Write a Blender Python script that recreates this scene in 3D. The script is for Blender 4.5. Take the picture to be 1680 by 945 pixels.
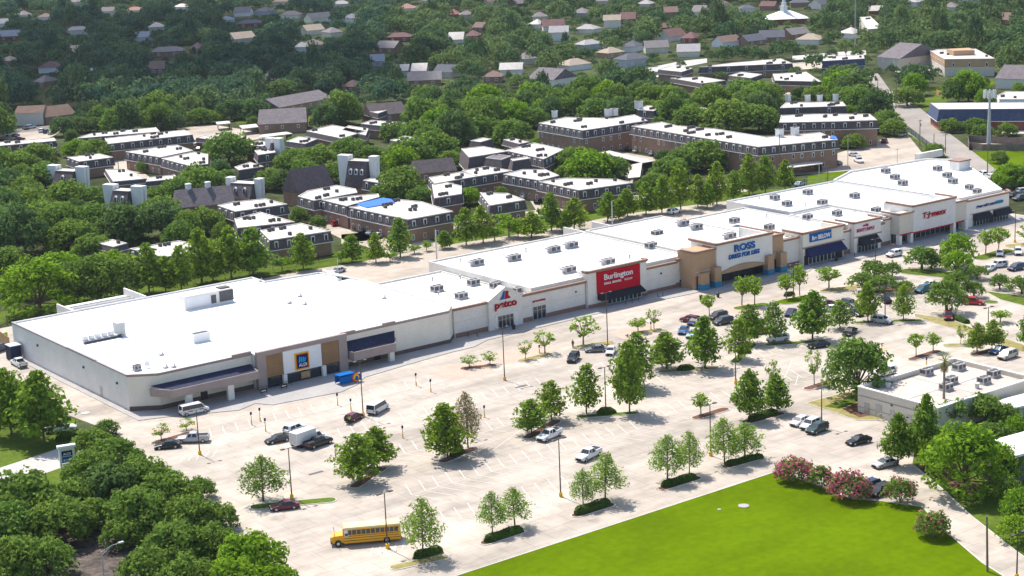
import bpy, bmesh, math, random
import numpy as np
from mathutils import Vector, Matrix
R = math.radians
rnd = random.Random(11)
S = bpy.context.scene
COL = S.collection
for o in list(bpy.data.objects):
    bpy.data.objects.remove(o)

# ------------------------------------------------------------------ camera
# world: +X runs along the shop fronts, +Y towards the houses behind, Z up, metres
FPX, CAM_H = 2900.0, 100.0
_p, _r, _y = R(13.32), R(-2.42), R(36.44)
_f0 = np.array([0, math.cos(_p), -math.sin(_p)]); _u0 = np.array([0, math.sin(_p), math.cos(_p)]); _r0 = np.array([1.0, 0, 0])
_rt = _r0 * math.cos(_r) + _u0 * math.sin(_r); _up = -_r0 * math.sin(_r) + _u0 * math.cos(_r)
_M = np.array([[math.cos(_y), math.sin(_y), 0], [-math.sin(_y), math.cos(_y), 0], [0, 0, 1.0]])
FW, RT, UP = _M @ _f0, _M @ _rt, _M @ _up
CPOS = np.array([0, 0, CAM_H])
def at(x, y, Z=0.0):
    "world point at height Z seen at photo position (x, y) of 1680 x 945"
    d = FW + RT * (x - 840) / FPX - UP * (y - 472.5) / FPX
    q = CPOS + d * ((Z - CAM_H) / d[2])
    return (float(q[0]), float(q[1]), float(Z))
def pix(X, Y, Z=0.0):
    q = np.array([X, Y, Z]) - CPOS; z = q @ FW
    return 840 + FPX * (q @ RT) / z, 472.5 - FPX * (q @ UP) / z
def ppm(x, y):
    "photo pixels per metre at ground position"
    q = np.array(at(x, y)) - CPOS
    return FPX / float(q @ FW)
cam = bpy.data.cameras.new('camera'); cam_o = bpy.data.objects.new('camera', cam); COL.objects.link(cam_o)
cam.sensor_width = 36; cam.lens = 36 * FPX / 1680; cam.clip_start = 1; cam.clip_end = 12000
m3 = Matrix([[RT[i], UP[i], -FW[i]] for i in range(3)])
cam_o.matrix_world = Matrix.Translation(Vector(CPOS)) @ m3.to_4x4()
S.camera = cam_o

# ------------------------------------------------------------------ daylight
SUN_EL = R(56.5)                       # the sun stands behind the shops: shadows fall to -Y
w = bpy.data.worlds.new('World'); S.world = w; w.use_nodes = True
nt = w.node_tree; bg = nt.nodes['Background']; sk = nt.nodes.new('ShaderNodeTexSky')
sk.sky_type = 'NISHITA'; sk.sun_disc = False; sk.sun_elevation = SUN_EL; sk.sun_rotation = 0.0
sk.altitude = 50; sk.air_density = 1.0; sk.dust_density = 1.6; sk.ozone_density = 1.0
nt.links.new(sk.outputs[0], bg.inputs[0]); bg.inputs[1].default_value = 0.15
sl = bpy.data.lights.new('sun', 'SUN'); sl.energy = 4.6; sl.angle = R(0.55); sl.color = (1.0, 0.95, 0.87)
so = bpy.data.objects.new('sun', sl); COL.objects.link(so)
so.rotation_euler = (-(math.pi / 2 - SUN_EL), 0, 0)
S.view_settings.view_transform = 'Standard'; S.view_settings.look = 'None'
S.view_settings.exposure = 0.5; S.view_settings.gamma = 1.0; S.view_settings.use_curve_mapping = False
S.cycles.max_bounces = 6; S.cycles.diffuse_bounces = 3; S.cycles.transparent_max_bounces = 8
S.cycles.use_denoising = True; S.cycles.use_adaptive_sampling = True

# ------------------------------------------------------------------ materials
def mat(name, col, rough=0.85, var=0.12, scale=0.6, fine=0.0, fscale=6.0, metal=0.0, spec=0.3, obj_col=False, bump=0.0, stretch=None):
    m = bpy.data.materials.new(name); m.use_nodes = True
    t = m.node_tree; N = t.nodes; L = t.links
    b = N['Principled BSDF']
    b.inputs['Roughness'].default_value = rough; b.inputs['Metallic'].default_value = metal
    b.inputs['Specular IOR Level'].default_value = spec
    tc = N.new('ShaderNodeTexCoord')
    src = tc.outputs['Object']
    if stretch:
        mp = N.new('ShaderNodeMapping'); mp.inputs['Scale'].default_value = stretch
        L.new(src, mp.inputs[0]); src = mp.outputs[0]
    nz = N.new('ShaderNodeTexNoise'); nz.inputs['Scale'].default_value = scale; nz.inputs['Detail'].default_value = 5; nz.inputs['Roughness'].default_value = 0.6
    L.new(src, nz.inputs[0])
    mr = N.new('ShaderNodeMapRange'); mr.inputs[1].default_value = 0.3; mr.inputs[2].default_value = 0.7
    mr.inputs[3].default_value = 1 - var; mr.inputs[4].default_value = 1 + var
    L.new(nz.outputs[0], mr.inputs[0]); val = mr.outputs[0]
    if fine:
        n2 = N.new('ShaderNodeTexNoise'); n2.inputs['Scale'].default_value = fscale; n2.inputs['Detail'].default_value = 3
        L.new(src, n2.inputs[0])
        m2 = N.new('ShaderNodeMapRange'); m2.inputs[1].default_value = 0.3; m2.inputs[2].default_value = 0.7
        m2.inputs[3].default_value = 1 - fine; m2.inputs[4].default_value = 1 + fine
        L.new(n2.outputs[0], m2.inputs[0])
        mm = N.new('ShaderNodeMath'); mm.operation = 'MULTIPLY'; L.new(val, mm.inputs[0]); L.new(m2.outputs[0], mm.inputs[1]); val = mm.outputs[0]
    mx = N.new('ShaderNodeMix'); mx.data_type = 'RGBA'; mx.blend_type = 'MULTIPLY'; mx.inputs[0].default_value = 1.0
    if obj_col:
        oi = N.new('ShaderNodeObjectInfo'); L.new(oi.outputs['Color'], mx.inputs[6])
    else:
        mx.inputs[6].default_value = (*col, 1)
    L.new(val, mx.inputs[7]); L.new(mx.outputs[2], b.inputs['Base Color'])
    if bump:
        bp = N.new('ShaderNodeBump'); bp.inputs['Strength'].default_value = bump; bp.inputs['Distance'].default_value = 0.1
        L.new(nz.outputs[0], bp.inputs['Height']); L.new(bp.outputs[0], b.inputs['Normal'])
    m['mix'] = mx.name
    return m

def add_brick(m, scale, mortar, bw=0.5, rh=0.25, msize=0.02, plane='XZ', dark=1.0):
    "multiply a brick pattern into a material; plane says which way the courses face"
    t = m.node_tree; N = t.nodes; L = t.links
    b = N['Principled BSDF']; src = b.inputs['Base Color'].links[0].from_socket
    tc = N.new('ShaderNodeTexCoord'); sp = N.new('ShaderNodeSeparateXYZ'); L.new(tc.outputs['Object'], sp.inputs[0])
    cb = N.new('ShaderNodeCombineXYZ')
    if plane == 'XY':
        L.new(sp.outputs[0], cb.inputs[0]); L.new(sp.outputs[1], cb.inputs[1])
    else:
        ad = N.new('ShaderNodeMath'); L.new(sp.outputs[0], ad.inputs[0]); L.new(sp.outputs[1], ad.inputs[1])
        L.new(ad.outputs[0], cb.inputs[0]); L.new(sp.outputs[2], cb.inputs[1])
    bt = N.new('ShaderNodeTexBrick'); bt.inputs['Scale'].default_value = scale
    bt.inputs['Color1'].default_value = (1, 1, 1, 1); bt.inputs['Color2'].default_value = (dark, dark, dark, 1); bt.inputs['Mortar'].default_value = (*mortar, 1)
    bt.inputs['Mortar Size'].default_value = msize; bt.inputs['Brick Width'].default_value = bw; bt.inputs['Row Height'].default_value = rh
    L.new(cb.outputs[0], bt.inputs[0])
    mx = N.new('ShaderNodeMix'); mx.data_type = 'RGBA'; mx.blend_type = 'MULTIPLY'; mx.inputs[0].default_value = 1.0
    L.new(src, mx.inputs[6]); L.new(bt.outputs[0], mx.inputs[7]); L.new(mx.outputs[2], b.inputs['Base Color'])
    return m

def leafmat(name, col, col2, transl=0.44, var=0.42, tone=False):
    "leaves: every leaf face has its own tone, every plant its own cast between two greens"
    m = bpy.data.materials.new(name); m.use_nodes = True
    t = m.node_tree; N = t.nodes; L = t.links
    for n in list(N): N.remove(n)
    out = N.new('ShaderNodeOutputMaterial')
    g = N.new('ShaderNodeNewGeometry'); oi = N.new('ShaderNodeObjectInfo')
    mix = N.new('ShaderNodeMix'); mix.data_type = 'RGBA'
    mix.inputs[6].default_value = (*col, 1); mix.inputs[7].default_value = (*col2, 1)
    av = N.new('ShaderNodeMath'); av.operation = 'MULTIPLY_ADD'; L.new(g.outputs['Random Per Island'], av.inputs[0]); av.inputs[1].default_value = 0.2 if tone else 0.45
    hf = N.new('ShaderNodeMath'); hf.operation = 'MULTIPLY'; hf.inputs[1].default_value = 0.8 if tone else 0.55
    if tone:
        at_ = N.new('ShaderNodeAttribute'); at_.attribute_name = 'tone'; L.new(at_.outputs['Fac'], hf.inputs[0])
    else: L.new(oi.outputs['Random'], hf.inputs[0])
    L.new(hf.outputs[0], av.inputs[2]); L.new(av.outputs[0], mix.inputs[0])
    tc = N.new('ShaderNodeTexCoord'); nz = N.new('ShaderNodeTexNoise'); nz.inputs['Scale'].default_value = 0.45; nz.inputs['Detail'].default_value = 2
    L.new(tc.outputs['Object'], nz.inputs[0])
    ad = N.new('ShaderNodeMath'); L.new(g.outputs['Random Per Island'], ad.inputs[0]); L.new(nz.outputs[0], ad.inputs[1])
    mr = N.new('ShaderNodeMapRange'); mr.inputs[1].default_value = 0.3; mr.inputs[2].default_value = 1.7; mr.inputs[3].default_value = 1.22 * (1 - var); mr.inputs[4].default_value = 1.22 * (1 + var)
    L.new(ad.outputs[0], mr.inputs[0])
    mu = N.new('ShaderNodeMix'); mu.data_type = 'RGBA'; mu.blend_type = 'MULTIPLY'; mu.inputs[0].default_value = 1
    L.new(mix.outputs[2], mu.inputs[6]); L.new(mr.outputs[0], mu.inputs[7])
    d = N.new('ShaderNodeBsdfPrincipled'); d.inputs['Roughness'].default_value = 0.9; d.inputs['Specular IOR Level'].default_value = 0.02
    tr = N.new('ShaderNodeBsdfTranslucent'); ms = N.new('ShaderNodeMixShader'); ms.inputs[0].default_value = transl
    L.new(mu.outputs[2], d.inputs['Base Color']); L.new(mu.outputs[2], tr.inputs[0])
    L.new(d.outputs[0], ms.inputs[1]); L.new(tr.outputs[0], ms.inputs[2]); L.new(ms.outputs[0], out.inputs[0])
    return m

M = {}
M['concrete'] = add_brick(mat('lot_concrete', (.485, .420, .355), .9, .17, .045, .10, .35), .16, (.82, .79, .76), .7, .7, .013, 'XY', .965)
M['concrete_back'] = add_brick(mat('service_concrete', (.46, .39, .32), .9, .13, .05, .1, .3), .16, (.86, .84, .82), .7, .7, .012, 'XY', .93)
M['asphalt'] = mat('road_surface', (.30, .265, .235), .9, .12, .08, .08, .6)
M['pale_road'] = mat('pale_road_surface', (.46, .43, .40), .9, .1, .08, .08, .6)
M['pavers'] = mat('red_crossing_concrete', (.48, .36, .29), .9, .1, .3, .1, 2)
M['walk'] = mat('sidewalk_concrete', (.36, .34, .325), .9, .1, .2, .08, 2)
M['kerb'] = mat('kerb_concrete', (.58, .54, .49), .9, .1, .5)
M['paint'] = mat('marking_paint', (.68, .64, .57), .85, .16, .5)
M['yellow_paint'] = mat('yellow_paint', (.75, .43, .03), .6, .1, 2)
M['lawn'] = mat('lawn_grass', (.092, .148, .0006), .95, .24, .03, .10, .7, spec=.02)
M['grass'] = mat('rough_grass', (.085, .125, .018), .95, .3, .09, .2, 1.2, spec=.02)
M['ground'] = mat('ground_soil', (.058, .070, .030), .95, .5, .02, .35, .2, spec=.02)
M['asphalt_shade'] = mat('shade_mottled_surface', (.085, .065, .055), .9, .6, .35, .5, 1.2)  # brown ground with mottled shadow painted into its colour
M['mulch'] = mat('mulch', (.13, .06, .035), .95, .3, 1.5)
M['dry_grass'] = mat('dry_grass', (.26, .22, .08), .95, .3, .6)
M['roof_white'] = mat('white_membrane', (.84, .83, .82), .7, .035, .06, .02, .6)
M['roof_white2'] = mat('worn_white_membrane', (.76, .73, .69), .75, .09, .08, .06, .5)
M['roof_apt'] = mat('apartment_membrane', (.60, .55, .50), .8, .14, .15, .08, .9)
M['roof_pad'] = mat('old_membrane', (.54, .47, .41), .8, .12, .15, .08, .6)
M['block'] = add_brick(mat('painted_block', (.80, .755, .69), .85, .07, .3, .05, 2), 1.0, (.86, .85, .84), .45, .22, .03, 'XZ', .95)
M['block_grey'] = add_brick(mat('pale_grey_block', (.75, .73, .70), .85, .06, .3, .05, 2), 1.0, (.88, .87, .87), .45, .22, .03, 'XZ', .95)
M['stucco'] = mat('cream_stucco', (.80, .74, .63), .9, .05, .3, .04, 3)
M['stucco_pale'] = mat('pale_stucco', (.80, .76, .70), .9, .05, .3, .04, 3)
M['stucco_grey'] = mat('grey_beige_stucco', (.60, .55, .465), .9, .05, .3, .04, 3)
M['tan'] = mat('tan_stucco', (.46, .295, .175), .9, .08, .3, .05, 3)
M['wood_panel'] = add_brick(mat('brown_cladding', (.30, .175, .085), .8, .12, .5), 1.0, (.75, .75, .75), 3, .3, .03, 'XZ', .9)
M['fascia'] = mat('taupe_fascia', (.34, .275, .255), .85, .08, .5)
M['cornice'] = mat('brown_cornice', (.30, .19, .145), .8, .08, .5)
M['cap'] = mat('grey_parapet_cap', (.32, .29, .30), .7, .08, .5)
M['plinth'] = mat('plum_brick_base', (.16, .10, .09), .9, .2, 1.5)
M['plinth_red'] = add_brick(mat('red_brick_base', (.30, .17, .13), .9, .15, 1), 1.0, (.85, .8, .78), .4, .14, .02)
M['brick'] = add_brick(mat('apartment_brick', (.34, .215, .15), .9, .14, .4, .08, 3), 1.0, (.9, .88, .86), .4, .16, .02, 'XZ', .85)
M['brick_red'] = add_brick(mat('red_brick', (.30, .115, .075), .9, .14, .4, .08, 3), 1.0, (.9, .85, .82), .4, .16, .02, 'XZ', .85)
M['slate'] = add_brick(mat('mansard_shingle', (.125, .10, .105), .85, .25, .8, .25, 3), 1.0, (.75, .75, .75), .5, .3, .03, 'XZ', .8)
M['slate_grey'] = add_brick(mat('grey_shingle', (.17, .145, .155), .85, .2, .5, .2, 2), 1.0, (.8, .8, .8), .5, .35, .03, 'XZ', .85)
M['navy_slate'] = mat('navy_shingle', (.065, .085, .16), .8, .25, .8)
M['white'] = mat('white_paint', (.80, .79, .78), .6, .05, .5)
M['dark'] = mat('dark_void', (.02, .02, .025), .6, .2, 1)
M['black_metal'] = mat('dark_metal', (.045, .04, .04), .5, .2, 2, metal=.3)
M['bronze'] = mat('bronze_pole', (.09, .07, .06), .5, .15, 2)
M['grey_metal'] = mat('grey_metal', (.42, .42, .42), .45, .12, 1.2, metal=.4)
M['galv'] = mat('galvanised_steel', (.50, .50, .50), .5, .1, 1)
M['unit'] = mat('unit_housing', (.42, .41, .41), .6, .2, 1.2)
M['unit_dark'] = mat('unit_grille', (.10, .095, .10), .7, .3, 3)
M['glass'] = mat('window_glass', (.025, .035, .045), .08, .2, .4, spec=.6)
M['wood_pole'] = mat('utility_pole_wood', (.20, .15, .11), .9, .2, 2)
M['bark'] = mat('bark', (.13, .095, .07), .95, .25, 3)
M['bark_pale'] = mat('pale_bark', (.26, .21, .17), .95, .25, 3)
M['navy'] = mat('navy_canvas', (.012, .022, .085), .8, .1, 1)
M['black_canvas'] = mat('black_canvas', (.015, .022, .03), .85, .15, 1)
M['canopy_top'] = mat('blue_black_canopy_top', (.02, .025, .06), .8, .3, .8)
M['red'] = mat('sign_red', (.46, .006, .022), .6, .06, .5, spec=.05)
M['red_text'] = mat('letter_red', (.40, .006, .016), .5, .03, 1, spec=.05)
M['magenta'] = mat('letter_magenta', (.45, .03, .16), .5, .03, 1, spec=.05)
M['blue'] = mat('letter_blue', (.004, .12, .40), .5, .03, 1, spec=.05)
M['navy_text'] = mat('letter_navy', (.008, .02, .13), .5, .03, 1, spec=.05)
M['teal'] = mat('letter_teal', (.01, .20, .32), .5, .03, 1, spec=.05)
M['cyan'] = mat('logo_cyan', (.01, .42, .75), .5, .03, 1, spec=.05)
M['orange'] = mat('logo_orange', (.85, .25, .01), .5, .03, 1, spec=.05)
M['yellow'] = mat('logo_yellow', (.85, .55, .02), .5, .03, 1, spec=.05)
M['maroon'] = mat('logo_maroon', (.25, .01, .02), .5, .03, 1, spec=.05)
M['tarp'] = mat('blue_tarp', (.01, .14, .62), .5, .2, 1.2)
M['paint_car'] = mat('car_paint', (1, 1, 1), .25, .02, 1, spec=.5, obj_col=True)
M['tyre'] = mat('tyre_rubber', (.018, .018, .018), .9, .15, 4)
M['rim'] = mat('wheel_rim', (.45, .45, .45), .35, .05, 3, metal=.7)
M['lamp_white'] = mat('headlight_glass', (.75, .75, .75), .2, .03, 4)
M['lamp_red'] = mat('taillight_glass', (.35, .01, .01), .3, .03, 4)
M['trim'] = mat('black_trim', (.02, .02, .022), .6, .1, 4)
M['bus'] = mat('bus_yellow', (.80, .40, .02), .4, .06, .6)
M['bus_roof'] = mat('bus_roof_pale', (.84, .66, .34), .5, .06, .6)
M['skin'] = mat('skin', (.35, .20, .14), .6, .05, 5)
M['hivis'] = mat('hi_vis_cloth', (.50, .70, .02), .8, .1, 5)
M['cloth_dark'] = mat('dark_cloth', (.025, .025, .03), .9, .2, 5)
M['hair'] = mat('dark_hair', (.02, .015, .01), .8, .2, 8)
M['green_bin'] = mat('green_bin_paint', (.01, .16, .06), .6, .1, 2)
M['wood_fence'] = mat('weathered_fence', (.20, .155, .135), .9, .2, .8, .2, 4)
M['wood_fence_tan'] = mat('tan_fence', (.45, .27, .13), .9, .15, .8, .2, 4)
M['green_mesh'] = mat('green_chain_link', (.03, .14, .08), .8, .2, 2)
M['cyan_tile'] = mat('blue_base_band', (.03, .22, .38), .7, .15, 1)
# foliage
M['oak'] = leafmat('oak_leaves', (.105, .190, .038), (.165, .235, .038))
M['oak_dark'] = leafmat('dark_oak_leaves', (.075, .14, .050), (.115, .175, .042))
M['oak_bright'] = leafmat('bright_leaves', (.135, .255, .020), (.185, .285, .020))
M['cyp'] = leafmat('cypress_leaves', (.115, .215, .028), (.19, .265, .026))
M['cyp_feather'] = leafmat('feathery_cypress_leaves', (.165, .285, .04), (.23, .32, .045))
M['cyp_brown'] = leafmat('browning_cypress_leaves', (.24, .21, .10), (.32, .26, .14))
M['street'] = leafmat('street_tree_leaves', (.15, .27, .026), (.21, .30, .022))
M['hedge'] = leafmat('hedge_leaves', (.065, .12, .022), (.085, .145, .024))
M['myrtle_pink'] = leafmat('pink_blossom', (.40, .075, .16), (.48, .11, .20))
M['palm'] = leafmat('palm_fronds', (.14, .20, .03), (.20, .23, .04))
M['palm_dead'] = leafmat('dead_palm_fronds', (.26, .20, .12), (.32, .25, .15))
M['wood_dark'] = leafmat('shade_tinted_woodland_leaves', (.030, .080, .055), (.11, .17, .07), tone=True)  # cloud shade over the far left wood, painted into a darker, bluer leaf colour
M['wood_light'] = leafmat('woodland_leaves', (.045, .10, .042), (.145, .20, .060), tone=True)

def add_stains(m, amount=.25, sc=.02, stretch=(1, 5, 1)):
    "long worn lanes and dark oil patches of an old car park"
    t = m.node_tree; N = t.nodes; L = t.links; b = N['Principled BSDF']
    for (s_, st, lo, hi, a) in ((sc, stretch, .42, .68, amount), (.16, (1, 1, 1), .60, .78, amount * 1.2), (.9, (.25, 1, 1), .55, .8, amount * .6)):
        src = b.inputs['Base Color'].links[0].from_socket; tc = N.new('ShaderNodeTexCoord'); mp = N.new('ShaderNodeMapping'); mp.inputs['Scale'].default_value = st; L.new(tc.outputs['Object'], mp.inputs[0])
        nz = N.new('ShaderNodeTexNoise'); nz.inputs['Scale'].default_value = s_; nz.inputs['Detail'].default_value = 6; nz.inputs['Roughness'].default_value = .65; L.new(mp.outputs[0], nz.inputs[0])
        mr = N.new('ShaderNodeMapRange'); mr.inputs[1].default_value = lo; mr.inputs[2].default_value = hi; mr.inputs[3].default_value = 1; mr.inputs[4].default_value = 1 - a; L.new(nz.outputs[0], mr.inputs[0])
        mx = N.new('ShaderNodeMix'); mx.data_type = 'RGBA'; mx.blend_type = 'MULTIPLY'; mx.inputs[0].default_value = 1; L.new(src, mx.inputs[6]); L.new(mr.outputs[0], mx.inputs[7]); L.new(mx.outputs[2], b.inputs['Base Color'])
add_stains(M['lawn'], .14, .03, (1, 5, 1)); add_stains(M['concrete'], .34); add_stains(M['concrete_back'], .22); add_stains(M['roof_apt'], .32, .05, (1, 1, 1)); add_stains(M['roof_pad'], .25, .05, (1, 1, 1)); add_stains(M['roof_white2'], .12, .05, (1, 1, 1)); add_stains(M['asphalt'], .2, .05, (1, 1, 1))
# ------------------------------------------------------------------ builders
class MB:
    def __init__(s): s.v = []; s.f = []; s.mi = []
    def poly(s, pts, mi=0):
        n = len(s.v); s.v += [tuple(p) for p in pts]; s.f.append(tuple(range(n, n + len(pts)))); s.mi.append(mi); return s
    def box(s, x0, x1, y0, y1, z0, z1, mi=0):
        n = len(s.v)
        s.v += [(x0, y0, z0), (x1, y0, z0), (x1, y1, z0), (x0, y1, z0), (x0, y0, z1), (x1, y0, z1), (x1, y1, z1), (x0, y1, z1)]
        for q in ((3, 2, 1, 0), (4, 5, 6, 7), (0, 1, 5, 4), (1, 2, 6, 5), (2, 3, 7, 6), (3, 0, 4, 7)):
            s.f.append(tuple(n + i for i in q)); s.mi.append(mi)
        return s
    def loft(s, rings, cap0=True, cap1=True, mi=0):
        n = len(s.v); k = len(rings[0])
        for r in rings: s.v += [tuple(p) for p in r]
        for i in range(len(rings) - 1):
            for j in range(k):
                a = n + i * k + j; b = n + i * k + (j + 1) % k
                s.f.append((a, b, b + k, a + k)); s.mi.append(mi)
        if cap0: s.f.append(tuple(n + j for j in reversed(range(k)))); s.mi.append(mi)
        if cap1: s.f.append(tuple(n + (len(rings) - 1) * k + j for j in range(k))); s.mi.append(mi)
        return s
    def prism(s, poly, z0, z1, mi=0, bottom=True, top=True):
        return s.loft([[(p[0], p[1], z0) for p in poly], [(p[0], p[1], z1) for p in poly]], bottom, top, mi)
    def tube(s, p0, p1, r0, r1=None, n=8, mi=0):
        r1 = r0 if r1 is None else r1
        a = Vector(p0); b = Vector(p1); d = (b - a).normalized()
        u = d.orthogonal().normalized(); w_ = d.cross(u)
        rings = []
        for c, r in ((a, r0), (b, r1)):
            rings.append([tuple(c + (u * math.cos(2 * math.pi * i / n) + w_ * math.sin(2 * math.pi * i / n)) * r) for i in range(n)])
        return s.loft(rings, True, True, mi)
    def build(s, name, mats, parent=None, smooth=False):
        if not isinstance(mats, (list, tuple)): mats = [mats]
        me = bpy.data.meshes.new(name)
        off = (0, 0, 0)
        if parent is not None:
            p = parent; off = [0, 0, 0]
            while p is not None:
                off = [off[i] + p.location[i] for i in range(3)]; p = p.parent
        me.from_pydata([(v[0] - off[0], v[1] - off[1], v[2] - off[2]) for v in s.v], [], s.f)
        for m_ in mats: me.materials.append(m_)
        if len(mats) > 1: me.polygons.foreach_set('material_index', s.mi)
        if smooth: me.polygons.foreach_set('use_smooth', [True] * len(me.polygons))
        o = bpy.data.objects.new(name, me); COL.objects.link(o)
        if parent is not None: o.parent = parent
        return o
def thing(name, label, cat, loc=(0, 0, 0), group=None):
    o = bpy.data.objects.new(name, None); COL.objects.link(o); o.location = loc
    o.empty_display_size = 0.5
    return tag(o, label, cat, group)
def tag(o, label, cat, group=None):
    o['label'] = label; o['category'] = cat
    if group: o['group'] = group
    return o
def struct(o): o['kind'] = 'structure'; return o
def stuff(o): o['kind'] = 'stuff'; return o
def copy_tree(o, parent=None, color=None):
    c = o.copy(); COL.objects.link(c)
    if parent is not None: c.parent = parent
    if color: c.color = color
    for ch in o.children: copy_tree(ch, c, color)
    return c
ORD = ['first', 'second', 'third', 'fourth', 'fifth', 'sixth', 'seventh', 'eighth', 'ninth', 'tenth', 'eleventh', 'twelfth', 'thirteenth', 'fourteenth', 'fifteenth', 'sixteenth',
       'seventeenth', 'eighteenth', 'nineteenth', 'twentieth'] + ['twenty-' + q for q in ('first', 'second', 'third', 'fourth', 'fifth', 'sixth', 'seventh', 'eighth', 'ninth')] + ['thirtieth'] + ['thirty-' + q for q in ('first', 'second', 'third', 'fourth', 'fifth', 'sixth', 'seventh', 'eighth', 'ninth')]
LAND = []                                # (phrase, photo x, photo y)
PENDING = []                             # (object, look, x, y, extra) labelled once every landmark is known
def later(o, look, cat, x, y, group=None, near=None):
    tag(o, look, cat, group); PENDING.append((o, look, x, y, near))
def name_them():
    cl = {}
    for o, look, x, y, near in PENDING:
        if near is None:
            near = min(LAND, key=lambda q: (q[1] - x) ** 2 + 2.2 * (q[2] - y) ** 2)[0]
        cl.setdefault((look, near), []).append((x, y, o))
    for (look, near), v in cl.items():
        v.sort(key=lambda q: (q[0], q[1]))
        for i, (x, y, o) in enumerate(v):
            if len(v) == 1: o['label'] = '%s nearest %s' % (look, near)
            elif i == 0: o['label'] = '%s, leftmost by %s' % (look, near)
            elif i == len(v) - 1: o['label'] = '%s, rightmost by %s' % (look, near)
            else: o['label'] = '%s, %s from left by %s' % (look, ORD[min(i, len(ORD) - 1)], near)
def to_mesh(o):
    dg = bpy.context.evaluated_depsgraph_get(); me = bpy.data.meshes.new_from_object(o.evaluated_get(dg)); c = o.data; nm = o.name.split('.')[0]
    bpy.data.objects.remove(o); n = bpy.data.objects.new(nm, me); COL.objects.link(n); bpy.data.curves.remove(c); return n
def text(body, x, z, y, width, height, m, parent, depth=0.12, shear=0.0, bold=0.0, name='lettering'):
    "raised letters on a front that faces -Y; (x, z) is the lower left corner"
    c = bpy.data.curves.new(name, 'FONT'); c.body = body; c.extrude = depth / 2; c.shear = shear; c.offset = bold
    o = bpy.data.objects.new(name, c); COL.objects.link(o); c.materials.append(m)
    bpy.context.view_layer.update()
    bb = [Vector(b) for b in o.bound_box]
    x0, x1 = min(b.x for b in bb), max(b.x for b in bb); y0, y1 = min(b.y for b in bb), max(b.y for b in bb)
    sx = width / max(x1 - x0, .01); sy = height / max(y1 - y0, .01)
    o.scale = (sx, sy, 1); o.rotation_euler = (R(90), 0, 0)
    off = Vector((0, 0, 0)); p = parent
    while p is not None: off += p.location; p = p.parent
    o = to_mesh(o); o.scale = (sx, sy, 1); o.rotation_euler = (R(90), 0, 0)
    o.parent = parent
    o.location = Vector((x - x0 * sx, y - depth / 2, z - y0 * sy)) - off
    return o
def area2(p): return sum(p[i][0] * p[(i + 1) % len(p)][1] - p[(i + 1) % len(p)][0] * p[i][1] for i in range(len(p)))
def ccw(p): return list(p) if area2(p) > 0 else list(reversed(p))
def offset(poly, d):
    "move every edge of a ccw polygon outwards by d"
    n = len(poly); out = []
    for i in range(n):
        a = Vector(poly[i - 1][:2]); b = Vector(poly[i][:2]); c = Vector(poly[(i + 1) % n][:2])
        e0 = (b - a).normalized(); e1 = (c - b).normalized()
        n0 = Vector((e0.y, -e0.x)); n1 = Vector((e1.y, -e1.x))
        k = max(0.35, 1 + n0.dot(n1)); q = b + (n0 + n1) * (d / k); out.append((q.x, q.y))
    return out
def inside(p, poly):
    x, y = p[:2]; r = False; n = len(poly)
    for i in range(n):
        x0, y0 = poly[i][:2]; x1, y1 = poly[(i + 1) % n][:2]
        if (y0 > y) != (y1 > y) and x < (x1 - x0) * (y - y0) / (y1 - y0) + x0: r = not r
    return r
# ================================================================== ground and paving
def sheet(name, pts, z, m, px=True, kind='structure'):
    q = [at(x, y)[:2] if px else (x, y) for x, y in pts]
    o = MB().poly([(a, b, z) for a, b in q]).build(name, m); o['kind'] = kind
    return o
sheet('ground', [(-3500, -1500), (5000, -1500), (5000, 6000), (-3500, 6000)], 0, M['ground'], False)
LOT = [(121, 140), (200, 140), (204, 156), (222, 181), (330, 200), (460, 290), (404, 300), (402, 330), (438, 352), (425, 362), (384, 362), (380, 396), (134, 396), (129, 360), (127, 340), (126, 318), (128, 300), (122, 255), (117, 217)]
sheet('parking_lot', [(x, y) for x, y in LOT], .02, M['concrete'], False)
sheet('service_lane', [(137, 371.5), (211, 371.5), (211, 349), (385, 354), (381, 394.5), (150, 395.5)], .03, M['concrete_back'], False)
# lawn of the front corner
LAWN = [(128, 200.1), (201.5, 200.3)] + [at(*q)[:2] for q in [(1340, 797), (1398, 820), (1440, 822), (1513, 832), (1547, 868), (1580, 897), (1613, 925), (1645, 945)]] + [(190, 138), (128, 138)]
sheet('lawn', LAWN, .06, M['lawn'], False)
def strip_kerb(name, pts, h=.14, wd=.18, px=True, m='kerb'):
    q = [Vector(at(x, y)[:2]) if px else Vector((x, y)) for x, y in pts]
    mb = MB()
    for a, b in zip(q, q[1:]):
        d = (b - a).normalized(); n = Vector((-d.y, d.x)) * wd / 2; a2 = a - d * .02; b2 = b + d * .02
        mb.prism([a2 - n, b2 - n, b2 + n, a2 + n], 0.0, h)
    return struct(mb.build(name, M[m]))
strip_kerb('kerb', [(128, 200.1), (201.5, 200.3)], .10, .15, False)
strip_kerb('kerb', [(1440, 822), (1513, 832), (1547, 868), (1580, 897), (1613, 925), (1645, 945), (1700, 1000)])
strip_kerb('kerb', [(1495, 760), (1548, 805), (1593, 847), (1640, 884), (1667, 905), (1720, 945)])
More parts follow.
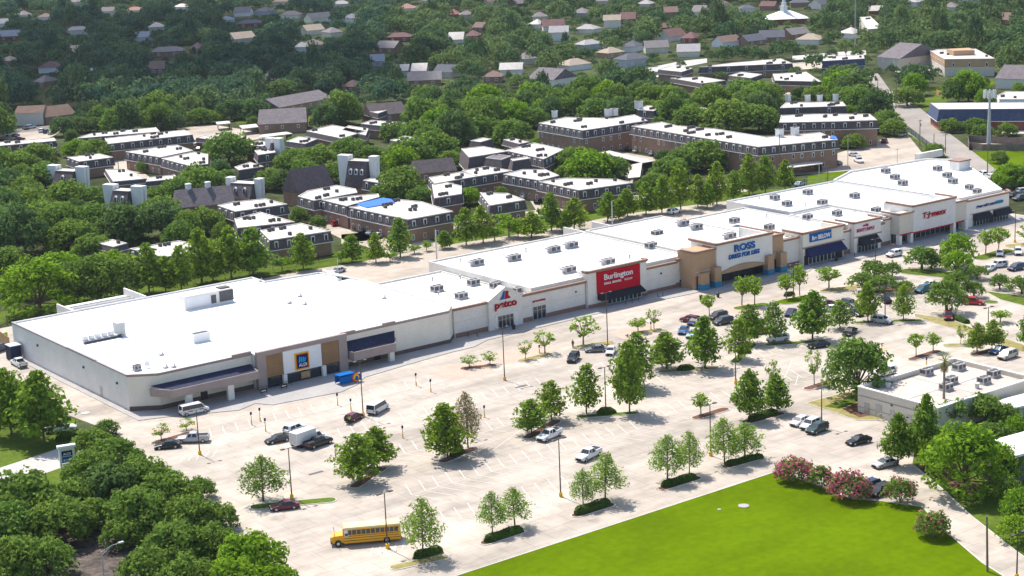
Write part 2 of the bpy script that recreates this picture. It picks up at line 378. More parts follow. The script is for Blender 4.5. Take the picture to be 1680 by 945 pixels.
# pavement along the shop fronts
WALK = [(134.5, 372), (134.5, 304.5), (139, 303), (152, 296.6), (156.5, 298.4), (158.5, 295), (173, 293), (178, 295), (182, 298.5), (194, 300.2), (206, 301.5), (212, 301.6), (217, 304), (246, 304.6), (270, 303.5), (279, 303), (282, 299.5), (312, 299), (316, 301), (344, 298.6), (352, 296.5), (378, 297), (384, 299.5), (399, 298.5), (403, 303), (398, 306), (392, 312), (136.5, 312), (136.5, 372)]
struct(MB().prism(WALK, 0, .13).build('sidewalk', M['walk']))
for pts in ([(690, 612), (745, 598), (800, 592), (812, 612), (775, 620), (745, 622)], [(800, 583), (880, 562), (925, 568), (880, 588), (850, 594), (815, 600)], [(1000, 545), (1075, 528), (1092, 545), (1050, 560), (1020, 556)], [(1180, 505), (1240, 494), (1256, 508), (1215, 520)], [(455, 672), (500, 660), (508, 665), (468, 679)], [(1600, 420), (1640, 398), (1660, 405), (1612, 428)], [(235, 705), (345, 690), (352, 697), (250, 712)]):
    sheet('crossing_paving', pts, .035, M['pavers'])
# green edges and verges
for pts in ([(-30, 690), (60, 665), (128, 690), (126, 712), (100, 735), (0, 768), (-40, 778)], [(-40, 815), (0, 803), (100, 768), (135, 758), (160, 762), (320, 836), (372, 880), (440, 925), (470, 965), (-60, 965)],
            [(-40, 612), (0, 606), (60, 640), (80, 655), (-40, 690)]):
    sheet('verge_grass', pts, .05, M['grass'])
sheet('side_road', [(-60, 786), (0, 768), (100, 735), (130, 728), (140, 752), (100, 768), (0, 803), (-60, 820)], .07, M['pale_road'])
sheet('sidewalk', [(72, 805), (100, 826), (104, 822), (78, 803)], .06, M['walk'])
sheet('side_road', [(45, 905), (120, 862), (190, 850), (240, 880), (260, 990), (30, 990)], .07, M['asphalt_shade'])
sheet('verge_grass', [(1497, 762), (1548, 803), (1593, 845), (1640, 882), (1720, 945), (1800, 900), (1740, 640), (1560, 690), (1500, 740)], .05, M['grass'])
sheet('planting_bed', [(1500, 765), (1550, 790), (1600, 825), (1610, 800), (1560, 760)], .06, M['mulch'])
sheet('rear_verge', [(-60, 560), (0, 533), (12, 528), (130, 500), (330, 470), (580, 432), (720, 404), (880, 380), (1020, 352), (1110, 340), (1290, 318), (1300, 308), (1100, 325), (1020, 338), (880, 364), (720, 388), (580, 415), (330, 452), (0, 512), (-60, 525)], .05, M['grass'])
sheet('rear_verge', [(-60, 585), (0, 568), (14, 563), (12, 545), (-60, 565)], .06, M['lawn'])
for pts in ([(1325, 290), (1386, 278), (1386, 300), (1325, 304)], [(1488, 222), (1500, 216), (1575, 262), (1566, 270)], [(1500, 166), (1545, 152), (1560, 164), (1530, 183), (1497, 178)],
            [(1590, 252), (1625, 246), (1700, 246), (1700, 300), (1640, 292)], [(1590, 262), (1612, 275), (1600, 282), (1588, 272)], [(470, 196), (520, 190), (545, 196), (480, 203)], [(1330, 40), (1345, 36), (1348, 44), (1334, 48)], [(1480, 35), (1497, 52), (1503, 62), (1488, 50)], [(1505, 50), (1525, 50), (1525, 62), (1505, 60)],
            [(1620, 0), (1665, 2), (1662, 14), (1620, 10)], [(600, 92), (640, 86), (640, 104), (606, 108)], [(896, 143), (930, 138), (934, 144), (900, 150)], [(1520, 148), (1600, 128), (1640, 135), (1560, 160)], [(385, 195), (425, 192), (428, 200), (388, 204)], [(250, 36), (285, 34), (285, 42), (250, 44)], [(485, 38), (515, 36), (517, 44), (488, 46)]):
    sheet('open_grass', pts, .05, M['lawn'] if rnd.random() < .5 else M['grass'])
# roads, courts and car parks among the houses
sheet('boulevard', [(1416, 120), (1425, 148), (1440, 175), (1465, 200), (1482, 214), (1500, 226), (1560, 262), (1605, 292), (1640, 318), (1672, 306), (1640, 283), (1600, 252), (1575, 232), (1545, 210), (1520, 186), (1500, 170), (1482, 158), (1460, 148), (1440, 120)], .09, M['asphalt'])
for pts in ([(1540, 210), (1700, 212), (1700, 220), (1560, 218)], [(893, 141), (1000, 128), (1130, 113), (1130, 120), (1000, 137), (900, 150)], [(920, 152), (1060, 142), (1060, 148), (920, 160)], [(1470, 30), (1485, 45), (1498, 62), (1490, 66), (1474, 48), (1464, 34)],
            [(1300, 92), (1420, 82), (1422, 90), (1300, 99)], [(1040, 116), (1120, 100), (1160, 96), (1160, 103), (1050, 124)]):
    sheet('street', pts, .08, M['pale_road'])
for pts in ([(0, 215), (90, 205), (105, 212), (85, 225), (60, 232), (0, 228)], [(290, 212), (345, 204), (420, 216), (440, 226), (400, 232), (330, 236)], [(180, 264), (206, 262), (258, 300), (230, 306), (190, 290)],
            [(500, 362), (540, 352), (600, 372), (700, 392), (730, 404), (640, 418), (560, 392)], [(975, 252), (1000, 246), (1090, 262), (1060, 268)], [(1030, 268), (1060, 264), (1050, 300), (1025, 300)], [(1340, 262), (1450, 228), (1490, 222), (1520, 260), (1500, 275), (1400, 280), (1300, 288), (1240, 300), (1240, 280)],
            [(1465, 115), (1480, 106), (1525, 106), (1527, 122), (1475, 124)], [(870, 330), (905, 326), (915, 350), (885, 354)], [(1600, 245), (1700, 240), (1700, 232), (1600, 236)], [(560, 385), (700, 372), (980, 330), (1290, 285), (1290, 292), (980, 340), (700, 384), (560, 400)],
            [(1280, 150), (1330, 146), (1335, 152), (1285, 156)], [(1300, 103), (1350, 100), (1352, 112), (1300, 115)]):
    sheet('court_paving', pts, .07, M['concrete_back'])

# painted lines: bays, hatching and arrows
mk = MB()
def line(x0, y0, x1, y1, wd=.13, z=.045):
    a = Vector((x0, y0)); b = Vector((x1, y1)); d = (b - a).normalized(); n = Vector((-d.y, d.x)) * wd / 2
    mk.poly([(*(a - n), z), (*(b - n), z), (*(b + n), z), (*(a + n), z)])
def lpx(x0, y0, x1, y1, wd=.13): line(*at(x0, y0)[:2], *at(x1, y1)[:2], wd)
def bays(x0, x1, y, depth=5.3, step=2.75, skew=2.2, both=True):
    x = x0
    while x < x1:
        line(x, y, x + skew, y + depth)
        if both: line(x, y, x + skew, y - depth)
        x += step
    line(x0, y, x1, y, .12)
for (x0, x1, y) in ((144, 176, 218.5), (150, 200, 233.5), (206, 262, 236), (206, 270, 252), (213, 285, 268), (150, 205, 252), (155, 205, 268), (292, 330, 255), (140, 190, 285)):
    bays(x0, x1, y)
bays(240, 262, 226, both=False); bays(300, 330, 276, skew=-2.2); bays(330, 372, 277)
for q in ((1047, 575, 1068, 545), (1300, 590, 1285, 625), (1310, 615, 1305, 632), (860, 702, 800, 745), (692, 690, 730, 664), (700, 690, 790, 672), (790, 690, 850, 690), (1330, 690, 1350, 697)):
    lpx(*q)
for (cx, cy) in ((925, 822), (640, 905), (600, 690), (330, 750)):
    for k in range(5):
        a = at(cx - 34 + 13 * k, cy + 8 - k * 2); line(a[0], a[1], a[0] + 2.6, a[1] + 3.0, .14)
struct(mk.build('pavement_markings', M['paint']))
my = MB()
for (cx, cy) in ((1562, 570), (1450, 572)):
    a = at(cx, cy)
    for k in range(3): my.box(a[0] - 1, a[0] + 1.2, a[1] - .8 + k * .7, a[1] - .62 + k * .7, .046, .05)
struct(my.build('yellow_markings', M['yellow_paint']))
mw = MB()
for (cx, cy) in ((518, 776), (1200, 707), (855, 634)):
    a = at(cx, cy); mw.box(a[0] - 1.4, a[0] + 1.4, a[1] - .4, a[1] + .3, .03, .05)
struct(mw.build('drain_grate', M['unit_dark']))

# planted islands of the car park: kerb ring + filling
def island(pts, fill='mulch', px=True, name='planting_island'):
    q = [at(x, y)[:2] if px else (x, y) for x, y in pts]; q = ccw(q)
    t = MB(); t.prism(q, 0, .12); o = struct(t.build(name + '_kerb', M['kerb']))
    inn = offset(q, -.18)
    struct(MB().poly([(a, b, .135) for a, b in inn]).build(name, M[fill]))
def capsule(x0, y0, x1, y1, wd, px=True, n=6):
    a = Vector(at(x0, y0)[:2]); b = Vector(at(x1, y1)[:2]); d = (b - a).normalized(); s = math.atan2(d.y, d.x); r = wd / 2; out = []
    for c, s0 in ((b, s - math.pi / 2), (a, s + math.pi / 2)):
        for i in range(n + 1):
            t = s0 + math.pi * i / n; out.append((c.x + r * math.cos(t), c.y + r * math.sin(t)))
    return out
for (q, wd, fill) in (((650, 931, 726, 915), 2.2, 'dry_grass'), ((797, 891, 852, 873), 2.0, 'mulch'), ((946, 846, 1000, 829), 2.0, 'mulch'), ((1088, 802, 1142, 785), 2.0, 'mulch'), ((1192, 766, 1246, 751), 2.0, 'mulch'),
                      ((422, 832, 540, 821), 2.6, 'grass'), ((583, 798, 626, 769), 2.2, 'mulch'), ((728, 757, 776, 737), 2.2, 'mulch'), ((866, 718, 912, 692), 2.2, 'mulch'), ((953, 684, 1040, 678), 2.0, 'grass'),
                      ((1087, 610, 1170, 604), 2.2, 'dry_grass'), ((1206, 594, 1234, 566), 2.2, 'grass'), ((1262, 566, 1348, 560), 2.2, 'grass'), ((1408, 530, 1442, 528), 2.2, 'grass'), ((1462, 527, 1506, 526), 2.2, 'grass'),
                      ((1143, 686, 1188, 672), 2.2, 'mulch'), ((1226, 693, 1278, 679), 2.4, 'mulch'), ((1326, 638, 1368, 624), 2.2, 'mulch'), ((1497, 590, 1536, 577), 2.2, 'mulch'), ((1556, 567, 1592, 566), 2.6, 'dry_grass'),
                      ((1600, 583, 1640, 572), 2.4, 'mulch'), ((762, 605, 808, 600), 2.2, 'mulch'), ((857, 592, 899, 582), 2.4, 'dry_grass'), ((946, 570, 1000, 562), 2.4, 'dry_grass'), ((1042, 548, 1080, 541), 2.4, 'dry_grass'),
                      ((1213, 506, 1252, 500), 3.2, 'grass'), ((1290, 496, 1330, 488), 5.0, 'lawn'), ((1356, 478, 1402, 472), 3.6, 'dry_grass'), ((1420, 480, 1490, 474), 3.6, 'mulch'), ((1496, 446, 1560, 452), 6.5, 'grass'),
                      ((1610, 424, 1650, 412), 4.5, 'grass'), ((1588, 494, 1628, 496), 3.0, 'grass'), ((256, 727, 312, 711), 2.2, 'mulch'), ((1660, 404, 1700, 400), 4, 'dry_grass')):
    island(capsule(*q, wd), fill, False)
island([(1498, 515), (1560, 524), (1600, 540), (1640, 552), (1680, 566), (1700, 580), (1690, 584), (1640, 566), (1580, 545), (1530, 530), (1500, 520)], 'dry_grass')
island([(1615, 478), (1690, 488), (1710, 502), (1690, 505), (1640, 492)], 'grass')
island([(1320, 662), (1400, 640), (1409, 650), (1409, 668), (1470, 690), (1440, 690), (1405, 690)], 'dry_grass')
sheet('open_grass', [(1352, 668), (1400, 650), (1407, 660), (1378, 672)], .14, M['grass'])
sheet('planting_bed', [(1382, 672), (1408, 661), (1409, 676), (1432, 682), (1410, 686)], .145, M['mulch'])
# ================================================================== the shops
def cornice(parent, pts, z, h=.55, out=.45, m='cornice', closed=False, name='cornice'):
    "stepped moulding along a front line; pts run with the outside on the right-hand side"
    mb = MB(); n = len(pts)
    for (a, b) in zip(pts, pts[1:]):
        a = Vector(a); b = Vector(b); d = (b - a).normalized(); o_ = Vector((d.y, -d.x))
        for (k, z0, z1) in ((.55, z - h, z - h * .5), (1.0, z - h * .5, z)):
            q = [a - d * out * .3 * k + o_ * out * k, b + d * out * .3 * k + o_ * out * k, b + d * out * .3 * k - o_ * .28, a - d * out * .3 * k - o_ * .28]
            mb.prism([tuple(v) for v in q], z0, z1)
    return mb.build(name, M[m], parent)
def plinth(parent, pts, h=1.0, out=.08, m='plinth_red'):
    mb = MB()
    for (a, b) in zip(pts, pts[1:]):
        a = Vector(a); b = Vector(b); d = (b - a).normalized(); o_ = Vector((d.y, -d.x)) * out
        mb.prism([tuple(v) for v in (a + o_, b + o_, b - o_ * .5, a - o_ * .5)], 0.14, h)
    return mb.build('plinth', M[m], parent)
def body(parent, foot, z, zroof, wallm, roofm='roof_white', th=.3, name='wall'):
    "hollow wall ring up to the parapet and a membrane roof just inside it"
    q = ccw(foot); i_ = offset(q, -th); mb = MB(); n = len(q)
    mb.prism(q, 0, z, bottom=False, top=False); mb.prism(list(reversed(i_)), zroof - .4, z, bottom=False, top=False)
    for k in range(n):
        a, b, c, d = q[k], q[(k + 1) % n], i_[(k + 1) % n], i_[k]
        mb.poly([(*a, z), (*b, z), (*c, z), (*d, z)])
    mb.build(name, M[wallm], parent)
    MB().poly([(*p, zroof) for p in offset(q, -th * .98)]).build('roof', M[roofm], parent)
def seams(parent, x0, x1, ys, y0, y1, xs, z):
    mb = MB()
    for y in ys: mb.box(x0, x1, y - .09, y + .09, z, z + .05)
    for x in xs: mb.box(x - .11, x + .11, y0, y1, z + .002, z + .09)
    mb.build('roof_seam', M['unit'], parent)
def rooftop(parent, x, y, z, sx=2.6, sy=1.7, h=1.25, hood=False):
    mb = MB(); mb.box(x - sx / 2, x + sx / 2, y - sy / 2, y + sy / 2, z + .25, z + .25 + h)
    mb.box(x - sx / 2 - .08, x + sx / 2 + .08, y - sy / 2 - .08, y + sy / 2 + .08, z, z + .25)
    if hood: mb.loft([[(x - sx / 2 - .02, y - sy * .4, z + .5), (x - sx / 2 - .02, y + sy * .4, z + .5), (x - sx / 2 - .02, y + sy * .4, z + h), (x - sx / 2 - .02, y - sy * .4, z + h)],
                      [(x - sx / 2 - .9, y - sy * .4, z + 1.0), (x - sx / 2 - .9, y + sy * .4, z + 1.0), (x - sx / 2 - .9, y + sy * .4, z + h + .05), (x - sx / 2 - .9, y - sy * .4, z + h + .05)]])
    u = mb.build('rooftop_unit', M['unit'], parent)
    g = MB(); k = .12
    g.box(x - sx / 2 + .2, x - .1, y - sy / 2 - .02, y - sy / 2 + .03, z + .45, z + h + .1)
    g.box(x + sx * .12, x + sx / 2 - .12, y - sy / 2 - .02, y - sy / 2 + .03, z + .55, z + h)
    g.box(x - sx / 2 - .02, x - sx / 2 + .03, y - sy / 2 + .2, y + sy / 2 - .2, z + .5, z + h + .05)
    g.build('grille', M['unit_dark'], u)
    f = MB(); f.tube((x - sx * .22, y, z + .25 + h), (x - sx * .22, y, z + .33 + h), .5, n=12); f.tube((x + sx * .22, y, z + .25 + h), (x + sx * .22, y, z + .33 + h), .5, n=12)
    f.build('fan_grille', M['unit_dark'], u)
    return u
def units_px(parent, lst, z, **k):
    for x, y in lst:
        q = at(x, y, z); rooftop(parent, q[0], q[1], z, **k)
def vents(parent, lst, z):
    for x, y in lst:
        q = at(x, y, z); MB().tube((q[0], q[1], z), (q[0], q[1], z + .8), .16, n=8).box(q[0] - .25, q[0] + .25, q[1] - .25, q[1] + .25, z + .75, z + .95).build('roof_vent', M['unit'], parent)
def awning(parent, x0, x1, z0, z1, y, d, m):
    mb = MB(); mb.loft([[(x0, y, z1), (x0 - .2, y - d, z0 + .3), (x0 - .2, y - d, z0), (x0, y, z0)], [(x1, y, z1), (x1 + .2, y - d, z0 + .3), (x1 + .2, y - d, z0), (x1, y, z0)]])
    return mb.build('awning', M[m], parent)
def glazing(parent, x0, x1, z0, z1, y, bays_, doors=(), frame='white', name='storefront_window', fr=.09):
    "frame bars and, as sub-part, the glass behind them; bays named in doors are doors"
    wdt = (x1 - x0) / bays_
    for i in range(bays_):
        a = x0 + wdt * i; b = a + wdt
        mb = MB(); mb.box(a, a + fr, y - .09, y + .05, z0, z1); mb.box(b - fr, b, y - .09, y + .05, z0, z1)
        mb.box(a + fr, b - fr, y - .088, y + .048, z1 - fr, z1); mb.box(a + fr, b - fr, y - .088, y + .048, z0, z0 + fr)
        if z1 - z0 > 2.3: mb.box(a + fr, b - fr, y - .087, y + .047, z0 + (z1 - z0) * .68, z0 + (z1 - z0) * .68 + fr)
        f = mb.build('door' if i in doors else name, M[frame], parent)
        MB().box(a + fr, b - fr, y - .05, y - .02, z0 + fr, z1 - fr).build('glass', M['glass'], f)
def panel(parent, x0, x1, z0, z1, y, d, m, name): return MB().box(x0, x1, y - d, y + .05, z0, z1).build(name, M[m], parent)

# ---- grocery store at the near end
st = thing('store_building', 'big white-roofed grocery store at the near end, with an orange and blue framed sign', 'store', (136, 306, 0))
foot = [(136, 311.5), (141, 308), (161.5, 308), (161.5, 306), (182.4, 306), (182.4, 308), (210, 308), (213, 311.2), (213, 349), (210, 362.5), (196, 364), (196, 370.3), (136, 370.3)]
body(st, foot, 7.4, 7.0, 'block_grey')
# cream render on the wings, each a slab proud of the block wall
for q in ([(136.02, 311.4), (140.98, 307.92), (141, 308.1), (136.2, 311.5)], [(141.02, 307.9), (161.4, 307.9), (161.4, 308.05), (141.02, 308.05)], [(182.5, 307.9), (209.98, 307.9), (209.98, 308.05), (182.5, 308.05)], [(210, 307.9), (213.1, 311.1), (213, 311.2), (210, 308.1)]):
    MB().prism(q, .95, 7.0).build('render_panel', M['stucco'], st)
plinth(st, [(136, 311.5), (141, 308), (161.5, 308)], 1.0, .14, 'plinth'); plinth(st, [(182.4, 308), (210, 308), (213, 311.2)], .95, .14, 'plinth')
cornice(st, [(136, 370.3), (136, 311.5)], 7.46, .32, .16, 'cap', name='parapet_cap')
cornice(st, [(136, 311.5), (141, 308), (161.5, 308)], 7.5, .5, .2, 'fascia', name='fascia_band'); cornice(st, [(182.4, 308), (210, 308), (213, 311.2)], 7.3, .5, .2, 'fascia', name='fascia_band')
for x0, x1, z1 in ((157.2, 161.36, 7.95), (182.54, 186, 7.7), (193, 196, 7.75)): MB().box(x0, x1, 307.6, 308.3, 7.22, z1).build('parapet_step', M['fascia'], st)
cornice(st, [(136, 340), (136, 326)], 7.6, .2, .2, 'cap', name='parapet_cap')
# entrance block
MB().box(161.4, 182.5, 305.4, 306.3, 7.05, 8.0).build('entrance_fascia', M['fascia'], st)
for x0, x1 in ((161.4, 163.4), (180.5, 182.5)): MB().box(x0, x1, 305.5, 306.6, .13, 7.1).build('pillar', M['fascia'], st)
for x0, x1 in ((163.45, 167.25), (176.3, 180.45)): MB().box(x0, x1, 305.6, 306.2, 2.35, 7.03).build('timber_panel', M['wood_panel'], st)
MB().box(167.3, 176.25, 305.5, 306.2, 2.3, 7.03).build('sign_panel', M['white'], st)
MB().box(163.4, 180.5, 305.9, 305.99, .14, 2.6).build('entrance_recess', M['dark'], st)
for x in (166.9, 176.1): MB().box(x, x + .8, 305.0, 305.7, .13, 2.35).build('column', M['stucco_pale'], st)
for x0, x1 in ((163.6, 166.8), (167.9, 171.6), (172.6, 176.0), (177, 180.3)): glazing(st, x0, x1, .2, 2.25, 305.86, 2, (0, 1) if x0 == 172.6 else (), 'black_metal')
MB().box(171.3, 173.4, 305.65, 305.75, .5, 1.9).build('poster_board', M['wood_fence_tan'], st)
sg = MB().box(169.9, 173.2, 305.28, 305.5, 2.6, 6.1).build('sign', M['yellow'], st)
MB().box(170.02, 173.08, 305.24, 305.27, 2.72, 5.98).build('orange_border', M['orange'], sg); MB().box(170.2, 172.9, 305.2, 305.23, 2.9, 5.8).build('red_border', M['maroon'], sg)
MB().box(170.32, 172.78, 305.16, 305.19, 3.02, 5.68).build('navy_field', M['navy_text'], sg)
mb = MB()
for k in range(4):
    a = 170.65 + .42 * k; mb.poly([(a, 305.13, 4.15), (a + .27, 305.13, 4.15), (a + .45, 305.13, 5.35 - .1 * k), (a + .18, 305.13, 5.35 - .1 * k)])
mb.build('logo_mark', M['cyan'], sg)
text('ALDI', 170.6, 3.25, 305.13, 1.9, .68, M['white'], sg, .04, bold=.015)
# the two flanking canopies: taupe fascia ring round a sunken dark top
def canopy(x0, x1, yb, yf, zb, zt, ch0, ch1, zback):
    t = [(x0, yb), (x0 + ch0, yf), (x1 - ch1, yf), (x1, yb)]
    mb = MB()
    for a, b in zip(t, t[1:]):
        a = Vector(a); b = Vector(b); d = (b - a).normalized(); o_ = Vector((-d.y, d.x)) * .22
        mb.prism([tuple(v) for v in (a, b, b + o_, a + o_)], zb, zt)
    f = mb.build('canopy_fascia', M['fascia'], st)
    i = [(x0 + .2, yb - .02), (x0 + ch0 + .1, yf + .23), (x1 - ch1 - .1, yf + .23), (x1 - .2, yb - .02)]
    MB().poly([(*i[0], zback), (*i[1], zb + .9), (*i[2], zb + .9), (*i[3], zback)]).build('canopy_roof', M['canopy_top'], st)
    MB().poly([(p[0], p[1], zb + .1) for p in i]).build('canopy_soffit', M['stucco_grey'], st)
    MB().box(x0 + ch0 + .6, x1 - ch1 - .8, yf + .25, yf + .75, zb + .92, zb + 1.25).build('gutter', M['galv'], st)
canopy(138.9, 161.3, 307.9, 303.4, 3.25, 4.85, 2.6, .8, 5.3); canopy(182.6, 196.0, 307.9, 304.2, 2.2, 4.0, .6, 2.4, 5.6)
for x in (144.5, 153.6): MB().box(x, x + 1.3, 303.7, 304.5, .13, 3.3).build('column', M['stucco_pale'], st)
MB().box(192.2, 193.4, 304.6, 305.4, .13, 2.4).build('column', M['stucco_pale'], st)
for x in (149.6, 190.4): MB().box(x, x + 1.5, 307.8, 307.95, .14, 2.3).build('door', M['black_metal'], st)
MB().box(135.93, 136.0, 324, 325.1, .14, 2.3).build('door', M['grey_metal'], st)
for y in (316, 332, 356): MB().box(135.75, 136.0, y, y + .5, 4.6, 5.0).build('wall_lamp', M['black_metal'], st)
MB().box(135.8, 136.02, 311.4, 370.2, .1, .28).build('wall_foot_band', M['cap'], st)
# things on its roof
def roofthing_px(x, y): q = at(x, y, 7.0); return q[0], q[1]
x, y = roofthing_px(340, 500)
u = MB().box(x - 6.2, x + 5.8, y - 1.6, y + 1.6, 7.3, 10.2).box(x - 6.3, x + 5.9, y - 1.7, y + 1.7, 7.0, 7.3).build('rooftop_unit', M['stucco_pale'], st)
MB().box(x + 2.4, x + 5.9, y - 1.75, y - 1.61, 7.5, 9.9).box(x + .3, x + 1.5, y - 1.75, y - 1.61, 7.5, 9.4).box(x + 3, x + 5.5, y - 1, y + 1, 10.2, 10.5).build('grille', M['unit_dark'], u)
MB().box(x - 5.8, x - .2, y - 1.68, y - 1.61, 7.7, 9.8).build('access_panel', M['white'], u)
x, y = roofthing_px(172, 556)
u = MB().box(x - 5, x + 3.6, y - 1, y + 1, 7.35, 7.6).box(x + 2.6, x + 4.4, y - 1, y + 1.2, 7.0, 10.0).build('rooftop_unit', M['galv'], st)
mb = MB()
for k in range(5): mb.tube((x - 4.4 + k * 1.45, y, 7.6), (x - 4.4 + k * 1.45, y, 8.5), .62, n=10)
mb.build('condenser_fan', M['white'], u)
MB().box(x - 5.1, x + 3.2, y - 1.15, y - 1.01, 7.02, 7.4).box(x - 5.2, x + 3.4, y - 1.6, y - 1.2, 7.02, 7.12).build('frame_rail', M['unit_dark'], u)
x, y = roofthing_px(329, 560)
u = MB().box(x - 1.9, x + 1.9, y - .9, y + .9, 7.0, 8.9).build('rooftop_unit', M['white'], st); MB().box(x - 1.6, x + 1.6, y - .6, y + .6, 8.9, 9.0).build('fan_grille', M['unit_dark'], u)
u = rooftop(st, *roofthing_px(225, 608), 7.0, 1.5, 1.0, .9)
x, y = roofthing_px(240, 604); MB().tube((x, y, 7.0), (x, y, 7.7), .12).tube((x, y, 7.7), (x + .25, y - .35, 8.0), .55, .62, n=12).build('roof_dish', M['white'], st)
for q in ((265, 583), (272, 604), (285, 603), (475, 498), (492, 487), (500, 500), (630, 490), (557, 460), (428, 462)):
    x, y = roofthing_px(*q); MB().box(x - .5, x + .5, y - .35, y + .35, 7.0, 7.35).tube((x + .2, y, 7.3), (x + .2, y, 7.9), .12).build('roof_vent', M['unit'], st)
# loading bay behind
MB().prism([(152, 370.4), (152.4, 370.4), (152.4, 384), (152, 384)], 0, 6.3).build('loading_screen', M['block_grey'], st); MB().prism([(168, 370.4), (168.4, 370.4), (168.4, 382), (168, 382)], 0, 7.6).build('loading_screen', M['block_grey'], st)
mb = MB()
for k in range(4): mb.box(153, 168, 372 + 2.2 * k, 372.25 + 2.2 * k, 6.0, 6.3)
mb.build('loading_beam', M['galv'], st); MB().poly([(152.4, 370.4, 5.9), (168, 370.4, 5.9), (168, 382, 5.9), (152.4, 382, 5.9)]).build('loading_roof', M['roof_white2'], st)
MB().prism([(210, 352), (213.3, 352), (213.3, 366), (212.9, 366)], 5.0, 7.0).build('loading_wing', M['block_grey'], st)
LAND.append(('the grocery store entrance', 500, 615)); LAND.append(('the long grey side wall', 110, 640))

# ---- pet shop with gable
st = thing('store_building', 'gabled pet shop with red lettering and a small double door, next to the grocery store', 'store', (222, 311, 0))
foot = [(213.2, 311.3), (235, 311.3), (235, 347), (213.2, 347)]
body(st, foot, 6.0, 5.6, 'block', 'roof_white2')
MB().box(213, 250.2, 310.4, 311.25, .13, 6.5).build('front_wall', M['block'], st)
plinth(st, [(213.2, 310.4), (222.2, 310.4)], 1.1); plinth(st, [(230.6, 310.4), (234.7, 310.4)], 1.1); plinth(st, [(238.6, 310.4), (250.1, 310.4)], 1.1)
cornice(st, [(213, 310.4), (222, 310.4)], 6.85, .6, .4); cornice(st, [(231.4, 310.4), (250.3, 310.4)], 6.75, .65, .4)
MB().loft([[(222, 309.7, .13), (231.4, 309.7, .13), (231.4, 309.7, 6.8), (226.7, 309.7, 9.3), (222, 309.7, 6.8)], [(222, 311.6, .13), (231.4, 311.6, .13), (231.4, 311.6, 6.8), (226.7, 311.6, 9.3), (222, 311.6, 6.8)]]).build('gable_wall', M['block'], st)
mb = MB()
for s in (-1, 1): mb.loft([[(226.7, 309.5, 9.3), (226.7, 311.9, 9.3), (226.7, 311.9, 9.55), (226.7, 309.5, 9.55)], [(226.7 + s * 4.9, 309.5, 6.7), (226.7 + s * 4.9, 311.9, 6.7), (226.7 + s * 4.9, 311.9, 6.95), (226.7 + s * 4.9, 309.5, 6.95)]])
mb.build('gable_coping', M['roof_white2'], st)
MB().box(223.7, 230.0, 309.55, 309.72, .13, 3.5).build('porch_surround', M['stucco_pale'], st)
MB().box(224.3, 228.6, 309.5, 309.56, .13, 3.1).build('entrance_recess', M['dark'], st)
glazing(st, 224.3, 228.6, .15, 3.1, 309.5, 4, (1, 2), 'grey_metal')
glazing(st, 234.8, 238.5, .15, 3.2, 310.4, 3, (), 'grey_metal')
sg = panel(st, 225.4, 227.9, 6.7, 6.9, 309.7, .06, 'red_text', 'sign')
mb = MB(); mb.poly([(225.0, 309.62, 6.75), (226.3, 309.62, 6.75), (226.65, 309.62, 8.6), (226.1, 309.62, 8.5), (225.7, 309.62, 7.6)]); mb.build('logo_cat', M['blue'], sg)
mb = MB(); mb.poly([(226.45, 309.6, 6.75), (228.2, 309.6, 6.75), (227.5, 309.6, 7.5), (227.6, 309.6, 8.45), (226.75, 309.6, 8.55)]); mb.build('logo_dog', M['red_text'], sg)
text('petco', 223.6, 4.35, 309.6, 6.1, 1.9, M['red_text'], sg, .16, bold=.03); text('grooming', 234.7, 4.15, 310.3, 3.7, .6, M['red_text'], sg, .12, bold=.03)
MB().box(247.2, 247.6, 310.2, 310.42, 4.4, 4.7).build('wall_lamp', M['black_metal'], st)
mb = MB().box(212.9, 250.2, 310.36, 310.42, 3.55, 3.62).build('wall_joint', M['stucco_grey'], st)
seams(st, 213.5, 234.6, (322, 334), 312, 346.5, (224,), 5.6)
units_px(st, [(717, 478), (757, 490), (777, 468), (852, 481)], 5.6); units_px(st, [(812, 473)], 5.6, sx=2.0)
vents(st, [(755, 457), (710, 461), (720, 484)], 5.6)
LAND.append(('the gabled pet shop', 826, 535))

# ---- clothing shop with the red panel
st = thing('store_building', 'pale store with a tall red sign panel over a black awning', 'store', (260, 310, 0))
foot = [(235.2, 311.4), (283.4, 311.4), (283.4, 352.5), (235.2, 352.5)]
body(st, foot, 7.4, 7.0, 'block', 'roof_white2')
MB().box(268.5, 283.4, 310.4, 311.35, .13, 6.4).build('front_wall', M['block'], st)
MB().box(250.4, 268.4, 309.6, 311.6, .13, 8.7).build('entrance_wall', M['block'], st)
MB().box(250.5, 268.3, 311.6, 313.2, 6.9, 8.4).build('parapet_return', M['roof_white2'], st)
cornice(st, [(250.3, 311.2), (250.3, 309.6), (268.5, 309.6), (268.5, 311.2)], 9.0, .6, .45)
cornice(st, [(268.6, 310.4), (278.8, 310.4)], 6.7, .6, .4); cornice(st, [(278.6, 310.4), (283.6, 310.4)], 7.15, .65, .4)
plinth(st, [(250.4, 309.6), (255.9, 309.6)], .95); plinth(st, [(266.8, 309.6), (268.5, 309.6)], .95); plinth(st, [(268.5, 310.4), (278.4, 310.4)], .95); plinth(st, [(278.3, 310.4), (283.4, 310.4)], 1.25)
sg = MB().box(253.0, 266.2, 309.35, 309.62, 3.1, 8.3).build('sign', M['red'], st)
text('Burlington', 255.1, 5.75, 309.32, 8.7, 1.75, M['white'], sg, .14, bold=.012)
text('DEALS.  BRANDS.', 255.1, 5.05, 309.32, 5.2, .5, M['white'], sg, .1, bold=.03); text('WOW!', 261.2, 5.0, 309.32, 2.4, .5, M['white'], sg, .1)
awning(st, 253.2, 266.4, 1.7, 3.1, 309.6, 1.9, 'black_canvas')
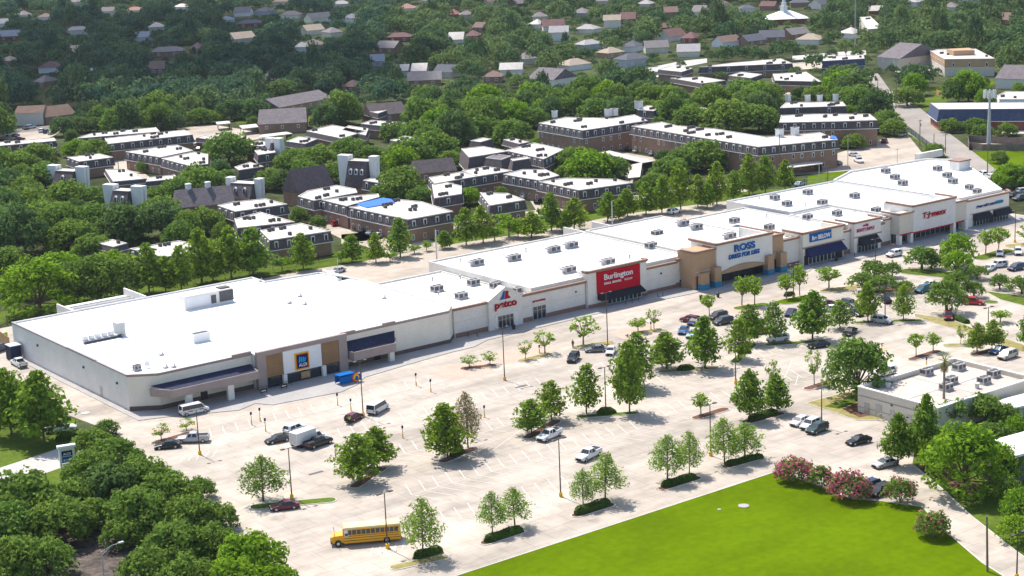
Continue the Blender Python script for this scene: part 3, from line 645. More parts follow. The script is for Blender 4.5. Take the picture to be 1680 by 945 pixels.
MB().box(256, 266.6, 309.5, 309.58, .14, 2.3).build('entrance_recess', M['dark'], st)
glazing(st, 256.1, 266.5, .15, 2.2, 309.5, 8, (5, 6))
for x in (273.4,): MB().box(x, x + .45, 310.2, 310.42, 4.3, 4.65).build('wall_lamp', M['black_metal'], st)
MB().box(279.6, 280.8, 310.33, 310.42, 1.3, 1.8).build('notice_plate', M['navy_text'], st)
MB().box(268.5, 283.3, 310.36, 310.42, 3.3, 3.37).build('wall_joint', M['stucco_grey'], st)
for x in (259, 261, 263, 269, 270.6): MB().tube((x, 306.4, .13), (x, 306.4, 1.15), .09).build('bollard', M['bronze'], st)
seams(st, 235.6, 283, (324, 338), 312, 352, (247, 259, 271), 7.0)
units_px(st, [(783, 435), (844, 427), (909, 413), (938, 406), (934, 447), (998, 434)], 7.0, sx=3.0, hood=True); units_px(st, [(1078, 387), (1068, 407)], 7.0, sx=2.8)
vents(st, [(756, 430), (863, 413), (1033, 424)], 7.0)
LAND.append(('the red-panelled store', 1015, 500))

# ---- discount shop with tan towers and blue lettering
st = thing('store_building', 'store with two tan towers and big blue lettering on a white front', 'store', (295, 305, 0))
foot = [(283.6, 308), (309.8, 308), (309.8, 351), (283.6, 351)]
body(st, foot, 7.9, 7.5, 'block', 'roof_white2')
MB().box(286.3, 305.1, 304.4, 306.4, 3.3, 10.3).build('entrance_wall', M['stucco_pale'], st)
MB().box(286.3, 287, 306.4, 313.5, 7.4, 10.3).build('parapet_return', M['roof_white2'], st); MB().box(304.4, 305.1, 306.4, 315.5, 7.4, 10.3).build('parapet_return', M['roof_white2'], st)
cornice(st, [(286.2, 314), (286.2, 304.4), (305.2, 304.4), (305.2, 315.6)], 10.6, .6, .45)
for (x0, x1, y0, z) in ((279.6, 286.2, 304.8, 9.2), (305.2, 309.4, 304.9, 9.2)):
    MB().box(x0, x1, y0, 311, 3.4, z).build('tower', M['tan'], st)
    cornice(st, [(x0 - .05, 309.6), (x0 - .05, y0), (x1 + .05, y0), (x1 + .05, 309)], z + .35, .55, .4)
    MB().box(x0 + .2, x1 - .2, y0 - .12, y0 + .02, 4.4, 4.55).build('tower_band', M['stucco_grey'], st)
for x in (280.6, 284.6, 302.4, 306.8):
    p_ = MB().box(x, x + 2.1, 303.2, 305.0, 1.5, 5.0 if x > 284 else 4.2).build('pillar', M['tan'], st)
    MB().box(x - .05, x + 2.15, 303.14, 305.05, .13, 1.5).build('base_band', M['cyan_tile'], p_)
MB().box(279.7, 280.3, 305.2, 310, .13, 3.5).build('porch_side', M['tan'], st); MB().box(309, 309.4, 305, 308.2, .13, 3.5).build('porch_side', M['tan'], st)
mb = MB(); n = 14; top = [(287.5 + (302.4 - 287.5) * i / n, 3.3 + 1.05 * math.sin(math.pi * i / n)) for i in range(n + 1)]
for (a, b) in zip(top, top[1:]): mb.loft([[(a[0], 303.9, 2.9), (a[0], 304.5, 2.9), (a[0], 304.5, a[1]), (a[0], 303.9, a[1])], [(b[0], 303.9, 2.9), (b[0], 304.5, 2.9), (b[0], 304.5, b[1]), (b[0], 303.9, b[1])]])
mb.build('entrance_arch', M['tan'], st)
MB().box(283.6, 309.6, 306.9, 307.9, .13, 3.4).build('entrance_recess', M['dark'], st)
glazing(st, 287.5, 302.6, .15, 3.0, 306.8, 9, (4, 5), 'black_metal')
MB().box(286, 304, 304.4, 308, 3.25, 3.32).build('porch_ceiling', M['stucco_grey'], st)
sg = MB().box(292.0, 299.2, 304.3, 304.42, 7.5, 7.56).build('sign', M['blue'], st)
text('ROSS', 292.0, 7.65, 304.3, 7.0, 1.65, M['blue'], sg, .18, bold=.035); text('DRESS FOR LESS', 290.1, 6.0, 304.3, 10.4, 1.1, M['blue'], sg, .18, shear=.15, bold=.03)
MB().tube((283.2, 312.3, 7.5), (283.2, 312.3, 9.0), .9, n=12).tube((284.2, 311.8, 7.5), (284.2, 311.8, 8.6), .5, n=12).build('roof_duct', M['galv'], st)
seams(st, 284, 309.4, (320, 334), 313, 350.5, (292, 301), 7.5)
units_px(st, [(1121, 370), (1143, 376), (1198, 391)], 7.5, sx=2.8, hood=True); units_px(st, [(1205, 366), (1262, 377)], 7.5, sx=2.4)
MB().box(285, 285.4, 351, 362, 0, 7.0).build('loading_screen', M['block_grey'], st); MB().box(296.4, 296.8, 351, 364, 0, 6.5).build('loading_screen', M['block_grey'], st)
LAND.append(('the blue-lettered store', 1228, 460))

# ---- shop with the blue awning
st = thing('store_building', 'small store with a wide navy awning and a blue sign box', 'store', (322, 305, 0))
foot = [(310, 308), (334.8, 308), (334.8, 345), (310, 345)]
body(st, foot, 7.2, 6.8, 'block', 'roof_white2')
MB().box(310, 316, 306, 307.9, .13, 7.0).build('front_wall', M['block'], st); MB().box(330.8, 334.6, 306, 307.9, .13, 6.0).build('front_wall', M['block'], st)
MB().box(316, 330.7, 304.6, 306.5, .13, 8.2).build('entrance_wall', M['stucco'], st)
MB().box(316, 316.6, 306.5, 312, 6.7, 8.2).build('parapet_return', M['stucco'], st); MB().box(330.1, 330.7, 306.5, 312, 6.7, 8.2).build('parapet_return', M['stucco'], st)
cornice(st, [(315.9, 311.5), (315.9, 304.6), (330.8, 304.6), (330.8, 311.5)], 8.6, .55, .45); cornice(st, [(310, 306), (315.8, 306)], 7.5, .55, .4); cornice(st, [(330.9, 306), (334.6, 306)], 6.4, .55, .4)
MB().box(315.8, 330.9, 304.3, 304.62, 4.45, 4.65).build('string_course', M['cornice'], st)
sg = MB().box(318.3, 326.0, 304.3, 304.6, 5.75, 7.9).build('sign', M['blue'], st)
text('five BELOW', 318.8, 6.2, 304.27, 6.7, 1.15, M['white'], sg, .12, bold=.03)
awning(st, 316.8, 330.0, 2.3, 4.4, 304.6, 1.9, 'navy')
MB().box(316.4, 330.3, 304.5, 304.58, .14, 2.5).build('entrance_recess', M['dark'], st)
glazing(st, 317.8, 327.4, .15, 2.5, 304.5, 7, (3, 4)); plinth(st, [(330.8, 306), (334.6, 306)], 1.2); plinth(st, [(310, 306), (316, 306)], 1.2)
seams(st, 310.4, 334.4, (320, 332), 309, 344.6, (318, 327), 6.8)
units_px(st, [(1325, 360)], 6.8, sx=2.4); vents(st, [(1258, 357), (1360, 369)], 6.8)
LAND.append(('the navy-awning store', 1345, 428))

# ---- beauty shop
st = thing('store_building', 'narrow beauty shop with magenta lettering over a small black awning', 'store', (339, 305, 0))
foot = [(335, 307), (350, 307), (350, 328), (335, 328)]
body(st, foot, 7.4, 7.0, 'block')
MB().box(344.8, 349.9, 305.8, 306.9, .13, 6.8).build('front_wall', M['block'], st)
MB().box(334.8, 344.8, 304.6, 306.9, .13, 8.0).build('entrance_wall', M['stucco_pale'], st)
cornice(st, [(334.7, 311), (334.7, 304.6), (344.9, 304.6), (344.9, 309)], 8.4, .5, .42); cornice(st, [(345, 305.8), (347.4, 305.8)], 6.3, .5, .35); cornice(st, [(347.2, 305.8), (350, 305.8)], 7.2, .5, .35)
MB().box(334.6, 345, 304.35, 304.62, 4.2, 4.4).build('string_course', M['cornice'], st)
sg = MB().box(335.6, 342.4, 304.52, 304.6, 5.5, 5.56).build('sign', M['magenta'], st)
text('sally', 337.9, 6.6, 304.5, 2.2, .8, M['magenta'], sg, .1, bold=.02); text('BEAUTY SUPPLY', 335.6, 5.65, 304.5, 6.7, .75, M['magenta'], sg, .1, bold=.02)
awning(st, 336.2, 343.3, 2.1, 4.15, 304.6, 1.6, 'black_canvas'); MB().box(335.9, 343.6, 304.5, 304.58, .14, 2.5).build('entrance_recess', M['dark'], st)
glazing(st, 336, 343.5, .15, 2.5, 304.5, 6, (2, 3), 'grey_metal'); plinth(st, [(344.8, 305.8), (349.9, 305.8)], 1.1)
units_px(st, [(1373, 354), (1437, 349)], 7.0, sx=2.4)
# ---- big grey store with red letters
st = thing('store_building', 'large grey store front with red lettering and red trim over the doors', 'store', (362, 304, 0))
foot = [(336, 328.2), (350.2, 328.2), (350.2, 306), (377.6, 306), (377.6, 352), (336, 353)]
body(st, foot, 7.9, 7.4, 'block_grey')
MB().box(355.4, 372.6, 303, 305.9, 2.6, 9.6).build('entrance_wall', M['block_grey'], st)
MB().box(355.4, 356.2, 305.9, 313, 7.3, 9.6).build('parapet_return', M['roof_white2'], st); MB().box(371.8, 372.6, 305.9, 311, 7.3, 9.6).build('parapet_return', M['roof_white2'], st)
MB().box(350, 355.39, 302.8, 306, 2.8, 8.2).build('side_bay', M['stucco_grey'], st); MB().box(372.61, 377.6, 303.4, 306, 2.6, 8.0).build('side_bay', M['stucco_grey'], st)
cornice(st, [(355.3, 312), (355.3, 303), (372.7, 303), (372.7, 310)], 10.0, .55, .42); cornice(st, [(349.9, 309), (349.9, 302.8), (355.3, 302.8)], 8.6, .5, .4); cornice(st, [(372.8, 303.4), (377.8, 303.4)], 8.4, .5, .4)
for x in (350.0, 354.4, 371.6, 376.6): MB().box(x, x + 1.0, 302.8, 304, .13, 2.9).build('pillar', M['stucco_pale'], st)
for x0, x1, y0, z0 in ((355.2, 372.8, 302.85, 2.45), (350.2, 355.19, 302.65, 2.7), (372.81, 377.6, 303.25, 2.5)): MB().box(x0, x1, y0, y0 + .18, z0, z0 + .28).build('red_trim', M['red'], st)
MB().box(350.4, 377.4, 305.8, 305.95, .13, 2.7).build('entrance_recess', M['dark'], st)
glazing(st, 355.8, 371.4, .15, 2.5, 305.7, 8, (2, 3, 4), 'grey_metal'); glazing(st, 351, 354.3, .15, 2.6, 305.7, 2, (), 'grey_metal')
sg = MB().box(359.3, 368.4, 302.9, 303.0, 5.8, 5.86).build('sign', M['red_text'], st)
text('T\u00b7J\u00b7maxx', 359.2, 5.6, 302.9, 9.4, 1.8, M['red_text'], sg, .16, shear=.12, bold=.025)
seams(st, 336.4, 377.2, (318, 334), 308, 352, (351, 364), 7.4)
units_px(st, [(1271, 328), (1291, 338), (1325, 319), (1349, 336), (1402, 325)], 7.4, sx=2.6); vents(st, [(1246, 327), (1321, 339)], 7.4)
LAND.append(('the red-lettered grey store', 1510, 395)); LAND.append(('the magenta-lettered beauty shop', 1424, 415))
# ---- end shop
st = thing('store_building', 'end store with a slanted side, two dark awnings and a navy and teal sign', 'store', (388, 305, 0))
q = lambda x, y, z=8.0: at(x, y, z)[:2]
foot = [(377.8, 306.5), (396.6, 306.5), (428.5, 347), (423, 356), (392, 358.5), (377.8, 352)]
body(st, foot, 8.2, 7.6, 'block')
MB().box(378.6, 397, 304.4, 306.4, .13, 7.4).build('front_wall', M['stucco_pale'], st)
cornice(st, [(378.5, 304.4), (397.1, 304.4), (399.2, 307)], 7.75, .55, .42)
MB().box(380.5, 397, 304.2, 304.42, 3.5, 3.66).build('string_course', M['cornice'], st)
sg = MB().box(382.8, 391, 304.32, 304.4, 4.9, 4.96).build('sign', M['navy_text'], st)
text('AspenDental', 382.8, 4.95, 304.3, 8.2, .75, M['navy_text'], sg, .12, bold=.05)
mb = MB(); n = 8; cx0, cx1, cz, r = 391.6, 393.9, 5.4, .42; ring = [(cx1 + r * math.cos(-math.pi / 2 + math.pi * i / n), cz + r * math.sin(-math.pi / 2 + math.pi * i / n)) for i in range(n + 1)] + [(cx0 + r * math.cos(math.pi / 2 + math.pi * i / n), cz + r * math.sin(math.pi / 2 + math.pi * i / n)) for i in range(n + 1)]
mb.loft([[(a, 304.2, b) for a, b in ring], [(a, 304.4, b) for a, b in ring]]); mb.build('teal_badge', M['teal'], sg)
awning(st, 381.6, 388.6, 1.9, 3.5, 304.4, 1.5, 'black_canvas'); awning(st, 390.2, 397.2, 1.7, 3.4, 304.4, 1.5, 'black_canvas')
MB().box(381.6, 396.8, 304.3, 304.38, .14, 2.0).build('entrance_recess', M['dark'], st)
glazing(st, 381.7, 388.2, .15, 2.0, 304.3, 5, (2,), 'grey_metal'); glazing(st, 390.3, 396.7, .15, 2.0, 304.3, 5, (2,), 'grey_metal')
units_px(st, [(1453, 284), (1468, 294), (1481, 304), (1538, 280), (1554, 291), (1563, 301)], 7.6, sx=2.6); units_px(st, [(1590, 311), (1603, 318)], 7.6, sx=2.0)
a, b = q(1445, 287, 7.6), q(1472, 308, 7.6)
d = Vector((b[0] - a[0], b[1] - a[1])).normalized(); nrm = Vector((-d.y, d.x)) * .12
MB().prism([(a[0] + nrm.x, a[1] + nrm.y), (b[0] + nrm.x, b[1] + nrm.y), (b[0] - nrm.x, b[1] - nrm.y), (a[0] - nrm.x, a[1] - nrm.y)], 7.6, 7.75).build('roof_seam', M['stucco_grey'], st)
p0 = q(1573, 280, 7.6); MB().box(p0[0] - .5, p0[0] + 4.5, p0[1] - .5, p0[1] + 3.2, 7.6, 10.2).build('roof_block', M['roof_white2'], st); MB().box(p0[0] - .7, p0[0] + 4.7, p0[1] - .7, p0[1] + 3.4, 10.2, 10.6).build('roof_block_cap', M['cornice'], st)
p0 = q(1512, 262, 7.6); MB().box(p0[0] - 2, p0[0] + 10, p0[1], p0[1] + 1, 7.5, 9.6).build('rear_parapet', M['roof_white2'], st)
LAND.append(('the end store with two awnings', 1620, 360))
# ================================================================== apartments, houses and other buildings
EXC = []                                   # photo boxes that must stay in sight: (x0, y0, x1, y1)
def exclude(pts, down=10, k=3):
    xs = [p[0] for p in pts]; ys = [p[1] for p in pts]; EXC.append((min(xs) + k, min(ys), max(xs) - k, max(ys) + down))
def cam_side(a, b, ins):
    "does the wall a-b of a ccw polygon look towards the camera"
    n = Vector((b[1] - a[1], -(b[0] - a[0]))); m_ = Vector(((a[0] + b[0]) / 2, (a[1] + b[1]) / 2))
    return n.normalized().dot(-m_.normalized()) > .12
def winbox(parent, a, b, t0, wd, z0, z1, out, m='white', name='window'):
    "a framed window standing proud of wall a-b at distance t0 along it"
    a = Vector(a[:2]); b = Vector(b[:2]); d = (b - a).normalized(); n = Vector((d.y, -d.x))
    c = a + d * t0; fr = .16
    def slab(s0, s1, zz0, zz1, o0, o1): return [(c + d * s0 + n * o0), (c + d * s1 + n * o0), (c + d * s1 + n * o1), (c + d * s0 + n * o1)], zz0, zz1
    mb = MB()
    for s0, s1, zz0, zz1 in ((0, fr, z0, z1), (wd - fr, wd, z0, z1), (fr, wd - fr, z0, z0 + fr), (fr, wd - fr, z1 - fr * 1.6, z1)):
        q, u, v = slab(s0, s1, zz0, zz1, -.3, out); mb.prism(q, u, v)
    f = mb.build(name, M[m], parent)
    q, u, v = slab(fr, wd - fr, z0 + fr, z1 - fr * 1.6, -.25, out - .07); MB().prism(q, u, v).build('pane', M['glass'], f)
def apartment(label, roof_px, Z, phrase=None, band=2.9, wall='brick', step=3.4, units=6, lower=True, name='apartment_building', roofm='roof_apt', bandm='slate', wins=True, chim=(), slope=.55, wsize=(1.1, 1.9), group=None):
    q = ccw([at(x, y, Z)[:2] for x, y in roof_px])
    cx = sum(p[0] for p in q) / len(q); cy = sum(p[1] for p in q) / len(q)
    t = thing(name, label, 'building', (cx, cy, 0), group)
    zb = Z - band
    MB().prism(q, 0, zb + .2, top=False, bottom=False).build('wall', M[wall], t)
    lo = offset(q, slope); mb = MB(); mb.loft([[(*p, zb) for p in lo], [(*p, Z) for p in q]], False, False); mb.poly([(*p, zb) for p in reversed(lo)])
    mb.build('mansard_band', M[bandm], t)
    r_ = MB(); r_.poly([(*p, Z - .12) for p in offset(q, -.25)]); i_ = offset(q, -.26); o_ = offset(q, .1); n = len(q)
    r_.build('roof', M[roofm], t)
    c_ = MB()
    for k in range(n):
        for A, B in (((o_[k], Z - .18), (o_[(k + 1) % n], Z - .18)),):
            c_.loft([[(*o_[k], Z - .2), (*o_[k], Z + .08), (*i_[k], Z + .08), (*i_[k], Z - .2)], [(*o_[(k + 1) % n], Z - .2), (*o_[(k + 1) % n], Z + .08), (*i_[(k + 1) % n], Z + .08), (*i_[(k + 1) % n], Z - .2)]])
    c_.build('roof_edge', M['roof_apt'], t)
    tr = MB(); lo2 = offset(q, slope + .06)
    for k in range(n):
        tr.loft([[(*lo2[k], zb - .12), (*lo2[k], zb + .1), (*q[k], zb + .1), (*q[k], zb - .12)], [(*lo2[(k + 1) % n], zb - .12), (*lo2[(k + 1) % n], zb + .1), (*q[(k + 1) % n], zb + .1), (*q[(k + 1) % n], zb - .12)]])
    tr.build('trim_band', M['white'], t)
    if wins:
        for k in range(n):
            a, b = q[k], q[(k + 1) % n]; ln = math.hypot(b[0] - a[0], b[1] - a[1])
            if ln < 3 or not cam_side(a, b, None): continue
            m_ = max(1, int(ln / step)); st_ = ln / m_
            for i in range(m_):
                s0 = st_ * (i + .5) - wsize[0] / 2 + rnd.uniform(-.25, .25)
                winbox(t, a, b, s0, wsize[0], zb + .45, zb + .45 + wsize[1], slope * .55 + .12)
                if lower and zb > 2.6 and rnd.random() < .75: winbox(t, a, b, s0 + rnd.uniform(-.6, .6), .95, .7, 2.3, .07, rnd.choice(['white', 'stucco_grey']))
                if lower and zb > 5.4 and rnd.random() < .7: winbox(t, a, b, s0 + rnd.uniform(-.3, .3), .95, zb - 2.1, zb - .6, .07, rnd.choice(['white', 'stucco_grey']))
    x0, x1 = min(p[0] for p in q), max(p[0] for p in q); y0, y1 = min(p[1] for p in q), max(p[1] for p in q)
    k = 0; tries = 0; shr = offset(q, -1.2)
    while k < units and tries < 400:
        tries += 1; gx, gy = rnd.uniform(x0, x1), rnd.uniform(y0, y1)
        if not inside((gx, gy), shr): continue
        for j in range(rnd.choice((1, 2, 2, 3))):
            x, y = gx + 1.25 * j, gy + rnd.uniform(-.3, .3)
            if not inside((x, y), shr): break
            MB().box(x - .42, x + .42, y - .42, y + .42, Z - .1, Z + .75).tube((x, y, Z + .75), (x, y, Z + .82), .33, n=8).build('condenser_unit', M['unit_dark'], t); k += 1
    for (px_, py_, w_, h_) in chim:
        x, y, _ = at(px_, py_, Z); MB().box(x - w_, x + w_, y - w_, y + w_, Z - .1, Z + h_).box(x - w_ - .12, x + w_ + .12, y - w_ - .12, y + w_ + .12, Z + h_ - .25, Z + h_).build('chimney', M['white'], t)
    exclude(roof_px, 14 if Z < 8 else 30)
    if phrase: LAND.append((phrase, sum(p[0] for p in roof_px) / len(roof_px), sum(p[1] for p in roof_px) / len(roof_px) + 8))
    return t
A = apartment
A('brick apartment block with a curved flat roof edge beside two parked dark cars', [(489, 322), (515, 329), (586, 316), (583, 310), (552, 304), (505, 313)], 7, 'the brick block with the curved roof edge')
A('pale-roofed apartment wing between the curved-edge block and the blue tarp', [(528, 328), (569, 338), (622, 323), (620, 318), (581, 321)], 6.8, None)
t = A('apartment block with a bright blue tarp over one end of its flat roof', [(573, 340), (606, 347), (669, 360), (743, 347), (692, 331), (654, 327)], 6.8, 'the blue-tarped block', units=9)
z = 6.8; mb = MB(); tp = [at(x, y, z)[:2] for x, y in ((584, 335), (602, 341), (648, 333), (642, 327), (628, 325))]
mb.prism(ccw(tp), z - .05, z + .13); mb.build('tarp', M['tarp'], t)
A('flat-roofed block just below the slate gabled roof with two dormers', [(357, 337), (386, 347), (471, 335), (435, 326), (384, 331)], 6.5, 'the slate gable with dormers')
A('short grey-roofed block, middle of the three stepped roofs', [(385, 359), (390, 374), (483, 364), (427, 348)], 6.3, 'the three stepped roofs')
A('broad grey-roofed block, nearest of the three stepped roofs', [(427, 378), (443, 394), (542, 379), (493, 366)], 6.5)
A('long low block half hidden behind the cypress hedge row', [(213, 408), (270, 422), (350, 405), (293, 395)], 6.3, 'the hidden block by the cypresses')
A('white-roofed block with one narrow corner and a courtyard in front', [(206, 249), (263, 258), (317, 247), (290, 238), (268, 240)], 6.5, 'the white courtyard roofs')
A('white-roofed block right beside the big rounded oak', [(265, 260), (311, 272), (341, 269), (341, 253), (318, 249)], 6.5)
A('long low slate-sided block running behind the white courtyard roofs', [(177, 236), (316, 221), (302, 213), (172, 227)], 6.5, 'the long slate-sided block', lower=False, units=10)
A('dark slate row house roof beyond the sunny tree, second row back', [(126, 227), (262, 216), (255, 209), (150, 219)], 6, None, lower=False, units=8)
A('low plum-coloured row building at the left edge of town', [(-10, 240), (92, 231), (88, 226), (-12, 234)], 6, 'the low row at the left edge', lower=False)
A('small white-roofed block poking out of the oak canopy', [(110, 258), (130, 265), (185, 258), (162, 252)], 6.2, 'the small white roof in the oaks', units=3)
A('bright white flat roof beside a sunny court', [(173, 278), (186, 298), (240, 293), (204, 277)], 4.5, 'the bright roof by the court', units=3, band=1.4, wins=False)
A('narrow white-roofed wing with a tall chimney, left of the oak', [(240, 298), (292, 293), (286, 287), (244, 291)], 4.5, None, units=2, band=1.6, wins=False)
A('little white-roofed house beside the massive white chimney', [(418, 247), (424, 254), (452, 250), (446, 242)], 6, 'the massive white chimney', units=4, step=5)
A('slate-walled building with a white roof well and a hipped end', [(385, 274), (392, 279), (432, 273), (410, 266)], 5.5, 'the slate hipped building', wins=False, band=3.5, units=3)
A('white roof with a deep slate skirt and no windows', [(757, 244), (770, 258), (833, 248), (792, 240)], 7.5, 'the deep slate skirt', wins=False, band=5.0, slope=1.2, units=0)
A('wide pale-roofed apartment wing left of the brick blocks', [(830, 247), (892, 261), (925, 245), (876, 234)], 6.8, 'the wide pale wing', units=9)
A('small slate tower roof between two pale wings', [(838, 261), (842, 264), (868, 260), (864, 257)], 7.5, None, wins=False, band=4.2, slope=1.3, units=0)
A('slate pavilion with a flat top next to the small tower roof', [(797, 259), (822, 262), (838, 256), (815, 253)], 7.0, None, wins=False, band=4.2, slope=1.3, units=0, roofm='slate_grey')
A('rust-stained flat roof in front of the slate garage row', [(704, 291), (713, 301), (785, 289), (756, 282)], 6.5, 'the rust-stained roof')
A('flat roof with a tan patch, right of the rust-stained one', [(758, 280), (784, 289), (841, 280), (797, 273)], 6.5, None)
A('plain bright white roof below the rust-stained one', [(709, 303), (713, 325), (757, 318), (757, 305), (731, 299)], 6.3, None, step=5, units=4)
A('plain white roof above three small windows near the cypress row', [(788, 316), (804, 337), (861, 328), (832, 317)], 6.3, 'the white roof by the cypresses', step=4.4, units=3)
A('angled apartment block with dormer-like windows behind the white van', [(826, 286), (885, 296), (917, 288), (894, 278), (858, 278)], 6.8, 'the angled block')
A('angled apartment block directly in front of the round-topped oaks', [(884, 298), (950, 312), (1038, 300), (1012, 294), (928, 292)], 6.8, 'the block in front of the round oaks', units=8)
A('L-shaped brick block with arched white windows under a flat roof', [(884, 202), (956, 214), (1035, 202), (1062, 198), (1040, 188), (1005, 194), (928, 192)], 9.3, 'the L-shaped brick block', units=12, chim=((910, 192, .8, 2.4), (998, 190, 1.0, 2.6), (1008, 189, 1.0, 2.6)))
t = A('long bent brick block with a blue cover at one roof corner', [(1036, 207), (1244, 241), (1374, 229), (1344, 217), (1257, 225), (1239, 222), (1171, 211), (1110, 206), (1085, 200)], 9.3, 'the long bent brick block', units=22, chim=((1279, 224, 1.0, 2.6), (1304, 221, 1.0, 2.6)))
mb = MB(); tp = [at(x, y, 9.3)[:2] for x, y in ((1361, 227), (1373.5, 228.5), (1371, 224), (1364, 223))]; mb.prism(ccw(tp), 9.3, 9.45); mb.build('tarp', M['tarp'], t)
A('three-storey brick block ending at the small car park', [(1279, 201), (1376, 199), (1439, 197), (1426, 187), (1330, 187), (1282, 189)], 9.3, 'the brick block by the small car park', units=12)
A('white-roofed block with three slate-framed windows among oaks', [(1280, 177), (1388, 174), (1382, 167), (1290, 168)], 7, 'the roof with four chimney stubs', units=8, step=9, chim=((1293, 166, .8, 2.5), (1325, 166, .8, 2.5), (1345, 166, .8, 2.5), (1371, 165, .8, 2.5)))
A('long white flat roof with dark window wall, far among the trees', [(1148, 110), (1180, 109), (1300, 104), (1280, 96), (1200, 103)], 6, 'the long white far roof', units=10, step=8)
A('pair-like white flat roof right of the long white far roof', [(1268, 121), (1322, 118), (1347, 134), (1272, 132)], 5, 'the wide white far roof', units=7, wins=False, band=2.0)
A('low white roof strip half buried in the oaks', [(1100, 128), (1152, 137), (1190, 132), (1150, 126)], 5, 'the buried white strip', units=4, wins=False, band=2.0)
A('white flat roof low in the canopy at the far left of the wide oak wood', [(560, 213), (600, 222), (604, 211), (572, 206)], 5.5, 'the low white canopy roof', units=2, wins=False, band=2)
A('white flat roof with black vents above the low canopy roof', [(592, 203), (652, 209), (668, 202), (610, 197)], 5.5, 'the vented white roof', units=6, wins=False, band=2)
A('white roof beside a dark slate ridge in the oak wood', [(598, 181), (620, 186), (634, 181), (606, 178)], 5.5, None, units=0, wins=False, band=2)
A('white gym-like roof at the right of the brown hip house', [(503, 215), (560, 227), (600, 215), (545, 205)], 5.5, 'the broad white roof', units=4, wins=False, band=2)
A('pale flat roofed office strip on the far avenue', [(1350, 100), (1418, 96), (1416, 90), (1352, 93)], 6, 'the office strip', units=7, wins=False, band=3.4, bandm='navy_slate', wall='navy_slate')
t = A('tan two-storey commercial building with a parapet box on its roof', [(1522, 81), (1550, 97), (1632, 96), (1600, 80)], 8, 'the tan commercial building', units=5, wall='stucco_grey', bandm='tan', band=4, slope=.05, step=6)
z = 8; q = [at(x, y, z)[:2] for x, y in ((1553, 88), (1564, 91), (1599, 90), (1590, 86))]; MB().prism(ccw(q), 8, 10.2).build('roof_enclosure', M['tan'], t)
A('white-roofed hall with a deep navy slate skirt along the road', [(1527, 169), (1541, 179), (1700, 178), (1700, 168)], 8, 'the navy-skirted hall', wall='brick_red', bandm='navy_slate', band=4.5, slope=1.0, wins=False, units=0, roofm='roof_white')
A('wide white-roofed shop with a blue canopy behind the hall', [(1636, 157), (1640, 163), (1710, 163), (1705, 150), (1650, 150)], 5, 'the white shop behind the hall', wall='stucco_pale', bandm='white', band=1.0, slope=.1, wins=False, units=3)
A('flat grey annex with a flat roof far up the road', [(1410, 28), (1424, 48), (1448, 46), (1428, 27)], 7, 'the grey far annex', wall='stucco_grey', bandm='stucco_grey', band=2, slope=.05, wins=False, units=3)

A('thin white roof strip sunk in the oaks near the left edge', [(24, 252), (60, 250), (92, 242), (50, 243)], 4.5, None, units=2, wins=False, band=1.4)
A('dark-banded roof with small vents, right of the big rounded oak', [(404, 238), (430, 240), (450, 234), (424, 231)], 6, None, units=4, lower=False)
A('small white-topped slate block before the oak wood, above the deep skirt', [(772, 231), (788, 233), (806, 228), (792, 226)], 6, None, units=0, wins=False, band=3.2, slope=1.0)
A('slim white flat roof between oak crowns and the L-shaped block', [(826, 229), (852, 236), (868, 233), (842, 227)], 5.5, None, units=2, wins=False, band=2)
A('half-hidden slate block with a white roof above the long bent block', [(1046, 180), (1072, 182), (1090, 175), (1062, 173)], 7, None, units=3, step=6, chim=((1048, 178, 1.2, 3),))
A('tiny white roof patch buried in oaks behind the long bent block', [(1143, 180), (1158, 184), (1168, 180), (1152, 176)], 5, None, units=0, wins=False, band=1.6)
A('white roof showing between treetops above the cypress row', [(160, 399), (186, 405), (208, 399), (184, 393)], 5, None, units=1, wins=False, band=1.6)
A('white roof corner among crowns at the far left', [(-8, 424), (10, 428), (24, 420), (6, 415)], 5, None, units=0, wins=False, band=1.6)
A('long mansard block hidden behind the oaks left of the slate garage row', [(596, 296), (640, 303), (668, 294), (624, 288)], 6, None, units=5, step=4)
A('pale roof in front of the grey ridge roof in the wood', [(640, 230), (672, 236), (694, 228), (664, 223)], 5.5, None, units=3, wins=False, band=2)
A('low pale roof between the lone white chimneys and the broad white roof', [(470, 232), (500, 236), (520, 228), (490, 224)], 5.5, None, units=4, wins=False, band=2)
A('plain flat roof beside the long slate-sided block', [(322, 226), (356, 230), (372, 224), (340, 221)], 4.5, None, units=2, wins=False, band=1.6)
A('second low white roof above the wide white far roof', [(1196, 124), (1232, 128), (1250, 122), (1216, 118)], 5, None, units=4, wins=False, band=2)
A('narrow flat roof left of the long white far roof', [(1080, 114), (1118, 118), (1136, 112), (1100, 108)], 5, None, units=3, wins=False, band=2)

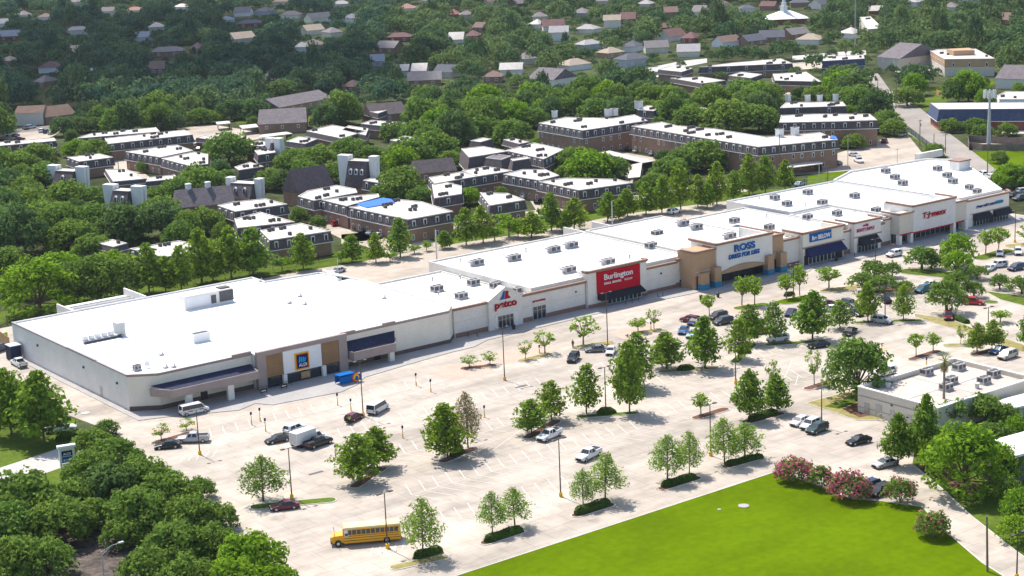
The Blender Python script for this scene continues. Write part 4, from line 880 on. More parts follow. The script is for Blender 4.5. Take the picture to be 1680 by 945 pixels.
# mansard town houses with tall flared white chimneys
def chimney_house(label, phrase, l, r_, top, base, Z, dorm=2):
    "l and r_: photo x spans of the two chimneys; top/base: photo y"
    xm = (l[0] + r_[1]) / 2; g = at(xm, base); s = ppm(xm, base); k = RT[:2] / np.linalg.norm(RT[:2]); k = Vector((float(k[0]), float(k[1])))
    a = -math.radians(28); k = Vector((k.x * math.cos(a) - k.y * math.sin(a), k.x * math.sin(a) + k.y * math.cos(a))); n = Vector((k.y, -k.x))
    t = thing('town_house', label, 'building', (g[0], g[1], 0)); c = Vector(g[:2])
    cs = .82
    w0 = (r_[0] - l[1]) / s / cs / 2; D = 4.2
    def P(u, v): p = c + k * u + n * v; return (p.x, p.y)
    sh = ((r_[0] + l[1]) / 2 - xm) / s / cs
    lo = [P(sh - w0, D), P(sh + w0, D), P(sh + w0, -D), P(sh - w0, -D)]; hi = [P(sh - w0, D * .45), P(sh + w0, D * .45), P(sh + w0, -D * .45), P(sh - w0, -D * .45)]
    MB().prism(lo, 0, 3.0).build('wall', M['brick'], t)
    MB().loft([[(*p, 2.9) for p in offset(ccw(lo), .3)], [(*p, Z) for p in ccw(hi)]]).build('mansard_roof', M['slate'], t)
    MB().prism(offset(ccw(hi), .15), Z, Z + .15).build('roof_cap', M['roof_apt'], t)
    for (x0, x1) in (l, r_):
        u0 = (x0 - xm) / s / cs; u1 = (x1 - xm) / s / cs
        for v0, v1 in ((-1.3, -.1), (.1, 1.3)):
            f = .35; um = (u0 + u1) / 2; u0, u1 = um + (u0 - um) * .93, um + (u1 - um) * .93
            MB().loft([[(*P(u0 + f, v0 * .8), 0), (*P(u1 - f, v0 * .8), 0), (*P(u1 - f, v1 * .8), 0), (*P(u0 + f, v1 * .8), 0)],
                       [(*P(u0, v0), Z + 1.6), (*P(u1, v0), Z + 1.6), (*P(u1, v1), Z + 1.6), (*P(u0, v1), Z + 1.6)]]).build('chimney', M['white'], t)
    for i in range(dorm):
        u = sh - w0 + (i + .7) * 2 * w0 / (dorm + .4); zz = Z * .62; v = D * .78
        d = MB(); d.loft([[(*P(u - .55, v), zz), (*P(u + .55, v), zz), (*P(u + .55, v), zz + 1.5), (*P(u, v), zz + 1.9), (*P(u - .55, v), zz + 1.5)], [(*P(u - .55, v - 1.8), zz), (*P(u + .55, v - 1.8), zz), (*P(u + .55, v - 1.8), zz + 1.5), (*P(u, v - 1.8), zz + 1.9), (*P(u - .55, v - 1.8), zz + 1.5)]])
        d_ = d.build('dormer', M['white'], t); MB().loft([[(*P(u - .32, v + .03), zz + .3), (*P(u + .32, v + .03), zz + .3)], [(*P(u - .32, v + .03), zz + 1.35), (*P(u + .32, v + .03), zz + 1.35)]], False, False).build('pane', M['glass'], d_)
    EXC.append((l[0], top, r_[1], base - 6)); LAND.append((phrase, xm, (top + base) / 2))
chimney_house('slate town house between two white flared chimneys, highest in the oaks', 'the upper chimney house', (82, 100), (131, 149), 280, 318, 8.0, 1)
chimney_house('slate town house with two dormers between huge white chimneys', 'the lower chimney house', (174, 195), (222, 243), 306, 356, 8.5)
chimney_house('tall slate mansard house with three dormers and white flared chimneys', 'the three-dormer chimney house', (560, 580), (610, 622), 262, 318, 11.0, 3)
chimney_house('steep slate gable house with two dormers between slim white chimneys', 'the slim chimney house', (376, 387), (423, 434), 298, 338, 7.5)
chimney_house('lone pair of huge white chimneys on a dark roof', 'the lone white chimneys', (440, 452), (454, 466), 232, 272, 8.5, 0)
# slate garage rows: long pitched roofs
def pitched(label, phrase, pts, Z, ridge=1.2, m='slate_grey', wall='brick', name='row_house', chim=()):
    "pts: photo positions of the front eave ends and depth in metres"
    (x0, y0), (x1, y1), dep = pts
    a = Vector(at(x0, y0, Z)[:2]); b = Vector(at(x1, y1, Z)[:2]); d = (b - a).normalized(); n = Vector((-d.y, d.x)) * dep
    t = thing(name, label, 'building', ((a.x + b.x) / 2, (a.y + b.y) / 2, 0)); f = [a, b, b + n, a + n]
    MB().prism([tuple(v) for v in f], 0, Z, top=False).build('wall', M[wall], t); e = .4
    f2 = offset([tuple(v) for v in f], e); r0 = a + n / 2; r1 = b + n / 2; zr = Z + ridge * dep / 3
    mb = MB(); mb.poly([(*f2[0], Z - .1), (*f2[1], Z - .1), (r1.x, r1.y, zr), (r0.x, r0.y, zr)]); mb.poly([(*f2[2], Z - .1), (*f2[3], Z - .1), (r0.x, r0.y, zr), (r1.x, r1.y, zr)])
    mb.poly([(*f2[1], Z - .1), (*f2[2], Z - .1), (r1.x, r1.y, zr)]); mb.poly([(*f2[3], Z - .1), (*f2[0], Z - .1), (r0.x, r0.y, zr)]); mb.build('roof', M[m], t)
    for f_ in chim:
        p = a.lerp(b, f_) + n * .55; MB().box(p.x - .7, p.x + .7, p.y - .7, p.y + .7, Z, zr + 1.6).box(p.x - .85, p.x + .85, p.y - .85, p.y + .85, zr + 1.3, zr + 1.5).build('chimney', M['white'], t)
    L_ = math.hypot(b.x - a.x, b.y - a.y); k = max(1, int(L_ / 5))
    for i in range(k): winbox(t, tuple(a), tuple(b), L_ / k * (i + .5) - .6, 1.2, Z - 2.2, Z - .8, .06)
    EXC.append((min(x0, x1), min(y0, y1) - 10, max(x0, x1), max(y0, y1) + 6))
    if phrase: LAND.append((phrase, (x0 + x1) / 2, (y0 + y1) / 2))
    return t
pitched('long grey-purple pitched roof with two white chimneys', 'the grey-purple pitched roof', ((292, 341), (384, 332), 9), 3.2, 1.6, chim=(.25, .6))
pitched('steep dark slate roof behind the curved-edge block', None, ((490, 316), (548, 306), 9), 5, 2.2, 'slate')
pitched('dark slate garage row under the oak wood', 'the slate garage row', ((682, 285), (748, 279), 8), 3.5, 1.4, 'slate')
pitched('brown brick house with a wide hipped roof by the tan court', 'the brown hip house', ((424, 204), (502, 200), 18), 4.2, .8, 'slate_grey', 'brick')
pitched('grey shingled ridge roof in the middle of the oak wood', 'the grey ridge roof', ((610, 190), (668, 184), 12), 4, 1.0, 'slate')
pitched('grey gabled hall with pale boarded gable near the small car park', 'the grey gabled hall', ((1440, 93), (1476, 96), 30), 6, .55, 'slate_grey', 'stucco_grey')
pitched('grey hip roof pavilion at the right edge among trees', 'the right-edge pavilion', ((1634, 128), (1690, 130), 18), 4.5, .8, 'slate_grey', 'stucco_pale')
pitched('slate hip-roofed house with pale gable by the far avenue', 'the slate house by the avenue', ((866, 128), (908, 131), 16), 5, .8, 'slate_grey', 'stucco_pale')
pitched('long tan brick school block with a grey roof', 'the tan school block', ((458, 176), (545, 160), 16), 5, .6, 'slate_grey', 'tan')
pitched('tan two-storey house with a terracotta roof near the left car park', 'the terracotta-roofed house', ((24, 186), (70, 184), 12), 5.5, .6, 'brick', 'stucco')
pitched('low brown house with a broad hip roof, right of the terracotta one', None, ((76, 192), (124, 186), 14), 3.4, .8, 'brick', 'brick')
# the church
def church():
    x, y = 1292, 40; g = at(x, y); t = thing('church', 'white-roofed church with a slender white steeple', 'church', g)
    k = Vector((float(RT[0]), float(RT[1]))).normalized(); n = Vector((-k.y, k.x)); s = ppm(x, y)
    P = lambda u, v: (g[0] + k.x * u + n.x * v, g[1] + k.y * u + n.y * v)
    W = 34 / s; D = 16; f = [P(-W, 0), P(W, 0), P(W, D), P(-W, D)]
    MB().prism(f, 0, 3.4).build('wall', M['brick_red'], t)
    f2 = [P(-W - 1, -1), P(W + 1, -1), P(W + 1, D + 1), P(-W - 1, D + 1)]
    mb = MB(); a = (*P(-W * .25, D / 2), 7.8); b = (*P(W * .25, D / 2), 7.8)
    mb.poly([(*f2[0], 3.3), (*f2[1], 3.3), b, a]); mb.poly([(*f2[2], 3.3), (*f2[3], 3.3), a, b]); mb.poly([(*f2[1], 3.3), (*f2[2], 3.3), b]); mb.poly([(*f2[3], 3.3), (*f2[0], 3.3), a]); mb.build('roof', M['roof_white'], t)
    c = P(-1, D / 2); st_ = MB().box(c[0] - 1.5, c[0] + 1.5, c[1] - 1.5, c[1] + 1.5, 6.5, 11).box(c[0] - 1.1, c[0] + 1.1, c[1] - 1.1, c[1] + 1.1, 11, 13).build('steeple', M['white'], t)
    MB().tube((c[0], c[1], 13), (c[0], c[1], 22), 1.0, .06, 8).build('spire', M['white'], st_)
    EXC.append((1256, 12, 1332, 44)); LAND.append(('the steepled church', 1292, 32))
church()
# tan-roofed pad building at the lower right
t = thing('commercial_building', 'low tan flat-roofed building with several rooftop machines, behind the palm', 'building', (248, 204, 0))
foot = [(235.4, 213.2), (235.4, 194.5), (262.5, 194.5), (262.5, 213.2)]
body(t, foot, 5.0, 4.1, 'stucco_grey', 'roof_pad', .45)
mb = MB(); q = ccw(foot); o_ = offset(q, .1); i_ = offset(q, -.5)
for k in range(4): mb.loft([[(*o_[k], 4.85), (*o_[k], 5.06), (*i_[k], 5.06), (*i_[k], 4.85)], [(*o_[(k + 1) % 4], 4.85), (*o_[(k + 1) % 4], 5.06), (*i_[(k + 1) % 4], 5.06), (*i_[(k + 1) % 4], 4.85)]])
mb.build('parapet_cap', M['stucco_pale'], t)
MB().box(235.34, 235.42, 194.5, 213.2, 3.3, 3.5).box(235.34, 235.42, 194.5, 213.2, 1.2, 1.32).build('wall_band', M['cap'], t)
for y, w_, h_ in ((210.4, 1.2, 2.3), (207.4, 1.5, 2.6), (204.4, 1.0, 2.2), (200.5, 1.2, 2.2)): MB().box(235.3, 235.42, y, y + w_, .1, h_).build('door', M['grey_metal'], t)
MB().box(235.2, 235.4, 204.9, 205.2, 3.0, 3.3).build('wall_lamp', M['black_metal'], t)
for x, y in ((1520, 615), (1573, 607), (1552, 640), (1560, 629), (1630, 618), (1614, 629)): q = at(x, y, 4.1); rooftop(t, q[0], q[1], 4.1, 2.2, 1.6, 1.1)
for x, y in ((1457, 637), (1603, 637)): q = at(x, y, 4.1); MB().tube((q[0], q[1], 4.1), (q[0], q[1], 4.9), .4, n=10).tube((q[0], q[1], 4.9), (q[0], q[1], 5.1), .55, n=10).build('roof_vent', M['galv'], t)
MB().box(236, 262, 203.4, 203.5, 4.102, 4.16).box(249, 249.1, 195, 213, 4.1, 4.15).build('roof_seam', M['unit'], t)
LAND.append(('the low tan building', 1540, 625))
t = thing('commercial_building', 'dark shopfront wing with a white canopy at the right edge', 'building', at(1690, 690))
a = Vector(at(1652, 696)[:2]); d = Vector((.995, -.1)); n = Vector((.1, .995))
P = lambda u, v: tuple(a + d * u + n * v)
MB().prism([P(0, 0), P(22, 0), P(22, 3.6), P(0, 3.6)], 0, 3.0).build('wall', M['stucco_grey'], t); MB().prism([P(-1, -1.4), P(23, -1.4), P(23, 3.6), P(-1, 3.6)], 3.0, 3.35).build('roof', M['roof_white'], t)
for k in range(4): winbox(t, P(0, 0), P(22, 0), 1.2 + 3 * k, 1.6, .5, 2.4, .05, 'brick_red')
t = thing('commercial_building', 'grey-walled building with a white roof corner, right of the bright tree', 'building', at(1690, 770))
a = Vector(at(1664, 792)[:2])
MB().prism([P(0, 0), P(16, 0), P(16, 7), P(0, 7)], 0, 4.4).build('wall', M['slate_grey'], t); MB().prism([P(-.4, -.4), P(16, -.4), P(16, 7.4), P(-.4, 7.4)], 4.4, 4.8).build('roof', M['roof_white'], t)
MB().prism([P(-2.5, 2), P(-.5, 2), P(-.5, 5), P(-2.5, 5)], 0, 2.6).build('porch', M['slate_grey'], t)

# carports, sheds, walls and fences behind
def carport(label, pts, Z=2.8, m='roof_apt'):
    q = ccw([at(x, y, Z)[:2] for x, y in pts]); t = thing('carport', label, 'carport', (*q[0], 0))
    MB().prism(q, Z - .25, Z).build('roof', M[m], t)
    for p in offset(q, -.5): MB().tube((*p, 0), (*p, Z - .25), .1, n=6).build('post', M['black_metal'], t)
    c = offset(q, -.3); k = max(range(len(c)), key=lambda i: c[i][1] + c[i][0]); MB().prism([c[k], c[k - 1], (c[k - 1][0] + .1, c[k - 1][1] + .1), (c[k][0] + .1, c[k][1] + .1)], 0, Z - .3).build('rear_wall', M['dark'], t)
    exclude(pts, 8); return t
carport('long white carport in front of the long bent brick block', [(1290, 270), (1345, 263), (1350, 268), (1292, 276)])
carport('white carport roof along the car park of the L-shaped block', [(985, 250), (1000, 247), (1072, 264), (1055, 267)])
carport('bright carport roof beside the round-topped oaks', [(1036, 270), (1054, 266), (1050, 290), (1030, 292)])
carport('small white carport in the tan court', [(354, 200), (376, 198), (378, 202), (356, 204)])
carport('long pale shed roof right of the tan court', [(424, 226), (480, 219), (470, 216), (428, 221)])
carport('pale shed roof by the fence of the brown hip house', [(392, 206), (420, 203), (424, 208), (398, 211)])
def fence(name, label, cat, pts, h, m, posts=0, mesh=False):
    q = [Vector(at(x, y)[:2]) for x, y in pts]; t = thing(name, label, cat, (q[0].x, q[0].y, 0)); mb = MB()
    for a, b in zip(q, q[1:]):
        d = (b - a).normalized(); n = Vector((-d.y, d.x)) * .04
        if mesh:
            L_ = (b - a).length; s = 0
            while s < L_: p = a + d * s; mb.tube((p.x, p.y, .1), (p.x, p.y, h), .022, n=4); s += .3
            for z_ in (.15, h * .5, h): mb.tube((a.x, a.y, z_), (b.x, b.y, z_), .025, n=4)
        else: mb.prism([tuple(v) for v in (a - n, b - n, b + n, a + n)], .05, h)
    mb.build('infill', M[m], t)
    pm = MB()
    for a, b in zip(q, q[1:]):
        L_ = (b - a).length; k = max(1, int(L_ / 6))
        for i in range(k + 1): p = a.lerp(b, i / k); pm.tube((p.x, p.y, 0), (p.x, p.y, h + .1), .06, n=6)
    pm.build('post', M['black_metal' if mesh else m], t)
    LAND.append((('the ' + ' '.join(label.split()[:4])), pts[len(pts) // 2][0], pts[len(pts) // 2][1])) if posts else None
fence('fence', 'green chain-link fence along the road by the small car park', 'fence', [(1490, 217), (1520, 240), (1538, 254)], 2.2, 'green_mesh', 0, True)
fence('fence', 'weathered board fence around the phone mast', 'fence', [(1590, 247), (1588, 233), (1640, 236), (1700, 239)], 2.4, 'wood_fence')
fence('fence', 'second run of weathered boards in front of the phone mast', 'fence', [(1590, 243), (1612, 247), (1700, 247)], 2.2, 'wood_fence')
fence('fence', 'tan board fence beside the open lawn above the hall', 'fence', [(1536, 155), (1546, 160)], 2.2, 'wood_fence_tan')
fence('fence', 'brown wooden gate fence at the left end of the grey side wall', 'fence', [(-20, 554), (0, 563), (17, 575)], 3.0, 'wood_fence_tan')
fence('fence', 'dark mesh fence along the verge behind the grocery store', 'fence', [(-40, 545), (12, 534), (130, 500), (330, 466), (560, 424)], 2.2, 'black_metal', 0, True)
fence('fence', 'wire fence behind the end store by the grass patch', 'fence', [(1320, 305), (1390, 298)], 2.2, 'galv', 0, True)
fence('boundary_wall', 'low grey wall below the car park of the grey gabled hall', 'wall', [(1468, 126), (1526, 124)], 1.4, 'brick')
fence('boundary_wall', 'dark wall beside the brown hip house', 'wall', [(395, 212), (424, 218), (470, 212)], 1.6, 'slate_grey')

# ---------------------------------------------------------------- houses of the far streets
ROOFS = {'grey': mat('grey_roof_shingle', (.20, .18, .18), .9, .15, .5), 'slate': mat('slate_roof_shingle', (.10, .105, .13), .9, .15, .5), 'brown': mat('brown_roof_shingle', (.20, .13, .11), .9, .15, .5), 'maroon': mat('maroon_roof_shingle', (.16, .085, .08), .9, .15, .5),
         'tan': mat('tan_roof_shingle', (.36, .29, .23), .9, .12, .5), 'terracotta': mat('terracotta_roof', (.33, .19, .145), .9, .12, .5), 'white': M['roof_apt'], 'blue': mat('blue_roof_metal', (.13, .18, .25), .6, .1, .5), 'lightgrey': mat('light_grey_shingle', (.36, .34, .34), .9, .12, .5), 'red': mat('red_roof_shingle', (.22, .085, .075), .8, .12, .5)}
WALLS = {'white': M['white'], 'cream': M['stucco'], 'brick': M['brick'], 'redbrick': M['brick_red'], 'grey': M['stucco_grey'], 'tan': M['tan'], 'blue': mat('pale_blue_siding', (.42, .46, .49), .8, .08, .5)}
def house(x, y, wpx, rc, wc='cream', kind=None, z=None):
    s = ppm(x, y); W = max(7, min(.88 * wpx / s, 30)); D = rnd.uniform(8.5, 12); z = z or rnd.choice((2.9, 3.0, 3.2))
    kind = kind or rnd.choice(('hip', 'hip', 'gable'))
    yaw = rnd.choice((-.12, .05, .62, -.5)) + math.atan2(float(RT[1]), float(RT[0])); g = at(x, y)
    k = Vector((math.cos(yaw), math.sin(yaw))); n = Vector((-k.y, k.x)); P = lambda u, v: (g[0] + k.x * u + n.x * v, g[1] + k.y * u + n.y * v)
    h = W / 2; d = D / 2; t = thing('house', '', 'house', (g[0], g[1], 0), 'houses in the streets beyond')
    f = [P(-h, -d), P(h, -d), P(h, d), P(-h, d)]; e = .6; f2 = [P(-h - e, -d - e), P(h + e, -d - e), P(h + e, d + e), P(-h - e, d + e)]
    zr = z + D * (.26 if kind == 'hip' else .33)
    wl = MB(); wl.prism(f, 0, z, top=False)
    r0 = h - d * .9 if kind == 'hip' else h; r0 = max(r0, .3); a = (*P(-r0 - (0 if kind == 'hip' else e), 0), zr); b = (*P(r0 + (0 if kind == 'hip' else e), 0), zr)
    if kind == 'gable':
        for sgn in (-1, 1): wl.poly([(*P(sgn * h, -d), z), (*P(sgn * h, d), z), (*P(sgn * h, 0), zr - .15)])
    wl.build('wall', WALLS[wc], t); rf = MB()
    rf.poly([(*f2[0], z - .08), (*f2[1], z - .08), b, a]); rf.poly([(*f2[2], z - .08), (*f2[3], z - .08), a, b])
    if kind == 'hip': rf.poly([(*f2[1], z - .08), (*f2[2], z - .08), b]); rf.poly([(*f2[3], z - .08), (*f2[0], z - .08), a])
    r_ = rf.build('roof', ROOFS[rc], t)
    if rnd.random() < .5: c = P(rnd.uniform(-h * .5, h * .5), d * .3); MB().box(c[0] - .45, c[0] + .45, c[1] - .45, c[1] + .45, z, zr + .8).build('chimney', M['brick'], r_)
    if y > 30:
        for i in range(2):
            u = -h + W * (i + .5) / 2 - .8
            winbox(t, P(-h, -d), P(h, -d), u + h, 1.5, .9, 2.3, .05)
    later(t, '%s-roofed %s house' % (rc.replace('lightgrey', 'light-grey'), {'cream': 'cream', 'white': 'white', 'brick': 'brown brick', 'redbrick': 'red brick', 'grey': 'grey', 'tan': 'tan', 'blue': 'pale blue'}[wc]), 'house', x, y, 'houses in the streets beyond')
    EXC.append((x - wpx * .5, y - 12, x + wpx * .5, y + 2))
for v in ((18, 66, 38, 'blue', 'redbrick'), (4, 44, 20, 'white', 'white'), (76, 33, 24, 'brown', 'white'), (40, 30, 20, 'grey'), (128, 56, 40, 'lightgrey', 'cream'), (222, 22, 32, 'terracotta', 'cream'), (180, 24, 24, 'grey'), (300, 17, 26, 'white', 'white'), (257, 50, 26, 'white', 'cream'),
          (236, 68, 26, 'blue', 'white'), (276, 92, 60, 'grey', 'brick'), (325, 86, 22, 'brown', 'redbrick'), (396, 70, 42, 'tan', 'grey'), (412, 45, 46, 'slate', 'redbrick'), (372, 38, 24, 'blue', 'blue'), (400, 26, 30, 'slate', 'white'), (436, 24, 30, 'slate', 'blue'), (478, 30, 36, 'grey', 'cream'),
          (512, 56, 36, 'tan', 'cream'), (514, 80, 34, 'tan', 'tan'), (496, 84, 20, 'white', 'white'), (522, 36, 44, 'grey', 'cream'), (462, 8, 30, 'brown', 'cream'), (84, 118, 38, 'maroon', 'white'), (17, 107, 26, 'tan', 'brick'), (124, 93, 14, 'tan', 'tan'), (150, 132, 12, 'lightgrey', 'blue', 'gable'), (76, 142, 26, 'grey', 'tan'),
          (578, 36, 26, 'lightgrey', 'white'), (668, 19, 30, 'terracotta', 'cream'), (745, 29, 20, 'red', 'redbrick'), (766, 30, 26, 'grey', 'grey'), (656, 68, 44, 'maroon', 'redbrick'), (640, 86, 40, 'grey', 'brick'), (750, 71, 26, 'white', 'white', 'gable'), (776, 66, 26, 'maroon', 'redbrick'), (790, 52, 16, 'brown', 'brick'),
          (886, 33, 26, 'grey', 'cream'), (908, 50, 40, 'maroon', 'cream'), (882, 46, 16, 'white', 'white'), (918, 66, 34, 'lightgrey', 'white', 'gable', 5.2), (955, 27, 30, 'grey', 'blue'), (965, 54, 38, 'lightgrey', 'cream'), (1005, 45, 30, 'tan', 'cream', 'gable', 5), (1031, 38, 26, 'maroon', 'redbrick'), (966, 80, 42, 'lightgrey', 'blue'),
          (1002, 94, 38, 'tan', 'tan'), (1038, 84, 28, 'slate', 'white'), (1036, 108, 52, 'slate', 'blue', 'hip', 4), (1076, 86, 42, 'grey', 'grey'), (1102, 66, 40, 'maroon', 'white'), (1090, 52, 24, 'maroon', 'redbrick'), (660, 124, 18, 'white', 'blue', 'gable'), (690, 124, 20, 'white', 'blue', 'gable'), (735, 126, 38, 'slate', 'grey'), (697, 139, 60, 'grey', 'brick'),
          (810, 134, 32, 'brown', 'brick'), (862, 104, 26, 'grey', 'white'), (840, 122, 40, 'white', 'white'), (942, 114, 50, 'tan', 'white'), (1100, 26, 24, 'brown', 'brick'), (620, 108, 22, 'blue', 'blue'), (545, 60, 26, 'grey', 'cream'), (560, 12, 30, 'lightgrey', 'cream'),
          (1134, 70, 26, 'maroon', 'redbrick'), (1130, 92, 40, 'lightgrey', 'cream'), (1192, 76, 46, 'brown', 'white', 'gable'), (1232, 74, 44, 'slate', 'brick'), (1266, 68, 44, 'slate', 'brick'), (1304, 63, 46, 'grey', 'brick'), (1330, 72, 44, 'tan', 'cream'), (1226, 20, 28, 'slate', 'cream'), (1262, 16, 28, 'maroon', 'brick'), (1312, 11, 34, 'slate', 'brick'),
          (1344, 14, 24, 'slate', 'cream'), (1396, 62, 26, 'white', 'white'), (1436, 24, 26, 'white', 'redbrick'), (1590, 3, 30, 'white', 'white'), (1610, 110, 22, 'grey', 'brick'), (1150, 26, 24, 'grey', 'cream'), (1180, 12, 24, 'brown', 'cream'), (850, 12, 26, 'grey', 'brick'), (806, 8, 24, 'maroon', 'cream'), (706, 6, 24, 'grey', 'cream'), (346, 6, 24, 'brown', 'cream'), (124, 8, 24, 'grey', 'cream'), (986, 8, 26, 'grey', 'cream'), (1060, 12, 26, 'lightgrey', 'white'), (260, 120, 26, 'brown', 'brick'), (440, 138, 24, 'grey', 'brick'), (580, 150, 26, 'brown', 'brick'), (1560, 18, 24, 'grey', 'cream'), (1500, 10, 24, 'lightgrey', 'white'), (1650, 40, 24, 'brown', 'brick')):
    house(*v)
# ================================================================== trees and shrubs
def fast_mesh(name, V, F, mats, mi=None, smooth=None):
    me = bpy.data.meshes.new(name); n, k = F.shape
    me.vertices.add(len(V)); me.vertices.foreach_set('co', V.astype(np.float32).ravel())
    me.loops.add(n * k); me.loops.foreach_set('vertex_index', F.astype(np.int32).ravel())
    me.polygons.add(n); me.polygons.foreach_set('loop_start', np.arange(0, n * k, k, dtype=np.int32)); me.polygons.foreach_set('loop_total', np.full(n, k, dtype=np.int32))
    for m_ in mats: me.materials.append(m_)
    if mi is not None: me.polygons.foreach_set('material_index', mi.astype(np.int32))
    me.update(calc_edges=True); return me
def leaf_quads(g, P, Nn, size, asp=.62, jit=.55):
    n = len(P); Nn = Nn + g.normal(0, jit, (n, 3)); Nn /= np.linalg.norm(Nn, axis=1)[:, None] + 1e-9
    t = g.normal(0, 1, (n, 3)); u = np.cross(Nn, t); u /= np.linalg.norm(u, axis=1)[:, None] + 1e-9; v = np.cross(Nn, u)
    s = size[:, None]; k = (asp * g.uniform(.7, 1.25, n))[:, None]
    V = np.stack([P - u * s, P - v * s * k, P + u * s, P + v * s * k], 1).reshape(-1, 3)
    return V, np.arange(4 * n).reshape(-1, 4)
def clump_leaves(g, C, Rad, per, lsize, flat=.8, lo=-.6):
    "leaf faces on and inside irregular clumps; C centres, Rad radii"
    Ps, Ns, Ss = [], [], []
    for c, r in zip(C, Rad):
        k = max(4, int(per * r * r)); d = g.normal(0, 1, (k, 3)); d /= np.linalg.norm(d, axis=1)[:, None]
        d = d[d[:, 2] > lo]; k = len(d)
        rr = r * (1 - .45 * g.random(k) ** 2.2) * (1 + .16 * np.sin(d[:, 0] * 5 + c[0] * 3) * np.sin(d[:, 1] * 5 + c[1] * 2))
        p = c + d * rr[:, None] * np.array([1, 1, flat]); Ps.append(p); Ns.append(d * .9 + np.array([0, 0, .35])); Ss.append(np.full(k, lsize) * g.uniform(.65, 1.35, k))
    return np.concatenate(Ps), np.concatenate(Ns), np.concatenate(Ss)
def skel(parts, name='trunk', m='bark'):
    "parts: (p0, p1, r0, r1) tapered limbs in one mesh"
    mb = MB()
    for p0, p1, r0, r1 in parts: mb.tube(p0, p1, r0, r1, 6)
    me = bpy.data.meshes.new(name); me.from_pydata(mb.v, [], mb.f); me.materials.append(M[m]); return me
def proto_cypress(seed, H=10., W=6.4, feather=False, per=20, lsize=.36, pe=.62):
    g = np.random.default_rng(seed); base = 1.9 if not feather else 2.7
    C, Rd, limbs = [], [], [((0, 0, 0), (g.normal(0, .1), g.normal(0, .1), H * .93), .17 * H / 10, .03)]
    nl = 64 if not feather else 52
    for i in range(nl):
        f = (i + g.random() * .8) / nl; z = base + (H - base) * f ** .9
        prof = (1 - f) ** pe * (.75 + .45 * min(1, f * 6)) + .05
        rr = W / 2 * prof * g.uniform(.62, 1.12); a = i * 2.4 + g.normal(0, .4)
        x, y = rr * math.cos(a), rr * math.sin(a)
        limbs.append(((0, 0, max(.5, z - .1 * rr)), (x * .85, y * .85, z + (.25 if not feather else .35) * rr * .5), .05 + .02 * (1 - f), .012))
        cr = (.55 + .75 * (1 - f)) * (1.0 if not feather else .78) * g.uniform(.8, 1.25)
        for t in ((.5, .95) if not feather else (.55, .8, 1.0)):
            C.append((x * t, y * t, z + (.18 * rr * t if not feather else .3 * rr * t - .55 * t * t)) ); Rd.append(cr * (1.05 if t < .9 else .8))
    C = np.array(C); Rd = np.array(Rd)
    P, N_, S_ = clump_leaves(g, C, Rd, per if not feather else 26, lsize if not feather else lsize * .72, .75 if not feather else 1.15, -1.1)
    if feather: P[:, 2] -= .25 * np.abs(g.normal(0, 1, len(P)))
    P[:, 2] = np.maximum(P[:, 2], base * .72 + .5 * g.random(len(P)))
    V, F = leaf_quads(g, P, N_, S_, .55 if not feather else .38)
    return fast_mesh('crown', V, F, [M['cyp']]), skel(limbs, m='bark'), H, W
def proto_round(seed, H=6., W=4.2, trunk=1.9, per=40, lsize=.26, n=22, open_=False, m='bark_pale'):
    g = np.random.default_rng(seed); C, Rd = [], []; limbs = [((0, 0, 0), (0, 0, trunk), .13, .10)]
    hc = (H - trunk) / 2; zc = trunk + hc
    for i in range(n):
        d = g.normal(0, 1, 3); d /= np.linalg.norm(d); q = g.uniform(.45, .78) * (1.15 if open_ else 1)
        c = np.array([d[0] * W / 2 * q, d[1] * W / 2 * q, zc + d[2] * hc * q]); C.append(c); Rd.append(W / 2 * g.uniform(.26, .42) * (.72 if open_ else 1))
        limbs.append(((0, 0, trunk * .95), tuple(c), .06, .015))
    P, N_, S_ = clump_leaves(g, np.array(C), np.array(Rd), per, lsize, .85, -1.1); V, F = leaf_quads(g, P, N_, S_, .6)
    return fast_mesh('crown', V, F, [M['street']]), skel(limbs, m=m), H, W
def proto_oak(seed, H=10., W=14., per=17, lsize=.5, n=54, trunk=2.2, spread=1.0):
    g = np.random.default_rng(seed); C, Rd = [], []; limbs = [((0, 0, 0), (.1, 0, trunk), .42, .34)]
    for i in range(n):
        f = (i + .5) / n; el = math.asin(min(.98, f ** .8)) if i % 5 else -.12; a = i * 2.39996 + g.normal(0, .25)
        q = g.uniform(.72, .9); rx = W / 2 * q * math.cos(el); z = trunk + 1.0 + (H - trunk - 2.0) * q * max(math.sin(el), -.15) * 1.08
        c = np.array([rx * math.cos(a), rx * math.sin(a), z + g.normal(0, .25)]); C.append(c); Rd.append(W * .5 * g.uniform(.15, .34))
        if i % 3 == 0: limbs.append(((0, 0, trunk * .9), tuple(c * np.array([.8, .8, .93])), .2, .05))
    for i in range(7): a = g.uniform(0, 6.28); r = g.uniform(0, W * .25); C.append(np.array([r * math.cos(a), r * math.sin(a), trunk + (H - trunk) * .5])); Rd.append(W * .17)
    P, N_, S_ = clump_leaves(g, np.array(C), np.array(Rd), per, lsize, .72, -.75); V, F = leaf_quads(g, P, N_, S_, .6)
    return fast_mesh('crown', V, F, [M['oak']]), skel(limbs), H, W
